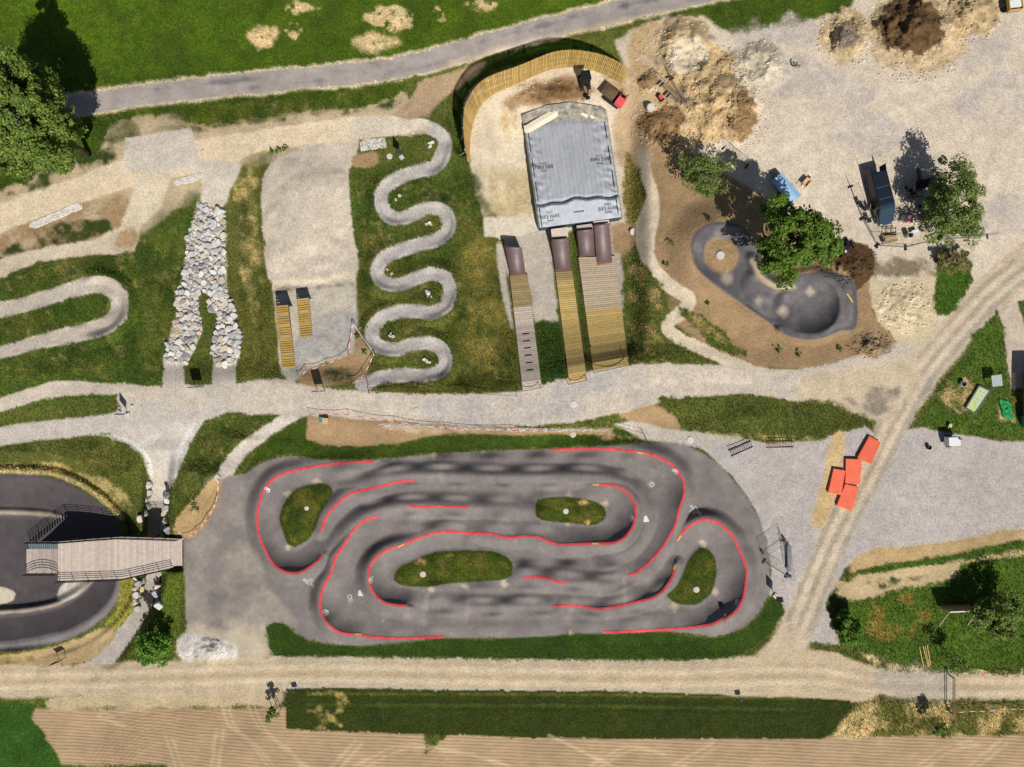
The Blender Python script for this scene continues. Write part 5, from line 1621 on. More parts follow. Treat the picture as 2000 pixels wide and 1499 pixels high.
# folded-back strip and the uncovered end
vs, fs = [], []
for i in range(61):
    u = i / 60 * .88
    e_ = edge_v(u)
    e0 = float(np.interp(u, [0, .05, .33, .48, .55, .8, .88], [.11, .09, .0, -.05, -.05, .03, .085]))
    for k in range(3):
        p = bag_pt(u, e0 + (e_ - e0) * k / 2, 0.05 + .08 * (k == 1))
        p.z = max(p.z, 1.15 + .1 * (k == 1))
        vs.append(tuple(p))
for i in range(60):
    for k in range(2):
        a = i * 3 + k
        fs.append((a, a + 1, a + 4, a + 3))
me = bpy.data.meshes.new('fold')
me.from_pydata(vs, [], fs)
link('folded_tarp', me, M_cream, ab)
M_rub = mat('crumpled_fleece', C(186, 176, 156), 0.9, var=0.3, scale=1.6, spec=0.1, bump=1.0, col2=C(96, 94, 92))
vs, fs = [], []
n1, n2 = 60, 10
for j in range(n2 + 1):
    for i in range(n1 + 1):
        u = i / n1
        e0 = float(np.interp(u, [0, .05, .33, .48, .55, .8, 1], [.16, .15, .06, .02, .02, .07, .07]))
        vt = float(np.interp(u, [0, .05, .3, .6, .95, 1], [0, -.01, -.07, -.09, -.03, 0]))
        v = vt + (e0 + .04 - vt) * j / n2
        q = bag_px(u, v)
        z = max(gbase, zat(q[0], q[1])) + .3 + .22 * float(fbm(np.array([q[0]]), np.array([q[1]]), 12, 77)[0]) * .5 + .25 * j / n2
        vs.append(tuple(W(q[0], q[1], z) - AB))
for j in range(n2):
    for i in range(n1):
        k = j * (n1 + 1) + i
        fs.append((k, k + n1 + 1, k + n1 + 2, k + 1))
me = bpy.data.meshes.new('liner')
me.from_pydata(vs, [], fs)
me.polygons.foreach_set('use_smooth', np.ones(len(me.polygons), bool))
link('crumpled_liner', me, M_rub, ab)
# sides down to the ground
for nm, pts in (('side_wall', [(0, v / 40) for v in range(41)]), ('side_wall', [(1, v / 40) for v in range(41)]), ('end_wall', [(u / 40, 1) for u in range(41)]), ('end_wall', [(u / 40, 0) for u in range(41)])):
    vs, fs = [], []
    for u, v in pts:
        p = bag_pt(u, v, -.01) if nm != 'end_wall' or v else bag_pt(u, v, -.05)
        w_ = p + AB
        vs += [tuple(p), tuple(Vector((p.x, p.y, ground_z(w_.x, w_.y) - AB.z - .2)))]
    fs = [(2 * i, 2 * i + 1, 2 * i + 3, 2 * i + 2) for i in range(len(pts) - 1)]
    me = bpy.data.meshes.new(nm)
    me.from_pydata(vs, [], fs)
    link(nm, me, M_side, ab)
for u, v0, v1 in [(.045, a, a + .17) for a in (.17, .385, .6, .83)] + [(.955, a, a + .17) for a in (.09, .33, .56, .80)]:
    b = MB()
    pp = [bag_pt(u, v0 + (v1 - v0) * k / 8, .05) for k in range(9)]
    for p, q in zip(pp[:-1], pp[1:]):
        b.bar(p, q, .09, .05)
    b.build('strap', M_black, ab)
M_ink = mat('black_print', C(46, 48, 52), 0.8, var=0.05)
M_inkr = mat('red_print', C(206, 92, 90), 0.8, var=0.05)


_u, _v = np.meshgrid(np.linspace(0, 1, 140), np.linspace(0, 1, 160))
BAGP = bag_pts(_u, _v).reshape(-1, 3) + np.array(AB)


def bag_surf(x, y):
    """height of the airbag at a world point"""
    d_ = (BAGP[:, 0] - x) ** 2 + (BAGP[:, 1] - y) ** 2
    k = np.argpartition(d_, 4)[:4]
    w_ = 1 / (d_[k] + 1e-4)
    return float((BAGP[k, 2] * w_).sum() / w_.sum())


for (a, b2, ang, up) in ((415, 1300, 8, 1), (1040, 1212, 6, 1), (340, 750, 184, 0), (950, 665, 184, 0)):
    q = za(a, b2)
    z = gbase + 1.9
    c = W(q[0], q[1], z)
    A = math.radians(ang)
    upv = Vector((-math.sin(A), math.cos(A)))
    for wd, dy, sz, mm in (('BIKE PARK', 0, .5, M_ink), ('SWISS', .5, .3, M_inkr if up and a == 415 else M_ink), ('OBERRIED', -.44, .2, M_ink if up else M_inkr)):
        tm_ = text_mesh(wd, sz)
        tm_.transform(Matrix.Diagonal((1, 1.35, 1, 1)))
        me = drape(tm_, (c.x + upv.x * dy, c.y + upv.y * dy), A, bag_surf, 0.035, 0)
        me.transform(Matrix.Translation(-AB))
        link('lettering', me, mm, ab)
c = W(*za(728, 1243), gbase + 1.9)
b = MB()
for k in range(7):
    b.add([(-.62 + k * .18, -.08, 0), (-.5 + k * .18, -.08, 0), (-.5 + k * .18, .1, 0), (-.62 + k * .18, .1, 0)], [(0, 1, 2, 3)])
me = drape(b.mesh('print'), c, math.radians(6), bag_surf, 0.035, 0)
me.transform(Matrix.Translation(-AB))
link('printed_word', me, M_ink, ab)

# ---------------------------------------------------------------- clods on the heaps, loose stones on the gravel
def scatter(name, label, ells, m, lo, hi, lift=.0):
    v_, f_, c_ = [], [], []
    for (x, y, rx, ry, n) in ells:
        for _ in range(n):
            a, r = rr.uniform(0, 6.283), math.sqrt(rr.random())
            px, py = x + rx * r * math.cos(a), y + ry * r * math.sin(a)
            c = G(px, py, lift)
            s_ = lo + (hi - lo) * rr.random() ** 3
            j, i = min(np.searchsorted(gy, py), NYG - 1), min(np.searchsorted(gx, px), NXG - 1)
            k0, a0 = len(v_), rr.uniform(0, 6.28)
            for k in range(4):
                v_.append((c.x + s_ * math.cos(a0 + k * 1.571) * rr.uniform(.7, 1.2), c.y + s_ * math.sin(a0 + k * 1.571) * rr.uniform(.7, 1.2), c.z - .05))
            v_.append((c.x + s_ * rr.uniform(-.3, .3), c.y + s_ * rr.uniform(-.3, .3), c.z + s_ * .8))
            c_ += [COL[j, i] * rr.uniform(.75, 1.25)] * 5
            f_ += [(k0 + k, k0 + (k + 1) % 4, k0 + 4) for k in range(4)]
    me = np_mesh(name, np.array(v_), np.array(f_), False, np.clip(np.array(c_), .01, .85))
    o = link(name, me, m)
    o['kind'] = 'stuff'
    o['label'] = label
    o['category'] = 'soil' if 'clod' in name else 'stones'


M_tone = ground_mat('tone_only')
scatter('soil_clods', 'clods of earth scattered over the heaps and spoil', [(1410, 190, 80, 105, 1500), (1460, 225, 50, 65, 600), (1650, 72, 58, 62, 500), (1785, 70, 115, 95, 1400), (1900, 25, 70, 60, 400), (1080, 185, 85, 32, 500), (1290, 245, 60, 45, 500), (1268, 158, 30, 30, 150), (1655, 515, 62, 40, 600), (1700, 675, 48, 28, 350), (1765, 600, 65, 55, 400), (1482, 130, 58, 52, 150), (1335, 95, 66, 60, 150), (1300, 110, 70, 60, 300)], M_tone, .05, .26)
scatter('loose_stones', 'loose stones lying about on the gravel yard and paths', [(1700, 250, 280, 200, 900), (1850, 950, 200, 90, 500), (1560, 960, 110, 120, 400), (900, 800, 380, 30, 400), (1450, 745, 250, 30, 200), (600, 640, 70, 70, 150), (300, 800, 120, 30, 150), (960, 250, 60, 120, 150)], M_tone, .03, .11)
# ---------------------------------------------------------------- jump ramps
def along(pts):
    d = np.concatenate([[0], np.cumsum([(pts[i + 1] - pts[i]).length for i in range(len(pts) - 1)])])
    arr = np.array([tuple(p) for p in pts])

    def f(t):
        s_ = t * d[-1]
        return Vector((np.interp(s_, d, arr[:, 0]), np.interp(s_, d, arr[:, 1]), np.interp(s_, d, arr[:, 2])))
    return f, d[-1]


def quad_slab(a, b, c, d, th):
    """slab with top a b c d and thickness th below"""
    n = (b - a).cross(d - a).normalized()
    if n.z < 0:
        n = -n
    m = MB()
    vs = [a, b, c, d] + [p - n * th for p in (a, b, c, d)]
    return m.add(vs, [(0, 1, 2, 3), (7, 6, 5, 4), (0, 4, 5, 1), (1, 5, 6, 2), (2, 6, 7, 3), (3, 7, 4, 0)])


def plank_deck(root, left, right, zf, bands, width=0.26, gap=0.04, lift=0.28, n=14):
    """left/right: two pixel points each (start at the path, end at the kicker); bands: (share, material)"""
    L, R = [], []
    for k in range(n + 1):
        u = k / n
        lx, ly = left[0][0] * (1 - u) + left[1][0] * u, left[0][1] * (1 - u) + left[1][1] * u
        rx, ry = right[0][0] * (1 - u) + right[1][0] * u, right[0][1] * (1 - u) + right[1][1] * u
        z = zf(u)
        L.append(W(lx, ly, z) - root.location)
        R.append(W(rx, ry, z) - root.location)
    fl, Ln = along(L)
    fr, _ = along(R)
    cnt = int(Ln / width)
    for k in range(cnt):
        t0, t1 = k / cnt, (k + 1) / cnt - gap / Ln
        m = [mm for s_, mm in bands if t0 < s_ + 1e-6][0]
        dz = Vector((0, 0, rr.uniform(-.006, .006)))
        quad_slab(fl(t0) + dz, fr(t0) + dz, fr(t1) + dz, fl(t1) + dz, .05).build('plank', m, root)
    for f in (fl, fr):
        b = MB()
        for k in range(n):
            b.bar(f(k / n) - Vector((0, 0, .18)), f((k + 1) / n) - Vector((0, 0, .18)), .06, .24)
        b.build('side_beam', M_brnwood, root)
    return fl, fr


def kicker(root, toeL, toeR, lipL, lipR, z0, h, back=None):
    """curved take-off between four pixel points"""
    n = 14
    a, b = [], []
    for k in range(n + 1):
        u = k / n
        z = z0 + h * (u ** 1.75)
        a.append(W(toeL[0] * (1 - u) + lipL[0] * u, toeL[1] * (1 - u) + lipL[1] * u, z) - root.location)
        b.append(W(toeR[0] * (1 - u) + lipR[0] * u, toeR[1] * (1 - u) + lipR[1] * u, z) - root.location)
    vs, fs = [], []
    for p, q in zip(a, b):
        vs += [tuple(p), tuple(p * .5 + q * .5), tuple(q)]
    for k in range(n):
        for j in range(2):
            i = k * 3 + j
            fs.append((i, i + 1, i + 4, i + 3))
    me = bpy.data.meshes.new('panel')
    me.from_pydata(vs, [], fs)
    me.polygons.foreach_set('use_smooth', np.ones(len(me.polygons), bool))
    o = link('riding_panel', me, M_ply, root)
    sol = o.modifiers.new('t', 'SOLIDIFY')
    sol.thickness = .03
    zb = z0 - root.location.z - .4
    for side in (a, b):
        m = MB()
        n0 = len(side)
        m.add([tuple(p - Vector((0, 0, .04))) for p in side] + [(p.x, p.y, zb) for p in side], [(k, k + 1, n0 + k + 1, n0 + k) for k in range(n0 - 1)])
        m.build('side_panel', M_brnwood, root)
    m = MB()
    m.add([tuple(a[-1] - Vector((0, 0, .04))), tuple(b[-1] - Vector((0, 0, .04))), (b[-1].x, b[-1].y, zb), (a[-1].x, a[-1].y, zb)], [(0, 1, 2, 3)])
    m.build('back_panel', M_dark, root)
    quad_slab(a[0] + Vector((0, 0, .02)), b[0] + Vector((0, 0, .02)), b[1] + Vector((0, 0, .02)), a[1] + Vector((0, 0, .02)), .02).build('toe_plate', M_rust, root)
    if back:
        p = [W(x, y, z0 + h - .45) - root.location for x, y in back]
        quad_slab(p[0], p[1], p[2], p[3], .3).build('landing_board', M_grywood, root)


def zf_ground(left, right, l0, l1, zend=None):
    def f(u):
        x = (left[0][0] + right[0][0]) / 2 * (1 - u) + (left[1][0] + right[1][0]) / 2 * u
        y = (left[0][1] + right[0][1]) / 2 * (1 - u) + (left[1][1] + right[1][1]) / 2 * u
        g = max(zat(x, y), zat(x - 12, y), zat(x + 12, y))
        return g + l0 * (1 - u) + l1 * u
    return f


l_, r_ = [(1021, 764), (996, 539)], [(1058, 759), (1030, 536)]
t = thing('jump_ramp', G(1040, 762), 0, 'narrow plank jump ramp with grey slotted lower half', 'jump ramp', 'wooden jump ramps')
zf = zf_ground(l_, r_, .1, .35)
fl, fr = plank_deck(t, l_, r_, zf, [(.72, M_grywood), (1.01, M_brnwood)])
kicker(t, (997, 541), (1027, 537), (987, 482), (1019, 484), zf(1), 1.5)
for k, yy in enumerate((651, 666, 680, 695, 710, 725)):
    u = (762 - yy) / 224
    p, q = fl(u), fr(u)
    a, b = p * .68 + q * .32, p * .3 + q * .7
    MB().bar(a + Vector((0, 0, .012)), b + Vector((0, 0, .012)), .12, .03).build('step_slot', M_black, t)
l_, r_ = [(1112, 748), (1085, 531)], [(1146, 742), (1117, 529)]
t = thing('jump_ramp', G(1130, 745), 0, 'narrow jump ramp of fresh yellow planks with one brown kicker', 'jump ramp', 'wooden jump ramps')
zf = zf_ground(l_, r_, .1, .35)
plank_deck(t, l_, r_, zf, [(.91, M_newwood), (1.01, M_brnwood)])
kicker(t, (1085, 531), (1116, 529), (1078, 468), (1110, 466), zf(1), 1.7, back=[(1076, 448), (1108, 444), (1110, 463), (1078, 465)])
l_, r_ = [(1159, 725), (1130, 503)], [(1228, 712), (1200, 500)]
t = thing('jump_ramp', G(1194, 718), 0, 'wide jump ramp of yellow and pale planks with two brown kickers', 'jump ramp', 'wooden jump ramps')
zf = zf_ground(l_, r_, .1, .35)
plank_deck(t, l_, r_, zf, [(.545, M_newwood), (1.01, M_oldwood)])
kicker(t, (1132, 503), (1162, 500), (1127, 451), (1159, 448), zf(1), 1.6, back=[(1126, 441), (1158, 437), (1159, 446), (1127, 449)])
kicker(t, (1166, 518), (1196, 514), (1160, 440), (1190, 437), zf(.93), 1.9, back=[(1158, 433), (1189, 429), (1190, 435), (1160, 438)])
for (lt, rt, hh, lab, toe) in ((((551, 720), (538, 597)), ((576, 718), (561, 595)), 1.3, 'long small kicker of ochre slats beside the grass bank', 720), (((587, 660), (579, 584)), ((610, 657), (601, 581)), 1.0, 'short small kicker of ochre slats on the gravel pad', 660)):
    t = thing('slat_kicker', G((lt[0][0] + rt[0][0]) / 2, toe), 0, lab, 'kicker ramp', 'small slatted kickers')
    z0 = zat((lt[0][0] + rt[0][0]) / 2, toe - 3)
    z1 = zat((lt[1][0] + rt[1][0]) / 2, lt[1][1])

    def zfk(u, z0=z0, z1=z1, hh=hh):
        return z0 + .05 + (max(z1, z0) - z0) * u + hh * u ** 1.6
    fl, fr = plank_deck(t, lt, rt, zfk, [(1.01, M_ochre)], width=.26, gap=.07)
    a, b = fl(1), fr(1)
    MB().add([tuple(a), tuple(b), (b.x, b.y, -1.0 - .4), (a.x, a.y, -1.4)], [(0, 1, 2, 3)]).build('back_panel', M_dark, t)  # shade of the north face put into the dark panel colour


def post_rope(name, label, cat, pts, h=1.0, sag=.25, m=None, rope_r=.02, group=None, n=8, post_r=.035):
    c0 = G(*pts[0])
    t = thing(name, c0, 0, label, cat, group)
    tops = []
    for x, y in pts:
        p = G(x, y) - c0
        MB().tube([p - Vector((0, 0, .2)), p + Vector((0, 0, h))], post_r, 8).build('post', M_dark if m is None else m, t)
        tops.append(p + Vector((0, 0, h * .95)))
    for p, q in zip(tops[:-1], tops[1:]):
        MB().tube([p.lerp(q, k / n) - Vector((0, 0, sag * 4 * (k / n) * (1 - k / n))) for k in range(n + 1)], rope_r, 6).build('rope', M_dark, t)
    return t


post_rope('chain_barrier', 'sagging chain closing the slotted grey ramp', 'chain', [(1021, 764), (1056, 758)], sag=.5, rope_r=.03, group='chains across the ramp starts')
post_rope('chain_barrier', 'sagging chain closing the narrow yellow ramp', 'chain', [(1110, 751), (1146, 743)], sag=.5, rope_r=.03, group='chains across the ramp starts')
post_rope('chain_barrier', 'sagging chain closing the wide yellow ramp', 'chain', [(1160, 728), (1230, 713)], sag=.55, rope_r=.03, group='chains across the ramp starts')
post_rope('rope_fence', 'low rope fence along the upper edge of the main path', 'fence', [(720, 752), (722, 768), (810, 763), (913, 767), (1010, 774)], h=.8, sag=.1)
post_rope('rope_fence', 'low rope fence above the green bank by the pump track', 'fence', [(1075, 841), (1150, 830), (1194, 828), (1255, 846), (1262, 860)], h=.8, sag=.15)
post_rope('rope_fence', 'row of short posts along the lower pump track bank', 'fence', [(1075, 1284), (1165, 1285), (1257, 1286), (1335, 1286), (1396, 1284)], h=.6, sag=.05, rope_r=.008)

M_tape = None


def tape_mat():
    m, nt, nd, ln, b = nodes_of('red_white_tape')
    tc = nd.new('ShaderNodeTexCoord')
    w = nd.new('ShaderNodeTexWave')
    w.bands_direction = 'DIAGONAL'
    w.inputs['Scale'].default_value = 0.5
    ln.new(tc.outputs['Object'], w.inputs['Vector'])
    r = ramp_node(nt, w.outputs['Fac'], [(0.49, tuple(C(222, 70, 62))), (0.51, tuple(C(240, 236, 230)))])
    ln.new(r.outputs['Color'], b.inputs['Base Color'])
    return m


M_tape = tape_mat()


def tape_line(label, pts, h=.9):
    c0 = G(*pts[0])
    t = thing('barrier_tape', c0, 0, label, 'barrier tape', 'red and white barrier tapes')
    tops = []
    for x, y in pts:
        p = G(x, y) - c0
        MB().tube([p - Vector((0, 0, .2)), p + Vector((0, 0, h))], .025, 6).build('stake', M_rust, t)
        tops.append(p + Vector((0, 0, h - .08)))
    for p, q in zip(tops[:-1], tops[1:]):
        b = MB()
        n = 6
        pp = [p.lerp(q, k / n) - Vector((0, 0, .25 * 4 * (k / n) * (1 - k / n))) for k in range(n + 1)]
        for a_, b_ in zip(pp[:-1], pp[1:]):
            b.bar(a_, b_, .07, .012, up=(.3, .3, 1))
        b.build('tape', M_tape, t)


tape_line('red and white tape along the brown strip above the pump track', [(605, 808), (682, 810), (772, 824), (870, 836), (1000, 840), (1072, 842)])
tape_line('red and white tape on the slalom side of the earth triangle', [(692, 634), (733, 692), (711, 737), (688, 752)])
tape_line('red and white tape on the gravel pad side of the earth triangle', [(691, 636), (682, 694), (640, 712), (599, 727), (584, 744)])
tape_line('red and white tape along the edge of the forecourt', [(431, 937), (427, 980), (408, 1014), (386, 1040), (360, 1052)])
tape_line('red and white tape on the meadow side of the barred lane', [(1858, 1311), (1900, 1313), (1960, 1317), (2040, 1319)])
tape_line('red and white tape on the field side of the barred lane', [(1854, 1388), (1920, 1384), (1990, 1380), (2060, 1377)])

# ---------------------------------------------------------------- timber bridge with roll-in
def zb(a, b):
    return (a / 4.408, 960 + b / 4.408)


br = thing('timber_bridge', W(230, 1095, -3.6), 0, 'grey timber bridge and roll-in with dark steel railings over the path', 'bridge')
BO = br.location
top_e = [zb(500, 435), zb(780, 412), zb(1045, 393), zb(1300, 400), zb(1560, 410)]
bot_e = [zb(505, 770), zb(1060, 752), zb(1490, 655), zb(1500, 642), zb(1578, 640)]


def dz_(px):
    return float(np.interp(px, [110, 240, 358], [.35, .25, .06]))


def deck_pt(px, e):
    y = float(np.interp(px, [p[0] for p in e], [p[1] for p in e]))
    return y


x = zb(500, 0)[0]
xe = zb(1576, 0)[0]
pw = 2.5
k = 0
while x < xe - pw:
    x1 = x + pw - .25
    z = dz_(x) + rr.uniform(-.006, .006)
    xa, xb_ = min(x, 353.8), min(x1, 353.8)
    a, b = W(x, deck_pt(xa, top_e), z), W(x1, deck_pt(xb_, top_e), z)
    c, d = W(x1, deck_pt(x1, bot_e), z), W(x, deck_pt(x, bot_e), z)
    quad_slab(a - BO, b - BO, c - BO, d - BO, .06).build('plank', M_grywood, br)
    x += pw
zlow = zat(30, 1095)
rx0, rx1 = zb(228, 0)[0], zb(500, 0)[0]
nr = 26
for k in range(nr):
    u0, u1 = k / nr, (k + .92) / nr
    def rp(u, yy):
        z = .35 + (zlow + .12 - .35) * (1 - (1 - u) ** 1.6) if u < 1 else zlow + .12
        return W(rx1 + (rx0 - rx1) * u, yy, z) - BO
    quad_slab(rp(u0, 960 + 497 / 4.408), rp(u1, 960 + 497 / 4.408), rp(u1, 960 + 705 / 4.408), rp(u0, 960 + 705 / 4.408), .06).build('plank', M_grywood, br)
M_tread = mat('steel_stair_treads', C(124, 142, 142), 0.5, metal=.3, var=.1)
for k in range(14):
    u = (k + .5) / 14
    z = .3 + (zlow + .2 - .3) * u
    a = W(rx1 + (zb(247, 0)[0] - rx1) * u, 960 + 432 / 4.408, z) - BO
    b = W(rx1 + (zb(247, 0)[0] - rx1) * u, 960 + 496 / 4.408, z) - BO
    MB().bar(a, b, .2, .04).build('stair_tread', M_tread, br)


def railing(pts, zs, h=1.1, bars=4):
    base = [W(p[0], p[1], z) - BO for p, z in zip(pts, zs)]
    f, Ln = along(base)
    npost = max(2, int(Ln / 1.5) + 1)
    for k in range(npost):
        p = f(k / (npost - 1))
        MB().bar(p - Vector((0, 0, .25)), p + Vector((0, 0, h)), .05, .05).build('railing_post', M_dark, br)
    for j in range(bars):
        b = MB()
        hh = h * (j + 1) / bars
        for p, q in zip(base[:-1], base[1:]):
            b.bar(p + Vector((0, 0, hh)), q + Vector((0, 0, hh)), .045, .045)
        b.build('rail', M_dark, br)


railing([zb(500, 437), zb(780, 414), zb(1045, 395), zb(1300, 402), zb(1545, 412)], [dz_(p) for p in (113, 177, 237, 295, 350)])
railing([zb(515, 768), zb(1060, 750), zb(1490, 655)], [dz_(p) for p in (115, 240, 338)])
railing([(rx1 + 2, 960 + 706 / 4.408), (rx0 + 3, 960 + 706 / 4.408)], [.35, zlow + .1])
railing([(rx1 + 2, 960 + 433 / 4.408), (rx0 + 6, 960 + 433 / 4.408)], [.35, zlow + .2])
for px, py in ((116, 1064), (116, 1124), (180, 1060), (180, 1128), (240, 1056), (240, 1124), (286, 1056), (322, 1056), (286, 1114), (322, 1108)):
    p = W(px, py, dz_(px) - .1)
    g = ground_z(p.x, p.y)
    MB().bar(Vector((p.x, p.y, g - .3)) - BO, p - BO, .2, .2).build('support_post', M_brnwood, br)
for yy in (1062, 1092, 1122):
    b = MB()
    for xa, xb_ in ((113, 200), (200, 290), (290, 352)):
        ya, yb = (min(max(yy, deck_pt(v, top_e) + 3), deck_pt(v, bot_e) - 3) for v in (xa, xb_))
        b.bar(W(xa, ya, dz_(xa) - .2) - BO, W(xb_, yb, dz_(xb_) - .2) - BO, .12, .25)
    b.build('beam', M_brnwood, br)

# ---------------------------------------------------------------- boards, flags, small furniture
M_board = mat('info_board', C(58, 64, 70), 0.6, var=0.1)


def info_sign(x, y, w, h, rz, label, leg=.9):
    t = thing('info_sign', G(x, y), rz, label, 'sign', 'information boards on two legs')
    for s_ in (-1, 1):
        MB().bar((s_ * w * .42, 0, -.2), (s_ * w * .42, 0, leg + h), .07, .07).build('leg', M_galv, t)
    MB().box((0, -.05, leg + h / 2), (w, .04, h)).build('panel', M_board, t, bevel=.01)
    return t


info_sign(390, 756, 1.15, 1.15, .05, 'information board on two legs between the rock garden exits')
info_sign(628, 764, 1.0, 1.25, .05, 'information board on two legs beside the earth triangle', 1.0)
info_sign(122, 1286, 1.1, .95, .35, 'information board on two legs below the asphalt loop', .9)
for x, y, rz, lab in ((250, 808, -.15, 'diamond-shaped marker banner with stones where two western trails meet'), (783, 306, .35, 'diamond-shaped marker banner by the first slalom bend'), (1512, 1162, .5, 'diamond-shaped marker banner by the east end of the pump track')):
    t = thing('marker_banner', G(x, y), rz, lab, 'banner', 'diamond marker banners')
    MB().tube([(0, 0, -.3), (0, 0, 2.9)], .04, 8).build('pole', M_galv, t)
    MB().prism([(0, 0)] * 0 + [(-.02, .02), (.02, .02), (.02, -.02), (-.02, -.02)], 0, .2).build('clamp', M_dark, t)
    b = MB()
    pts = [(0, 0, .7), (.42, 0, 1.75), (0, 0, 3.0), (-.42, 0, 1.75)]
    b.add([(p[0], -.02, p[2]) for p in pts] + [(p[0], .02, p[2]) for p in pts], [(0, 1, 2, 3), (7, 6, 5, 4), (0, 4, 5, 1), (1, 5, 6, 2), (2, 6, 7, 3), (3, 7, 4, 0)])
    b.build('banner_cloth', M_board, t)
    MB().box((.05, -.15, .1), (.5, .5, .2), .3).build('foot', M_conc, t, bevel=.03)
for x, y, lab in ((578, 1347, 'small dark sign at the corner of the long lawn'), (1444, 1362, 'small dark sign at the edge of the dirt road')):
    t = thing('small_sign', G(x, y), .2, lab, 'sign', 'small signs by the dirt road')
    MB().bar((0, 0, -.2), (0, 0, .9), .06, .06).build('post', M_galv, t)
    MB().box((0, -.04, .75), (.62, .03, .5), rot=Matrix.Rotation(-.5, 3, 'X')).build('plate', M_board, t)
M_orange2 = mat('faded_orange_vinyl', C(250, 140, 104), 0.55, var=0.1, scale=2)
# orange crash mats
def zm(*p):
    return [(1440 + a / 4.163, 820 + b / 4.163) for a, b in p]


for pts, lab, z0 in ((zm((1075, 135), (1165, 185), (1090, 362), (978, 312)), 'orange crash mat lying apart at a slant by the dirt road', 0), (zm((885, 320), (1010, 325), (995, 530), (880, 515)), 'creased orange crash mat between the slanted mat and two others', .02), (zm((785, 400), (878, 415), (845, 612), (740, 595)), 'orange crash mat on the bark strip', 0), (zm((880, 525), (990, 550), (930, 742), (810, 700)), 'orange crash mat at the southern end of the row', .01)):
    cx_, cy_ = np.mean(pts, axis=0)
    c = G(cx_, cy_)
    t = thing('crash_mat', c, 0, lab, 'crash mat', 'orange crash mats')
    h = .42
    poly = [(W(x, y, c.z + h) - c).xy for x, y in pts]
    b = MB().prism([(p.x, p.y) for p in poly], .0 + z0, h + z0)
    o = b.build('cover', M_orange, t, bevel=.05)
    for i in range(4):
        p, q = Vector((*poly[i], h * .97 + z0)), Vector((*poly[(i + 1) % 4], h * .97 + z0))
        MB().tube([p, q], .022, 6).build('piping', M_orange2, t)
    for k in range(3):
        f0, f1 = rr.uniform(.15, .85), rr.uniform(.1, .5)
        a_ = Vector((*poly[0], 0)).lerp(Vector((*poly[1], 0)), f0).lerp(Vector((*poly[3], 0)), f1)
        d_ = Vector((rr.uniform(-.5, .5), rr.uniform(-.3, .3), 0))
        MB().bar(a_ + Vector((0, 0, h + z0 + .004)), a_ + d_ + Vector((0, 0, h + z0 + .004)), .03, .02).build('crease', M_orange2, t)
    for i in (0, 2):
        p, q = Vector((*poly[i], h * .5 + z0)), Vector((*poly[(i + 1) % 4], h * .5 + z0))
        m_ = p.lerp(q, .5)
        d_ = (q - p).normalized()
        nrm = Vector((d_.y, -d_.x, 0))
        MB().tube([m_ - d_ * .2 + nrm * .01, m_ - d_ * .12 + nrm * .06, m_ + d_ * .12 + nrm * .06, m_ + d_ * .2 + nrm * .01], .02, 6).build('handle', M_black, t)


def bike_rack(a, b, depth, m, label):
    pa, pb = G(*a), G(*b)
    ang = math.atan2(pb.y - pa.y, pb.x - pa.x)
    Ln = (pb - pa).xy.length
    t = thing('bike_rack', pa.lerp(pb, .5), ang, label, 'bike rack', 'bike racks on the gravel')
    for y in (-depth / 2, depth / 2):
        MB().bar((-Ln / 2, y, .06), (Ln / 2, y, .06), .07, .07).build('base_bar', m, t)
    MB().bar((-Ln / 2, depth / 2, .55), (Ln / 2, depth / 2, .55), .05, .05).build('top_bar', m, t)
    n = 10
    for k in range(n):
        x = -Ln / 2 + Ln * (k + .5) / n
        MB().tube([(x, -depth / 2, .08), (x, -depth * .2, .3), (x, depth / 2, .55), (x, depth / 2, .08)], .022, 6).build('hoop', m, t)


bike_rack((1425, 886), (1468, 867), .75, M_dark, 'dark steel bike rack standing askew on the gravel')
bike_rack((1496, 869), (1550, 868), .7, M_rust, 'rusty bike rack along the edge of the long grass')


def fence_panel(a, b, label, h=2.0):
    pa, pb = G(*a), G(*b)
    ang = math.atan2(pb.y - pa.y, pb.x - pa.x)
    Ln = (pb - pa).xy.length
    c = pa.lerp(pb, .5)
    t = thing('fence_panel', c, ang, label, 'fence panel', 'mobile mesh fence panels')
    f = MB()
    f.tube([(-Ln / 2, 0, .1), (-Ln / 2, 0, h), (Ln / 2, 0, h), (Ln / 2, 0, .1), (-Ln / 2, 0, .1)], .022, 6)
    f.build('frame', M_galv, t)
    w = MB()
    for k in range(1, int(Ln / .16)):
        x = -Ln / 2 + k * .16
        w.bar((x, 0, .12), (x, 0, h), .006)
    for k in range(1, 8):
        w.bar((-Ln / 2, 0, .1 + k * h / 8), (Ln / 2, 0, .1 + k * h / 8), .006)
    o = w.build('mesh_wires', M_galv, t)
    o['kind'] = 'stuff'
    for s_ in (-1, 1):
        MB().box((s_ * Ln / 2, 0, .07), (.24, .7, .14), taper=.85).build('foot', M_black, t, bevel=.02)


for a, b, wd in (((1661, 365), (1684, 428), 'west of the dark van'), ((1684, 428), (1713, 480), 'in front of the barrels'), ((1713, 480), (1768, 484), 'south of the timber stack'), ((1768, 484), (1822, 470), 'south of the white barrel'), ((1822, 470), (1928, 462), 'running to the roadside shrub'), ((1414, 288), (1458, 326), 'between the small tree and the yard'), ((1290, 170), (1346, 216), 'folded behind the red compactor'), ((1303, 190), (1345, 217), 'folded in front of the red compactor'), ((1309, 158), (1346, 214), 'leaning towards the big earth heap'), ((1488, 1078), (1530, 1050), 'at the asphalt edge east of the pump track'), ((1530, 1056), (1540, 1126), 'by the small steel bench on the gravel'), ((1492, 1096), (1536, 1124), 'closing the triangle on the gravel')):
    fence_panel(a, b, 'galvanised mesh fence panel ' + wd)

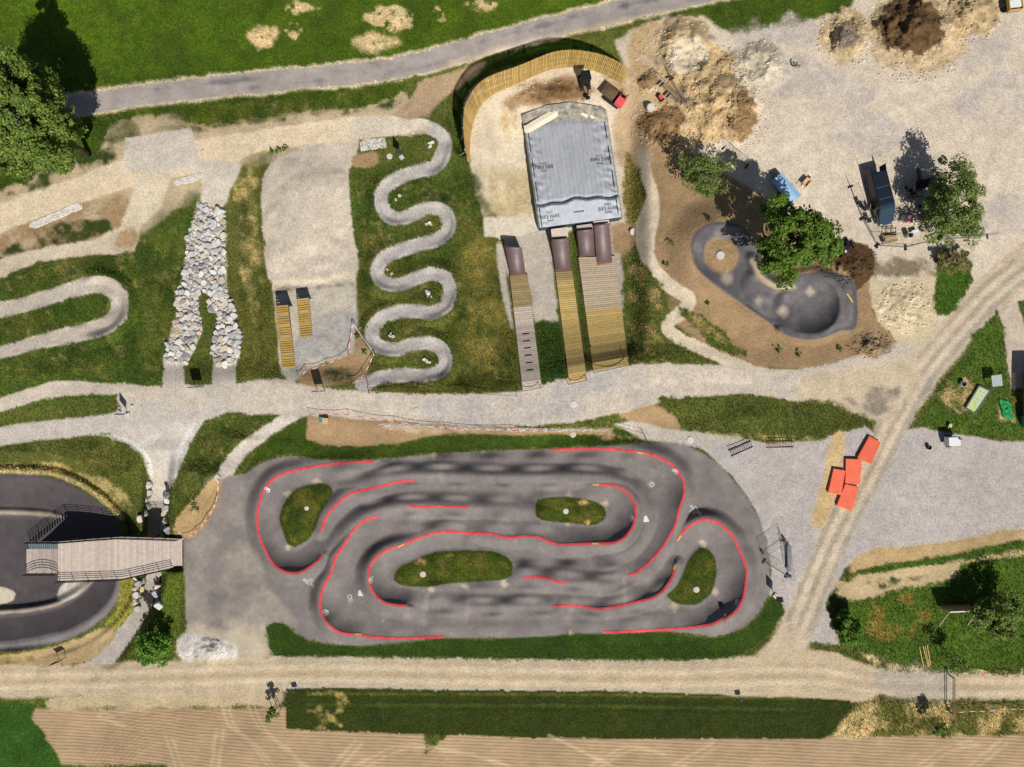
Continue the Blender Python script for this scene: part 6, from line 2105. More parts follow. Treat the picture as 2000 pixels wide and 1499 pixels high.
# ---------------------------------------------------------------- vehicles and machines
M_navy = mat('navy_van_paint', C(26, 36, 48), 0.4, var=0.06, spec=0.3)
M_glass = mat('tinted_glass', C(40, 66, 72), 0.08, var=0.05, spec=0.8)
M_rubber = mat('tyre_rubber', C(34, 34, 35), 0.85, var=0.1)
M_redm = mat('machine_red', C(236, 92, 96), 0.45, var=0.08)
M_load = mat('loose_soil', C(128, 102, 68), 0.95, var=0.3, scale=5, bump=1.0)
M_blue = mat('blue_tarp', C(120, 186, 232), 0.6, var=0.15, col2=C(196, 222, 240), scale=1.5, bump=.5)  # pale mottling puts sun flecks into the tarp colour
fwd = W(1738, 438, 1) - W(1712, 335, 1)
vrz = math.atan2(fwd.y, fwd.x) - math.pi / 2
vc = W(1727, 386, 1.7)
van = thing('panel_van', (vc.x, vc.y, ground_z(vc.x, vc.y)), vrz, 'long navy panel van with open rear doors inside the fenced yard', 'van')
vw, vl = 1.86, 6.0


def vsec(y, w, z0, z1, r=.14):
    w /= 2
    return [(-w, y, z0), (-w, y, z1 - r), (-w + r * .35, y, z1 - r * .3), (-w + r, y, z1), (w - r, y, z1), (w - r * .35, y, z1 - r * .3), (w, y, z1 - r), (w, y, z0)]


b = MB().loft([vsec(-3.0, 1.78, .45, 1.95), vsec(-2.9, 1.86, .4, 2.0), vsec(.7, 1.88, .4, 2.0), vsec(.95, 1.88, .4, 1.97)])
b.build('body', M_navy, van, bevel=.02)
M_cab = mat('navy_cab_sky_glare', C(54, 64, 84), 0.2, var=0.05, spec=0.6)  # van navy lightened, sky glare painted into the cab colour
b = MB().loft([vsec(.95, 1.87, .4, 1.96), vsec(1.3, 1.87, .4, 1.93), vsec(2.05, 1.87, .4, 1.3, .2), vsec(2.7, 1.82, .4, 1.08, .25), vsec(3.02, 1.6, .45, .8, .2)])
b.build('cab', M_cab, van, bevel=.02)
for y in (-1.2, .15):
    MB().bar((-.78, y, 2.005), (.78, y, 2.005), .05, .02).build('roof_seam', M_galv, van)
MB().add([(-.72, 1.34, 1.915), (.72, 1.34, 1.915), (.76, 2.0, 1.365), (-.76, 2.0, 1.365)], [(0, 1, 2, 3)]).build('windscreen', M_glass, van)
for s_ in (-1, 1):
    MB().box((s_ * .942, 1.2, 1.45), (.02, .75, .4)).build('side_window', M_glass, van)
    MB().box((s_ * .66, 2.9, .8), (.3, .12, .2)).build('headlight', M_whiteplastic, van, bevel=.03)
    MB().box((s_ * 1.06, 1.75, 1.25), (.2, .1, .26)).build('mirror', M_black, van, bevel=.03)
    MB().box((s_ * .93, -3.36, 1.2), (.05, .75, 1.4), s_ * .12).build('rear_door', M_navy, van)
    for y in (-1.95, 2.0):
        w = MB().tube([(s_ * .72, y, .34), (s_ * .95, y, .34)], .34, 18).build('wheel', M_rubber, van)
        MB().tube([(s_ * .94, y, .34), (s_ * .96, y, .34)], .2, 12).build('rim', M_galv, w)
M_side_g = mat('van_side_print', C(84, 50, 52), 0.5, var=0.3, scale=1.2)
MB().add([(-.947, -2.2, .8), (-.947, .0, .8), (-.947, .3, 1.3), (-.947, -1.2, 1.6), (-.947, -2.2, 1.35)], [(0, 1, 2, 3, 4)]).build('side_print', M_side_g, van)
# tracked dumper
p0, p1 = W(1187, 185, -1), W(1213, 204, -1)
d_ = p1 - p0
dc = G(1198, 194)
t = thing('tracked_dumper', dc, math.atan2(d_.y, d_.x), 'small red tracked dumper carrying soil beside the airbag', 'dumper')
for s_ in (-1, 1):
    MB().loft([[(x, s_ * .62 + w_, z) for x, z in ((-1.1, .15), (-.95, .02), (.95, .02), (1.1, .15), (1.1, .38), (.95, .5), (-.95, .5), (-1.1, .38))] for w_ in (-.15, .15)]).build('track', M_rubber, t)
MB().box((0, 0, .55), (2.1, .9, .2)).build('chassis', M_dark, t)
sk = MB()
sk.add([(-1.55, -.75, 1.25), (.25, -.75, 1.25), (.25, .75, 1.25), (-1.55, .75, 1.25), (-1.25, -.6, .65), (.1, -.6, .65), (.1, .6, .65), (-1.25, .6, .65)], [(0, 1, 5, 4), (1, 2, 6, 5), (2, 3, 7, 6), (3, 0, 4, 7), (4, 5, 6, 7)])
skip = sk.build('skip', M_galv, t)
vs, fs = [], []
for j in range(9):
    for i in range(11):
        x, y = -1.5 + 1.7 * i / 10, -.7 + 1.4 * j / 8
        vs.append((x, y, 1.12 + .3 * (1 - (2 * i / 10 - 1) ** 2) * (1 - (2 * j / 8 - 1) ** 2) + rr.uniform(-.04, .04)))
fs = [(j * 11 + i, j * 11 + i + 1, (j + 1) * 11 + i + 1, (j + 1) * 11 + i) for j in range(8) for i in range(10)]
me = bpy.data.meshes.new('load')
me.from_pydata(vs, [], fs)
link('soil_load', me, M_load, t)
MB().box((.95, -.22, 1.0), (1.0, 1.05, .75), taper=.93).build('engine_cover', M_redm, t, bevel=.05)
MB().box((.95, .5, .8), (.9, .4, .35)).build('seat_base', M_redm, t, bevel=.03)
MB().box((.9, .5, 1.05), (.45, .4, .14)).build('seat', M_black, t, bevel=.04)
MB().box((1.12, .5, 1.3), (.12, .4, .5)).build('backrest', M_black, t, bevel=.04)
MB().box((.4, .5, 1.15), (.15, .4, .5)).build('control_panel', M_black, t, bevel=.02)
MB().tube([(1.3, .25, .7), (1.3, .25, 2.0), (1.3, .75, 2.0), (1.3, .75, .7)], .03, 6).build('roll_bar', M_dark, t)
# mini excavator
t = thing('mini_excavator', G(1141, 164), .2, 'black mini excavator digging beside the board wall', 'excavator')
for s_ in (-1, 1):
    MB().loft([[(s_ * .5 + w_, y, z) for y, z in ((-.85, .12), (-.7, .02), (.7, .02), (.85, .12), (.85, .36), (.7, .46), (-.7, .46), (-.85, .36))] for w_ in (-.14, .14)]).build('track', M_rubber, t)
MB().cyl((0, 0, .42), .35, .14, 16).build('turntable', M_dark, t)
MB().loft([[(x, y, .58) for x, y in ((-.6, -.5), (.6, -.5), (.62, .4), (.35, .8), (-.35, .8), (-.62, .4))], [(x * .95, y * .95, 1.15) for x, y in ((-.6, -.5), (.6, -.5), (.62, .4), (.35, .8), (-.35, .8), (-.62, .4))]]).build('house', M_black, t, bevel=.03)
MB().box((0, .05, 2.3), (1.1, 1.15, .07)).build('canopy', M_dark, t, bevel=.02)
for sx, sy in ((-1, -1), (1, -1), (-1, 1), (1, 1)):
    MB().bar((sx * .48, .05 + sy * .5, 1.1), (sx * .48, .05 + sy * .5, 2.3), .05).build('canopy_post', M_black, t)
MB().box((0, .1, 1.3), (.45, .45, .3)).build('seat', M_black, t, bevel=.05)
MB().tube([(0, -.5, .8), (0, -1.0, 1.5), (0, -1.55, 1.5)], [.1, .09, .07], 6).build('boom', M_dark, t)
MB().tube([(0, -1.55, 1.55), (0, -1.9, .7)], [.07, .06], 6).build('arm', M_dark, t)
MB().loft([[(x, -1.75, .65) for x in (-.25, .25)] + [(x, -2.05, .7) for x in (.25, -.25)], [(x, -1.7, .2) for x in (-.25, .25)] + [(x, -2.05, .3) for x in (.25, -.25)]]).build('bucket', M_dark, t)
MB().box((0, 1.0, .22), (1.1, .08, .3)).build('dozer_blade', M_dark, t)
# plate compactor
t = thing('plate_compactor', G(1289, 192), .6, 'small red plate compactor by the folded fence panels', 'compactor')
MB().loft([[(x, y, .05) for x, y in ((-.28, -.4), (.28, -.4), (.28, .4), (-.28, .4))], [(x, y, .12) for x, y in ((-.3, -.48), (.3, -.48), (.3, .48), (-.3, .48))]]).build('base_plate', M_dark, t)
MB().box((0, 0, .4), (.42, .55, .4), taper=.85).build('engine', M_redm, t, bevel=.06)
MB().tube([(-.2, -.3, .3), (-.2, -.95, .95), (.2, -.95, .95), (.2, -.3, .3)], .025, 6).build('handle', M_black, t)
# covered trailer under the tree
ta, tb, tcn = W(1528, 336, 1.2), W(1566, 380, 1.2), W(1509, 352, 1.2)
ax = tb - ta
tl, tw = ax.length, (tcn - ta).length
tp = (ta + tb) / 2 + (tcn - ta) / 2
t = thing('covered_trailer', (tp.x, tp.y, ground_z(tp.x, tp.y)), math.atan2(ax.y, ax.x), 'trailer under a blue tarp in the shade of the big tree', 'trailer')
MB().box((0, 0, .55), (tl * .95, tw * .9, .25)).build('bed', M_galv, t)
MB().loft([[(x * tl / 2, -tw / 2, .6), (x * tl / 2, -tw * .48, 1.05), (x * tl / 2, -.1, 1.25), (x * tl / 2, .12, 1.25), (x * tl / 2, tw * .48, 1.02), (x * tl / 2, tw / 2, .6)] for x in (-1, -.4, .3, 1)]).build('tarp', M_blue, t, smooth_=False, bevel=.02)
for s_ in (-1, 1):
    w = MB().tube([(.1, s_ * tw * .5, .3), (.1, s_ * (tw * .5 + .2), .3)], .3, 16).build('wheel', M_rubber, t)
    MB().tube([(.1, s_ * (tw * .5 + .19), .3), (.1, s_ * (tw * .5 + .21), .3)], .17, 12).build('rim', M_galv, w)
MB().tube([(-tl / 2, .3, .5), (-tl / 2 - .9, 0, .45), (-tl / 2, -.3, .5)], .04, 6).build('drawbar', M_dark, t)
# wheelbarrow and leaning tools
M_beige = mat('beige_plywood', C(214, 176, 128), 0.7, var=0.1)


def wheelbarrow(x, y, rz, m, label):
    t = thing('wheelbarrow', G(x, y), rz, label, 'wheelbarrow', 'wheelbarrows')
    MB().add([(-.35, -.5, .62), (.35, -.5, .62), (.3, .45, .68), (-.3, .45, .68), (-.22, -.3, .35), (.22, -.3, .35), (.15, .25, .35), (-.15, .25, .35)], [(0, 1, 5, 4), (1, 2, 6, 5), (2, 3, 7, 6), (3, 0, 4, 7), (4, 5, 6, 7)]).build('tray', m, t)
    for s_ in (-1, 1):
        MB().tube([(s_ * .08, .7, .22), (s_ * .2, .2, .33), (s_ * .3, -1.0, .62)], .022, 6).build('handle', M_dark, t)
        MB().tube([(s_ * .24, -.3, .4), (s_ * .26, -.4, .0)], .022, 6).build('leg', M_dark, t)
    MB().tube([(-.05, .72, .2), (.05, .72, .2)], .2, 14).build('wheel', M_rubber, t)


wheelbarrow(1572, 358, -.7, M_beige, 'beige wheelbarrow beside the blue tarp trailer')
wheelbarrow(1655, 480, .3, M_dark, 'dark wheelbarrow next to the standing person')
wheelbarrow(1775, 378, .6, M_rust, 'rusty wheelbarrow between the van and the yard tree')


def drum(x, y, r, h, m, label, open_=False, cat='barrel'):
    t = thing('barrel', G(x, y), 0, label, cat, 'barrels and tubs in the yard')
    secs = [[(rr_ * math.cos(a), rr_ * math.sin(a), z) for a in np.linspace(0, 6.283, 18, endpoint=False)] for rr_, z in ((r * .96, 0), (r, h * .33), (r * .97, h * .35), (r, h * .66), (r * .97, h * .68), (r, h))]
    MB().loft(secs, True if not open_ else False).build('shell', m, t)
    if open_:
        MB().cyl((0, 0, h * .5), r * .93, .03, 18).build('dark_hollow', M_black, t)  # black disc stands in for the shaded hollow
    MB().tube([(r * math.cos(a), r * math.sin(a), h) for a in np.linspace(0, 6.283, 19)], .025, 6).build('rim', m, t)


drum(1771, 462, .32, .9, M_conc, 'open concrete-grey tub next to the white box', True, 'tub')
drum(1813, 450, .3, .85, M_whiteplastic, 'white plastic barrel near the pale crate', False)
drum(1722, 469, .2, .4, M_black, 'small black bucket beside the timber stack', True, 'bucket')
drum(1812, 874, .24, .4, M_black, 'black bucket alone on the grey gravel', True, 'bucket')
drum(1878, 750, .33, .5, M_conc, 'open concrete ring standing in the allotment', True, 'tub')
drum(1793, 405, .22, .4, mat('green_plastic', C(46, 140, 84), .5), 'green bucket at the edge of the tree shadow', True, 'bucket')


def crate(x, y, s_, rz, m, label, cat='crate', slats=True):
    t = thing('crate', G(x, y), rz, label, cat, 'boxes and crates in the yard')
    a, b, h = s_
    MB().box((0, 0, h / 2), (a, b, h)).build('box', m, t, bevel=.02)
    MB().box((0, 0, h + .025), (a + .05, b + .05, .045)).build('lid', m, t, bevel=.012)
    if slats:
        for k in (-1, 1):
            MB().box((k * a * .3, -b / 2 - .012, h / 2), (.06, .02, h * .9)).build('batten', M_dark, t)
    return t


crate(1783, 456, (.75, .55, .55), .3, M_whiteplastic, 'white lidded box next to the open tub', 'box')
crate(1826, 438, (1.1, .9, .8), .6, mat('pale_grey_sheet', C(206, 206, 210), .6), 'pale grey crate under the roadside tree', 'crate')
crate(1771, 430, (.85, .75, .5), -.1, mat('pink_vinyl', C(236, 172, 178), .6, var=.08), 'pink topped box in front of the van', 'box')
crate(1762, 428, (.3, .6, .4), -.1, M_whiteplastic, 'narrow white box touching the pink topped box', 'box')
crate(1798, 362, (1.1, .8, .8), .1, M_dark, 'dark crate in the shade north of the yard tree', 'crate')
crate(1815, 354, (1.0, .5, .5), .2, mat('blue_black_box', C(40, 52, 80), .5), 'blue-black chest in the tree shadow', 'chest')
crate(637, 822, (.62, .6, .5), -.05, M_beige, 'beige lidded box on the brown strip beside the main path', 'box')
crate(629, 820, (.45, .6, .45), -.05, mat('teal_plastic', C(90, 140, 140), .5), 'teal lidded box on the brown strip beside the beige one', 'box')
# timber stack
t = thing('timber_stack', G(1736, 465), .15, 'stack of rough boards on bearers in front of the van', 'timber stack')
for y in (-.5, .5):
    MB().box((y, 0, .06), (.1, .9, .12)).build('bearer', M_brnwood, t)
for k in range(9):
    MB().box((rr.uniform(-.1, .1), -.38 + (k % 5) * .19, .16 + .07 * (k // 5)), (1.6 + rr.uniform(-.2, .3), .16, .06), rr.uniform(-.08, .08)).build('board', (M_oldwood, M_newwood, M_brnwood)[k % 3], t)
MB().bar((-.9, -.6, .08), (.95, -.55, .08), .12, .1).build('board', M_beige, t)
# rack, folding chairs, tool frames
for x, y, rz, lab in ((1735, 454, .05, 'dark steel frame rack between the van and timber stack'), (1797, 426, .2, 'dark steel frame rack beside the green sack'), (1786, 380, .1, 'dark steel frame rack in the shade by the rusty wheelbarrow')):
    t = thing('steel_rack', G(x, y), rz, lab, 'rack', 'dark steel racks')
    for s_ in (-.4, .4):
        MB().bar((-.75, s_, .35), (.75, s_, .35), .06).build('long_bar', M_dark, t)
        for k in (-.6, 0, .6):
            MB().bar((k, s_, 0), (k, s_, .7), .05).build('upright', M_dark, t)
    for k in (-.6, 0, .6):
        MB().bar((k, -.5, .5), (k, .5, .5), .05).build('cross_bar', M_dark, t)
for x, y, rz, lab in ((1677, 402, .4, 'black folding chair beside the fence west of the van'), (1686, 410, .9, 'black folding chair with a bag close to the van'), (1697, 408, 1.4, 'black and tan folding chair right beside the van'), (1694, 433, .2, 'black folding chair by the southern fence corner')):
    t = thing('folding_chair', G(x, y), rz, lab, 'chair', 'folding chairs by the van')
    MB().box((0, 0, .45), (.48, .45, .04)).build('seat', M_black, t, bevel=.015)
    MB().box((0, .24, .75), (.48, .04, .45), rot=Matrix.Rotation(-.2, 3, 'X')).build('backrest', M_black if 'tan' not in lab else M_beige, t, bevel=.015)
    for sx in (-.22, .22):
        MB().tube([(sx, -.22, 0), (sx, .2, .95)], .015, 6).build('leg', M_dark, t)
        MB().tube([(sx, .25, 0), (sx, -.2, .46)], .015, 6).build('leg', M_dark, t)
# rusty beam
t = thing('steel_beam', G(1794, 345), .1, 'rusty steel beam propped on a block in the tree shadow', 'beam')
MB().box((0, 0, .35), (.22, 2.0, .03)).box((0, 0, .2), (.02, 2.0, .3)).box((0, 0, .03), (.22, 2.0, .03)).build('profile', M_rust, t)
MB().box((0, .6, -.02), (.4, .2, .1)).build('block', M_brnwood, t)
# white machine on wheels
t = thing('generator_trailer', G(1851, 861), .05, 'white box-shaped generator trailer on the grey gravel', 'generator')
MB().box((0, 0, .95), (1.45, 1.05, .9), taper=.94).build('housing', M_whiteplastic, t, bevel=.05)
MB().box((0, 0, .45), (1.3, .9, .12)).build('chassis', M_dark, t)
MB().cyl((.55, .3, 1.4), .12, .35, 12).build('exhaust', M_galv, t)
for s_ in (-1, 1):
    MB().tube([(-.1, s_ * .5, .27), (-.1, s_ * .68, .27)], .27, 14).build('wheel', M_rubber, t)
MB().tube([(.2, -.55, .35), (.1, -.75, .15), (-.2, -.8, .1), (-.35, -.6, .3)], .025, 6).build('hose', M_black, t)
# steel bench frame on the gravel
t = thing('steel_bench', G(1539, 1090), 0, 'blue-grey steel bench frame beside the mobile fence', 'bench')
MB().box((0, 0, .45), (.45, 3.0, .05)).build('seat', M_galv, t, bevel=.01)
for y in (-1.3, 0, 1.3):
    MB().tube([(-.2, y, 0), (-.18, y, .43), (.18, y, .43), (.2, y, 0)], .025, 6).build('leg', M_dark, t)
# open-topped lorry bed at the top edge
t = thing('tipper_bed', G(1968, 14), .1, 'orange-framed tipper bed with white load at the yard edge', 'tipper bed')
for s_ in (-1, 1):
    MB().bar((s_ * .75, -1.0, 1.2), (s_ * .75, 2.0, 1.2), .08, .5).build('side_board', M_larch, t)
    for y in (-.4, 1.4):
        MB().tube([(s_ * .55, y, .35), (s_ * .8, y, .35)], .35, 14).build('wheel', M_rubber, t)
MB().bar((-.75, -1.0, 1.2), (.75, -1.0, 1.2), .08, .5).build('tailgate', M_larch, t)
MB().box((0, .5, .8), (1.5, 3.0, .15)).build('bed_floor', M_dark, t)
MB().box((0, -.25, 1.1), (1.35, .8, .5)).build('white_load', M_whiteplastic, t, bevel=.05)
MB().box((0, 1.1, 1.05), (1.35, 1.6, .45)).build('grey_load', M_galv, t, bevel=.05)

# ---------------------------------------------------------------- allotment on the right, shelter wall, gate
M_roof = mat('brown_roof_sheet', C(112, 82, 76), 0.6, var=0.1)
M_teal = mat('teal_sheet', C(86, 160, 148), 0.6, var=0.1)
sh = thing('garden_shed', W(2040, 770, 0), 0, 'brown roofed shed with teal lean-to at the allotment edge', 'shed')
MB().box((0, 0, 1.3), (5.2, 5.0, 2.6)).build('wall', M_brnwood, sh)
for k in range(22):
    MB().box((0, -2.7 + 5.4 * (k + .5) / 22, 2.95 + .25 * (1 - abs(2 * (k + .5) / 22 - 1))), (5.8, .2, .05)).build('roof_sheet', M_roof, sh)
MB().box((-1.0, -3.2, 1.0), (3.6, 1.3, 2.0)).build('lean_to', M_teal, sh, bevel=.05)
t = thing('raised_table', G(1934, 744), .12, 'grey topped raised table on the allotment grass', 'table')
for k in range(6):
    MB().box((-.5 + k * .2, 0, 1.2), (.17, 1.3, .04)).build('board', mat('silver_boards', C(190, 194, 192), .6, var=.08), t)
for sx in (-.5, .5):
    for sy in (-.55, .55):
        MB().bar((sx, sy, -.1), (sx, sy, 1.18), .07).build('leg', M_brnwood, t)
M_lime = mat('lime_banner', C(160, 190, 96), 0.6, var=0.12, stretch=(3, .5, 1), scale=1.5, col2=C(206, 218, 160))
bp = [W(x, y, .25) for x, y in ((1912, 754), (1934, 764), (1904, 808), (1886, 797))]
bc = (bp[0] + bp[2]) / 2
bc.z = ground_z(bc.x, bc.y)
t = thing('lying_banner', bc, 0, 'lime green banner with white letters lying framed on the grass', 'banner')
q = [p - bc for p in bp]
for p in q:
    p.z = .22
quad_slab(q[0], q[1], q[2], q[3], .04).build('cloth', M_lime, t)
for i in range(4):
    MB().bar(q[i] + Vector((0, 0, .02)), q[(i + 1) % 4] + Vector((0, 0, .02)), .16, .08).build('frame_bar', M_galv, t)
e1, e2 = (q[1] - q[0]), (q[3] - q[0])
for j in range(3):
    for k in range(4):
        o_ = q[0] + e1 * (.2 + .17 * k) + e2 * (.12 + .17 * j) + Vector((0, 0, .012))
        a_, b_ = e1 * .12, e2 * .13
        m = MB()
        m.bar(o_, o_ + a_, .07, .012)
        m.bar(o_ + b_ * .5, o_ + a_ + b_ * .5, .07, .012)
        m.bar(o_ + a_ * .5, o_ + a_ * .5 + b_, .07, .012)
        m.build('letter', M_wht, t)
t = thing('green_net', G(1962, 797), 0, 'crumpled bright green netting on the allotment grass', 'net')
vs, fs = [], []
for j in range(10):
    for i in range(10):
        p = G(1950 + i * 2.4 + j * .8, 780 + j * 4.0 + i * .6, .05 + rr.uniform(0, .22)) - t.location
        vs.append(tuple(p))
fs = [(j * 10 + i, j * 10 + i + 1, j * 10 + i + 11, j * 10 + i + 10) for j in range(9) for i in range(9)]
me = bpy.data.meshes.new('net')
me.from_pydata(vs, [], fs)
link('netting', me, mat('green_netting', C(30, 168, 92), .7, var=.25, scale=6), t)
w0, w1 = G(1831, 1183), G(1890, 1181)
t = thing('board_screen', w0, math.atan2(w1.y - w0.y, w1.x - w0.x), 'upright board screen with white top edge on the meadow', 'screen')
Lq = (w1 - w0).xy.length
for k in range(22):
    MB().box((Lq * (k + .5) / 22, 0, 1.2 + rr.uniform(-.02, .03)), (Lq / 22 - .015, .03, 2.5)).build('board', M_brnwood, t)
MB().bar((0, 0, 2.5), (Lq, 0, 2.5), .12, .06).build('top_cap', M_whiteplastic, t)
for x in (.05, Lq - .1):
    MB().bar((x, -.05, 2.3), (x, -2.4, .05), .07).build('strut', M_oldwood, t)
for k, (a, b) in enumerate((((1795, 1264), (1803, 1302)), ((1802, 1262), (1812, 1302)), ((1806, 1262), (1814, 1302)), ((1810, 1260), (1817, 1300)))):
    p, q = G(*a), G(*b)
    c = p.lerp(q, .5)
    o = MB().bar(p - c + Vector((0, 0, .08)), q - c + Vector((0, 0, .08)), .1, .06).build('batten', M_newwood)
    o.location = c
    o.name = 'wood_batten'
    tag(o, ('yellow wooden batten lying apart from the other three on the meadow', 'yellow wooden batten next to the one lying apart', 'yellow wooden batten third in the row on the meadow', 'yellow wooden batten of the row lying closest to the sapling')[k], 'batten', 'battens on the meadow')
t = thing('barrier_gate', G(1853, 1318), 0, 'rusty double pole barrier across the lane', 'barrier')
e = G(1852, 1388) - t.location
for s_ in (-.1, .1):
    MB().tube([(s_, 0, 1.05), (e.x + s_, e.y, e.z + 1.05)], .05, 8).build('pole', M_rust, t)
for p in (Vector((0, 0, 0)), e):
    MB().bar(p - Vector((0, 0, .2)), p + Vector((0, 0, 1.2)), .12).build('post', M_galv, t)
p, q = G(1654, 574), G(1665, 591)
c = p.lerp(q, .5)
o = MB().bar(p - c + Vector((0, 0, .06)), q - c + Vector((0, 0, .06)), .14, .05).build('loose_plank', mat('yellow_plank', C(222, 182, 92), .7))
o.location = c
tag(o, 'single yellow plank lying on the rim of the asphalt bowl', 'plank')

# ---------------------------------------------------------------- the person
pl = G(1649, 487)
pt = thing('person', pl, 2.6, 'person in dark work clothes standing with a shovel by the wheelbarrow', 'person')
J = dict(pel=(0, 0, .95), chest=(0, .02, 1.3), neck=(0, .03, 1.48), head=(0, .06, 1.58), crown=(0, .06, 1.74),
         hl=(-.1, 0, .9), kl=(-.13, .03, .5), al=(-.14, -.02, .08), tl=(-.15, .16, .04), hr=(.1, 0, .9), kr=(.13, .06, .5), ar=(.15, .02, .08), tr=(.17, .2, .04),
         sl=(-.19, .02, 1.42), el=(-.26, .08, 1.15), wl=(-.18, .3, 1.05), sr=(.19, .02, 1.42), er=(.28, .1, 1.16), wr=(.2, .32, 1.0))
RAD = dict(pel=.15, chest=.16, neck=.065, head=.09, crown=.085, hl=.1, kl=.065, al=.045, tl=.04, hr=.1, kr=.065, ar=.045, tr=.04, sl=.07, el=.05, wl=.034, sr=.07, er=.05, wr=.034)
ED = [('pel', 'chest'), ('chest', 'neck'), ('neck', 'head'), ('head', 'crown'), ('pel', 'hl'), ('hl', 'kl'), ('kl', 'al'), ('al', 'tl'), ('pel', 'hr'), ('hr', 'kr'), ('kr', 'ar'), ('ar', 'tr'), ('chest', 'sl'), ('sl', 'el'), ('el', 'wl'), ('chest', 'sr'), ('sr', 'er'), ('er', 'wr')]
for s_, wj in ((-1, 'wl'), (1, 'wr')):
    w0 = Vector(J[wj])
    J['p' + wj] = tuple(w0 + Vector((0, .06, -.02)))
    RAD['p' + wj] = .032
    ED.append((wj, 'p' + wj))
    for f_ in range(5):
        dx = (-.035 + .0175 * f_)
        a_, b_ = 'f%s%d' % (wj, f_), 'g%s%d' % (wj, f_)
        ln_ = (.045, .05, .055, .05, .035)[f_]
        J[a_] = tuple(w0 + Vector((dx, .06 + ln_, -.03)))
        J[b_] = tuple(w0 + Vector((dx * .9, .06 + ln_ * 1.3, -.065)))
        RAD[a_] = .009
        RAD[b_] = .008
        ED += [('p' + wj, a_), (a_, b_)]
keys = list(J)
me = bpy.data.meshes.new('body')
me.from_pydata([J[k] for k in keys], [(keys.index(a), keys.index(b)) for a, b in ED], [])
po = link('body', me, mat('dark_workwear', C(52, 54, 62), .8, var=.15), pt)
po.modifiers.new('skin', 'SKIN')
for k, v in zip(keys, me.skin_vertices[0].data):
    v.radius = (RAD[k], RAD[k])
    v.use_root = k == 'pel'
ss = po.modifiers.new('sub', 'SUBSURF')
ss.levels = ss.render_levels = 1
hm = MB().loft([[(r_ * math.cos(a), .05 + r_ * 1.1 * math.sin(a), z) for a in np.linspace(0, 6.283, 12, endpoint=False)] for r_, z in ((.095, 1.66), (.105, 1.72), (.09, 1.79), (.04, 1.83))])
hm.build('hair', mat('brown_hair', C(84, 62, 46), .8), pt, smooth_=True)
sv = thing('shovel', G(1652, 490), 0, 'shovel with pale wooden handle held by the person', 'shovel')
MB().tube([(0, 0, .1), (-.12, .25, 1.3)], .02, 6).build('handle', M_beige, sv)
MB().add([(-.1, -.2, 0), (.1, -.2, 0), (.12, .05, .12), (-.12, .05, .12)], [(0, 1, 2, 3)]).build('blade', M_galv, sv)
# ---------------------------------------------------------------- trees and shrubs
LEAF_MID = leaf_mat('leaves_mid', C(70, 100, 28), C(146, 164, 74))
LEAF_DARK = leaf_mat('leaves_dark', C(58, 94, 22), C(128, 156, 52))
LEAF_GREY = leaf_mat('leaves_grey', C(84, 108, 46), C(140, 156, 78))
LEAF_BRT = leaf_mat('leaves_bright', C(74, 124, 30), C(124, 168, 56))


def leaf_cloud(rs, centres, radii, n_each, size, flat=0.75):
    """numpy leaf quads round clump centres"""
    N = len(centres) * n_each
    c = np.repeat(np.array(centres), n_each, 0)
    r = np.repeat(np.array(radii), n_each)
    d = rs.normal(0, 1, (N, 3))
    d /= np.linalg.norm(d, axis=1)[:, None] + 1e-9
    rad = r * rs.uniform(0.25, 1.0, N) ** 0.5
    p = c + d * rad[:, None] * np.array([1, 1, flat])
    nrm = d * 0.6 + rs.normal(0, .5, (N, 3)) + np.array([0, 0, .7])
    nrm /= np.linalg.norm(nrm, axis=1)[:, None] + 1e-9
    a = np.cross(nrm, rs.normal(0, 1, (N, 3)))
    a /= np.linalg.norm(a, axis=1)[:, None] + 1e-9
    b = np.cross(nrm, a)
    s = (size * rs.uniform(.45, 1.6, N))[:, None]
    v = np.stack([p - a * s, p + b * s * .55, p + a * s, p - b * s * .55], 1).reshape(-1, 3)
    return v, np.arange(N * 4).reshape(-1, 4)


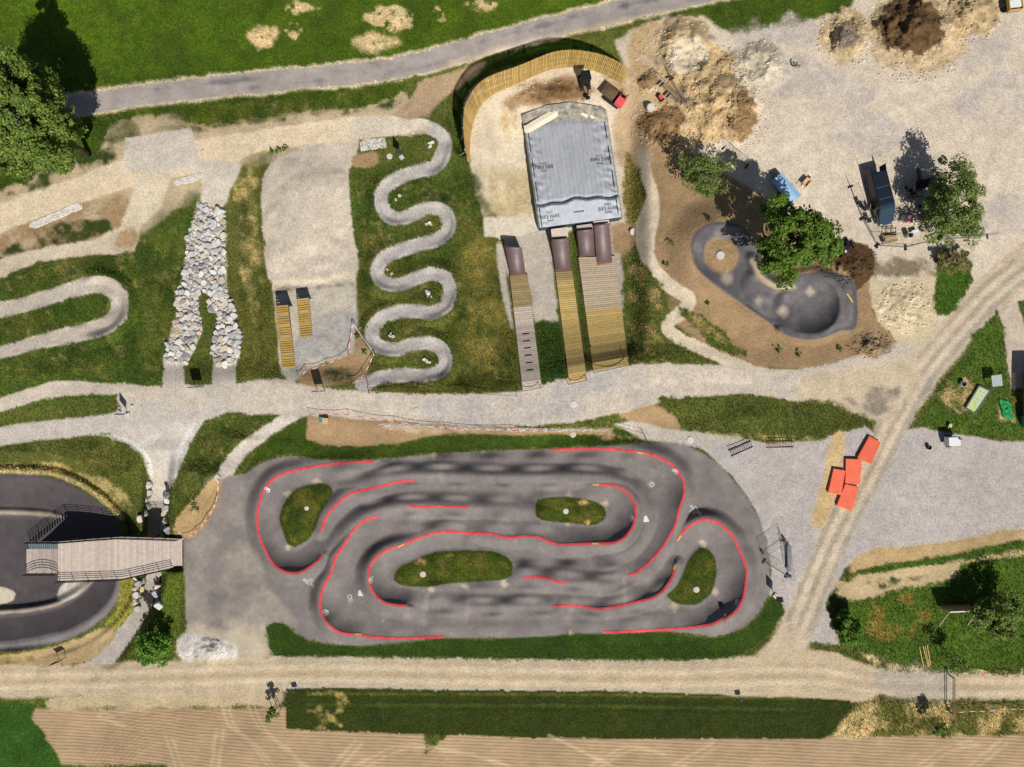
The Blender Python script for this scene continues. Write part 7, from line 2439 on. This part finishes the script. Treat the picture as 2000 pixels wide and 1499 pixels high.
def tree(name, px, py, h, rx, ry, label, cat='tree', clumps=60, per=70, leaf=.16, m=None, bottom=.3, seed=1, group=None, trunk_r=.14, cr=.32, lean=(0, 0), stems=1, at=None):
    rs = np.random.default_rng(seed)
    c0 = G(px, py) if at is None else at
    t = thing(name, c0, 0, label, cat, group)
    cz, rz = h * (1 + bottom) / 2, h * (1 - bottom) / 2
    cen, rad = [], []
    for _ in range(clumps):
        d = rs.normal(0, 1, 3)
        d /= np.linalg.norm(d)
        k = rs.uniform(.35, 1.0) ** .6
        wob = 1 + .22 * math.sin(3 * math.atan2(d[1], d[0]) + seed) + .12 * math.sin(5 * math.atan2(d[1], d[0]) + 2 * seed)
        q = np.array([d[0] * rx * k * wob + lean[0] * .8, d[1] * ry * k * wob + lean[1] * .8, cz + d[2] * rz * k])
        cen.append(q)
        rad.append(min(rx, ry) * cr * rs.uniform(.35, 1.25))
    v, f = leaf_cloud(rs, cen, rad, per, leaf)
    v[:, 2] = np.maximum(v[:, 2], .03)
    link('crown', np_mesh('crown', v, f, False), m or LEAF_MID, t)
    b = MB()
    for s_ in range(stems):
        a0 = 2 * math.pi * s_ / max(stems, 1) + seed
        ox, oy = (0, 0) if stems == 1 else (.25 * math.cos(a0), .25 * math.sin(a0))
        top = Vector((lean[0] * .8 + ox * 3, lean[1] * .8 + oy * 3, h * .8))
        b.tube([(ox, oy, -.3), (ox * 1.3 + lean[0] * .2, oy * 1.3 + lean[1] * .2, h * .3), top * .7 + Vector((0, 0, h * .1)), top], [trunk_r, trunk_r * .8, trunk_r * .5, trunk_r * .15], 7)
    order = sorted(range(len(cen)), key=lambda i: rad[i], reverse=True)[:14]
    for i in order:
        q = Vector(cen[i])
        st = Vector((lean[0] * .4, lean[1] * .4, min(q.z * .6, h * .55)))
        b.tube([st, st.lerp(q, .5) + Vector((0, 0, .1 * h * .2)), q], [trunk_r * .45, trunk_r * .28, trunk_r * .1], 5)
    b.build('trunk', M_bark, t, smooth_=True)
    return t


def crown_base(px, py, zc):
    """ground point under a crown seen at a pixel at height zc"""
    p = W(px, py, zc)
    return Vector((p.x, p.y, ground_z(p.x, p.y)))


tree('broadleaf_tree', 0, 0, 18.0, 4.3, 5.4, 'large dense broadleaf tree beside the start of the farm road', clumps=230, per=260, leaf=.15, m=LEAF_MID, seed=3, trunk_r=.3, cr=.26, at=crown_base(36, 226, 11.0))
tree('young_tree', 0, 0, 5.4, 2.7, 2.5, 'airy young tree on the slope beside the earth heap', clumps=50, per=130, leaf=.10, m=LEAF_GREY, seed=6, trunk_r=.1, cr=.34, at=crown_base(1376, 342, 3.6), group='yard trees')
tree('plane_tree', 0, 0, 11.0, 4.0, 3.9, 'broad dark green tree overhanging the asphalt bowl', clumps=110, per=170, leaf=.16, m=LEAF_DARK, seed=8, trunk_r=.2, cr=.25, at=crown_base(1550, 468, 7.6), group='yard trees', bottom=.38)
tree('willow_tree', 0, 0, 7.6, 2.9, 4.5, 'grey-green willow beside the fenced yard and dirt road', clumps=110, per=150, leaf=.12, m=LEAF_GREY, seed=9, trunk_r=.16, cr=.3, at=crown_base(1868, 402, 4.8), group='yard trees', stems=3, bottom=.15)
tree('shrub', 1850, 512, 1.7, 1.7, 1.3, 'tangled brownish shrub below the willow', 'shrub', 30, 60, .13, leaf_mat('leaves_brown', C(110, 104, 60), C(150, 138, 92)), .05, 12, 'shrubs', .05, .4, stems=4)
tree('shrub', 320, 1255, 4.4, 1.5, 1.9, 'upright green shrub beside the forecourt gravel heap', 'shrub', 46, 80, .14, LEAF_BRT, .08, 13, 'shrubs', .07, .34, stems=4)
tree('shrub', 295, 1268, 1.8, 1.2, 1.4, 'low olive shrub beside the path under the bridge', 'shrub', 26, 60, .13, LEAF_GREY, .05, 14, 'shrubs', .05, .4, stems=3)
tree('shrub', 1650, 1222, 3.2, 1.2, 1.9, 'tall bright shrub at the bend of the dirt road', 'shrub', 40, 110, .11, LEAF_BRT, .08, 15, 'shrubs', .07, .36, stems=4)
tree('shrub', 1640, 1200, 2.2, .7, .9, 'dark slim shrub at the bend of the dirt road', 'shrub', 24, 70, .13, LEAF_DARK, .08, 16, 'shrubs', .06, .4, stems=3)
tree('fruit_tree', 0, 0, 4.6, 2.9, 2.5, 'spreading fruit tree behind the board screen', clumps=80, per=140, leaf=.12, m=LEAF_MID, seed=17, trunk_r=.15, cr=.28, at=crown_base(1950, 1205, 3), group='meadow trees', bottom=.25)


def staked(px, py, h, r, label, seed):
    t = tree('staked_sapling', px, py, h, r, r, label, 'sapling', 16, 42, .11, LEAF_MID, .5, seed, 'staked saplings', .045, .42)
    for dx, dy in ((-.5, -.3), (.5, -.3), (0, .5)):
        MB().tube([(dx, dy, -.2), (dx, dy, h * .55)], .04, 6).build('stake', M_oldwood, t)


staked(541, 1380, 3.0, .8, 'staked sapling between the dirt road and the long lawn', 21)
staked(1815, 1410, 3.2, .8, 'staked sapling on the rough strip by the ploughed field', 22)
staked(1842, 1278, 4.2, 1.2, 'staked sapling on the meadow by the yellow battens', 23)
for k, (x, y, h, lab) in enumerate(((1386, 432, .7, 'above the asphalt bowl'), (1310, 478, .7, 'beside the sandy footpath'), (1300, 518, .5, 'low on the slope by the footpath bend'), (1380, 592, .5, 'below the bowl near the path corner'), (1516, 684, .9, 'south of the bowl with bright leaves'), (1560, 692, .7, 'south of the bowl with bare stems'), (1640, 684, .6, 'south of the bowl nearest the dirt road'), (382, 992, .9, 'on the bank above the forecourt'), (700, 660, .6, 'in the narrow earth triangle by the slalom'), (712, 690, .6, 'lower in the earth triangle by the slalom'), (1552, 132, 1.1, 'round and bushy on the grey yard'), (535, 300, .6, 'on the bank beside the jump landing'), (545, 296, .5, 'between two others on the landing bank'), (558, 292, .5, 'at the top of the landing bank'))):
    tree('young_plant', x, y, h, .34 + .1 * (h > .8), .3 + .1 * (h > .8), 'small young plant ' + lab, 'plant', 8, 22, .07, LEAF_BRT if k in (4, 9) else LEAF_MID, .1, 40 + k, 'young plants in bare soil', .015, .45)
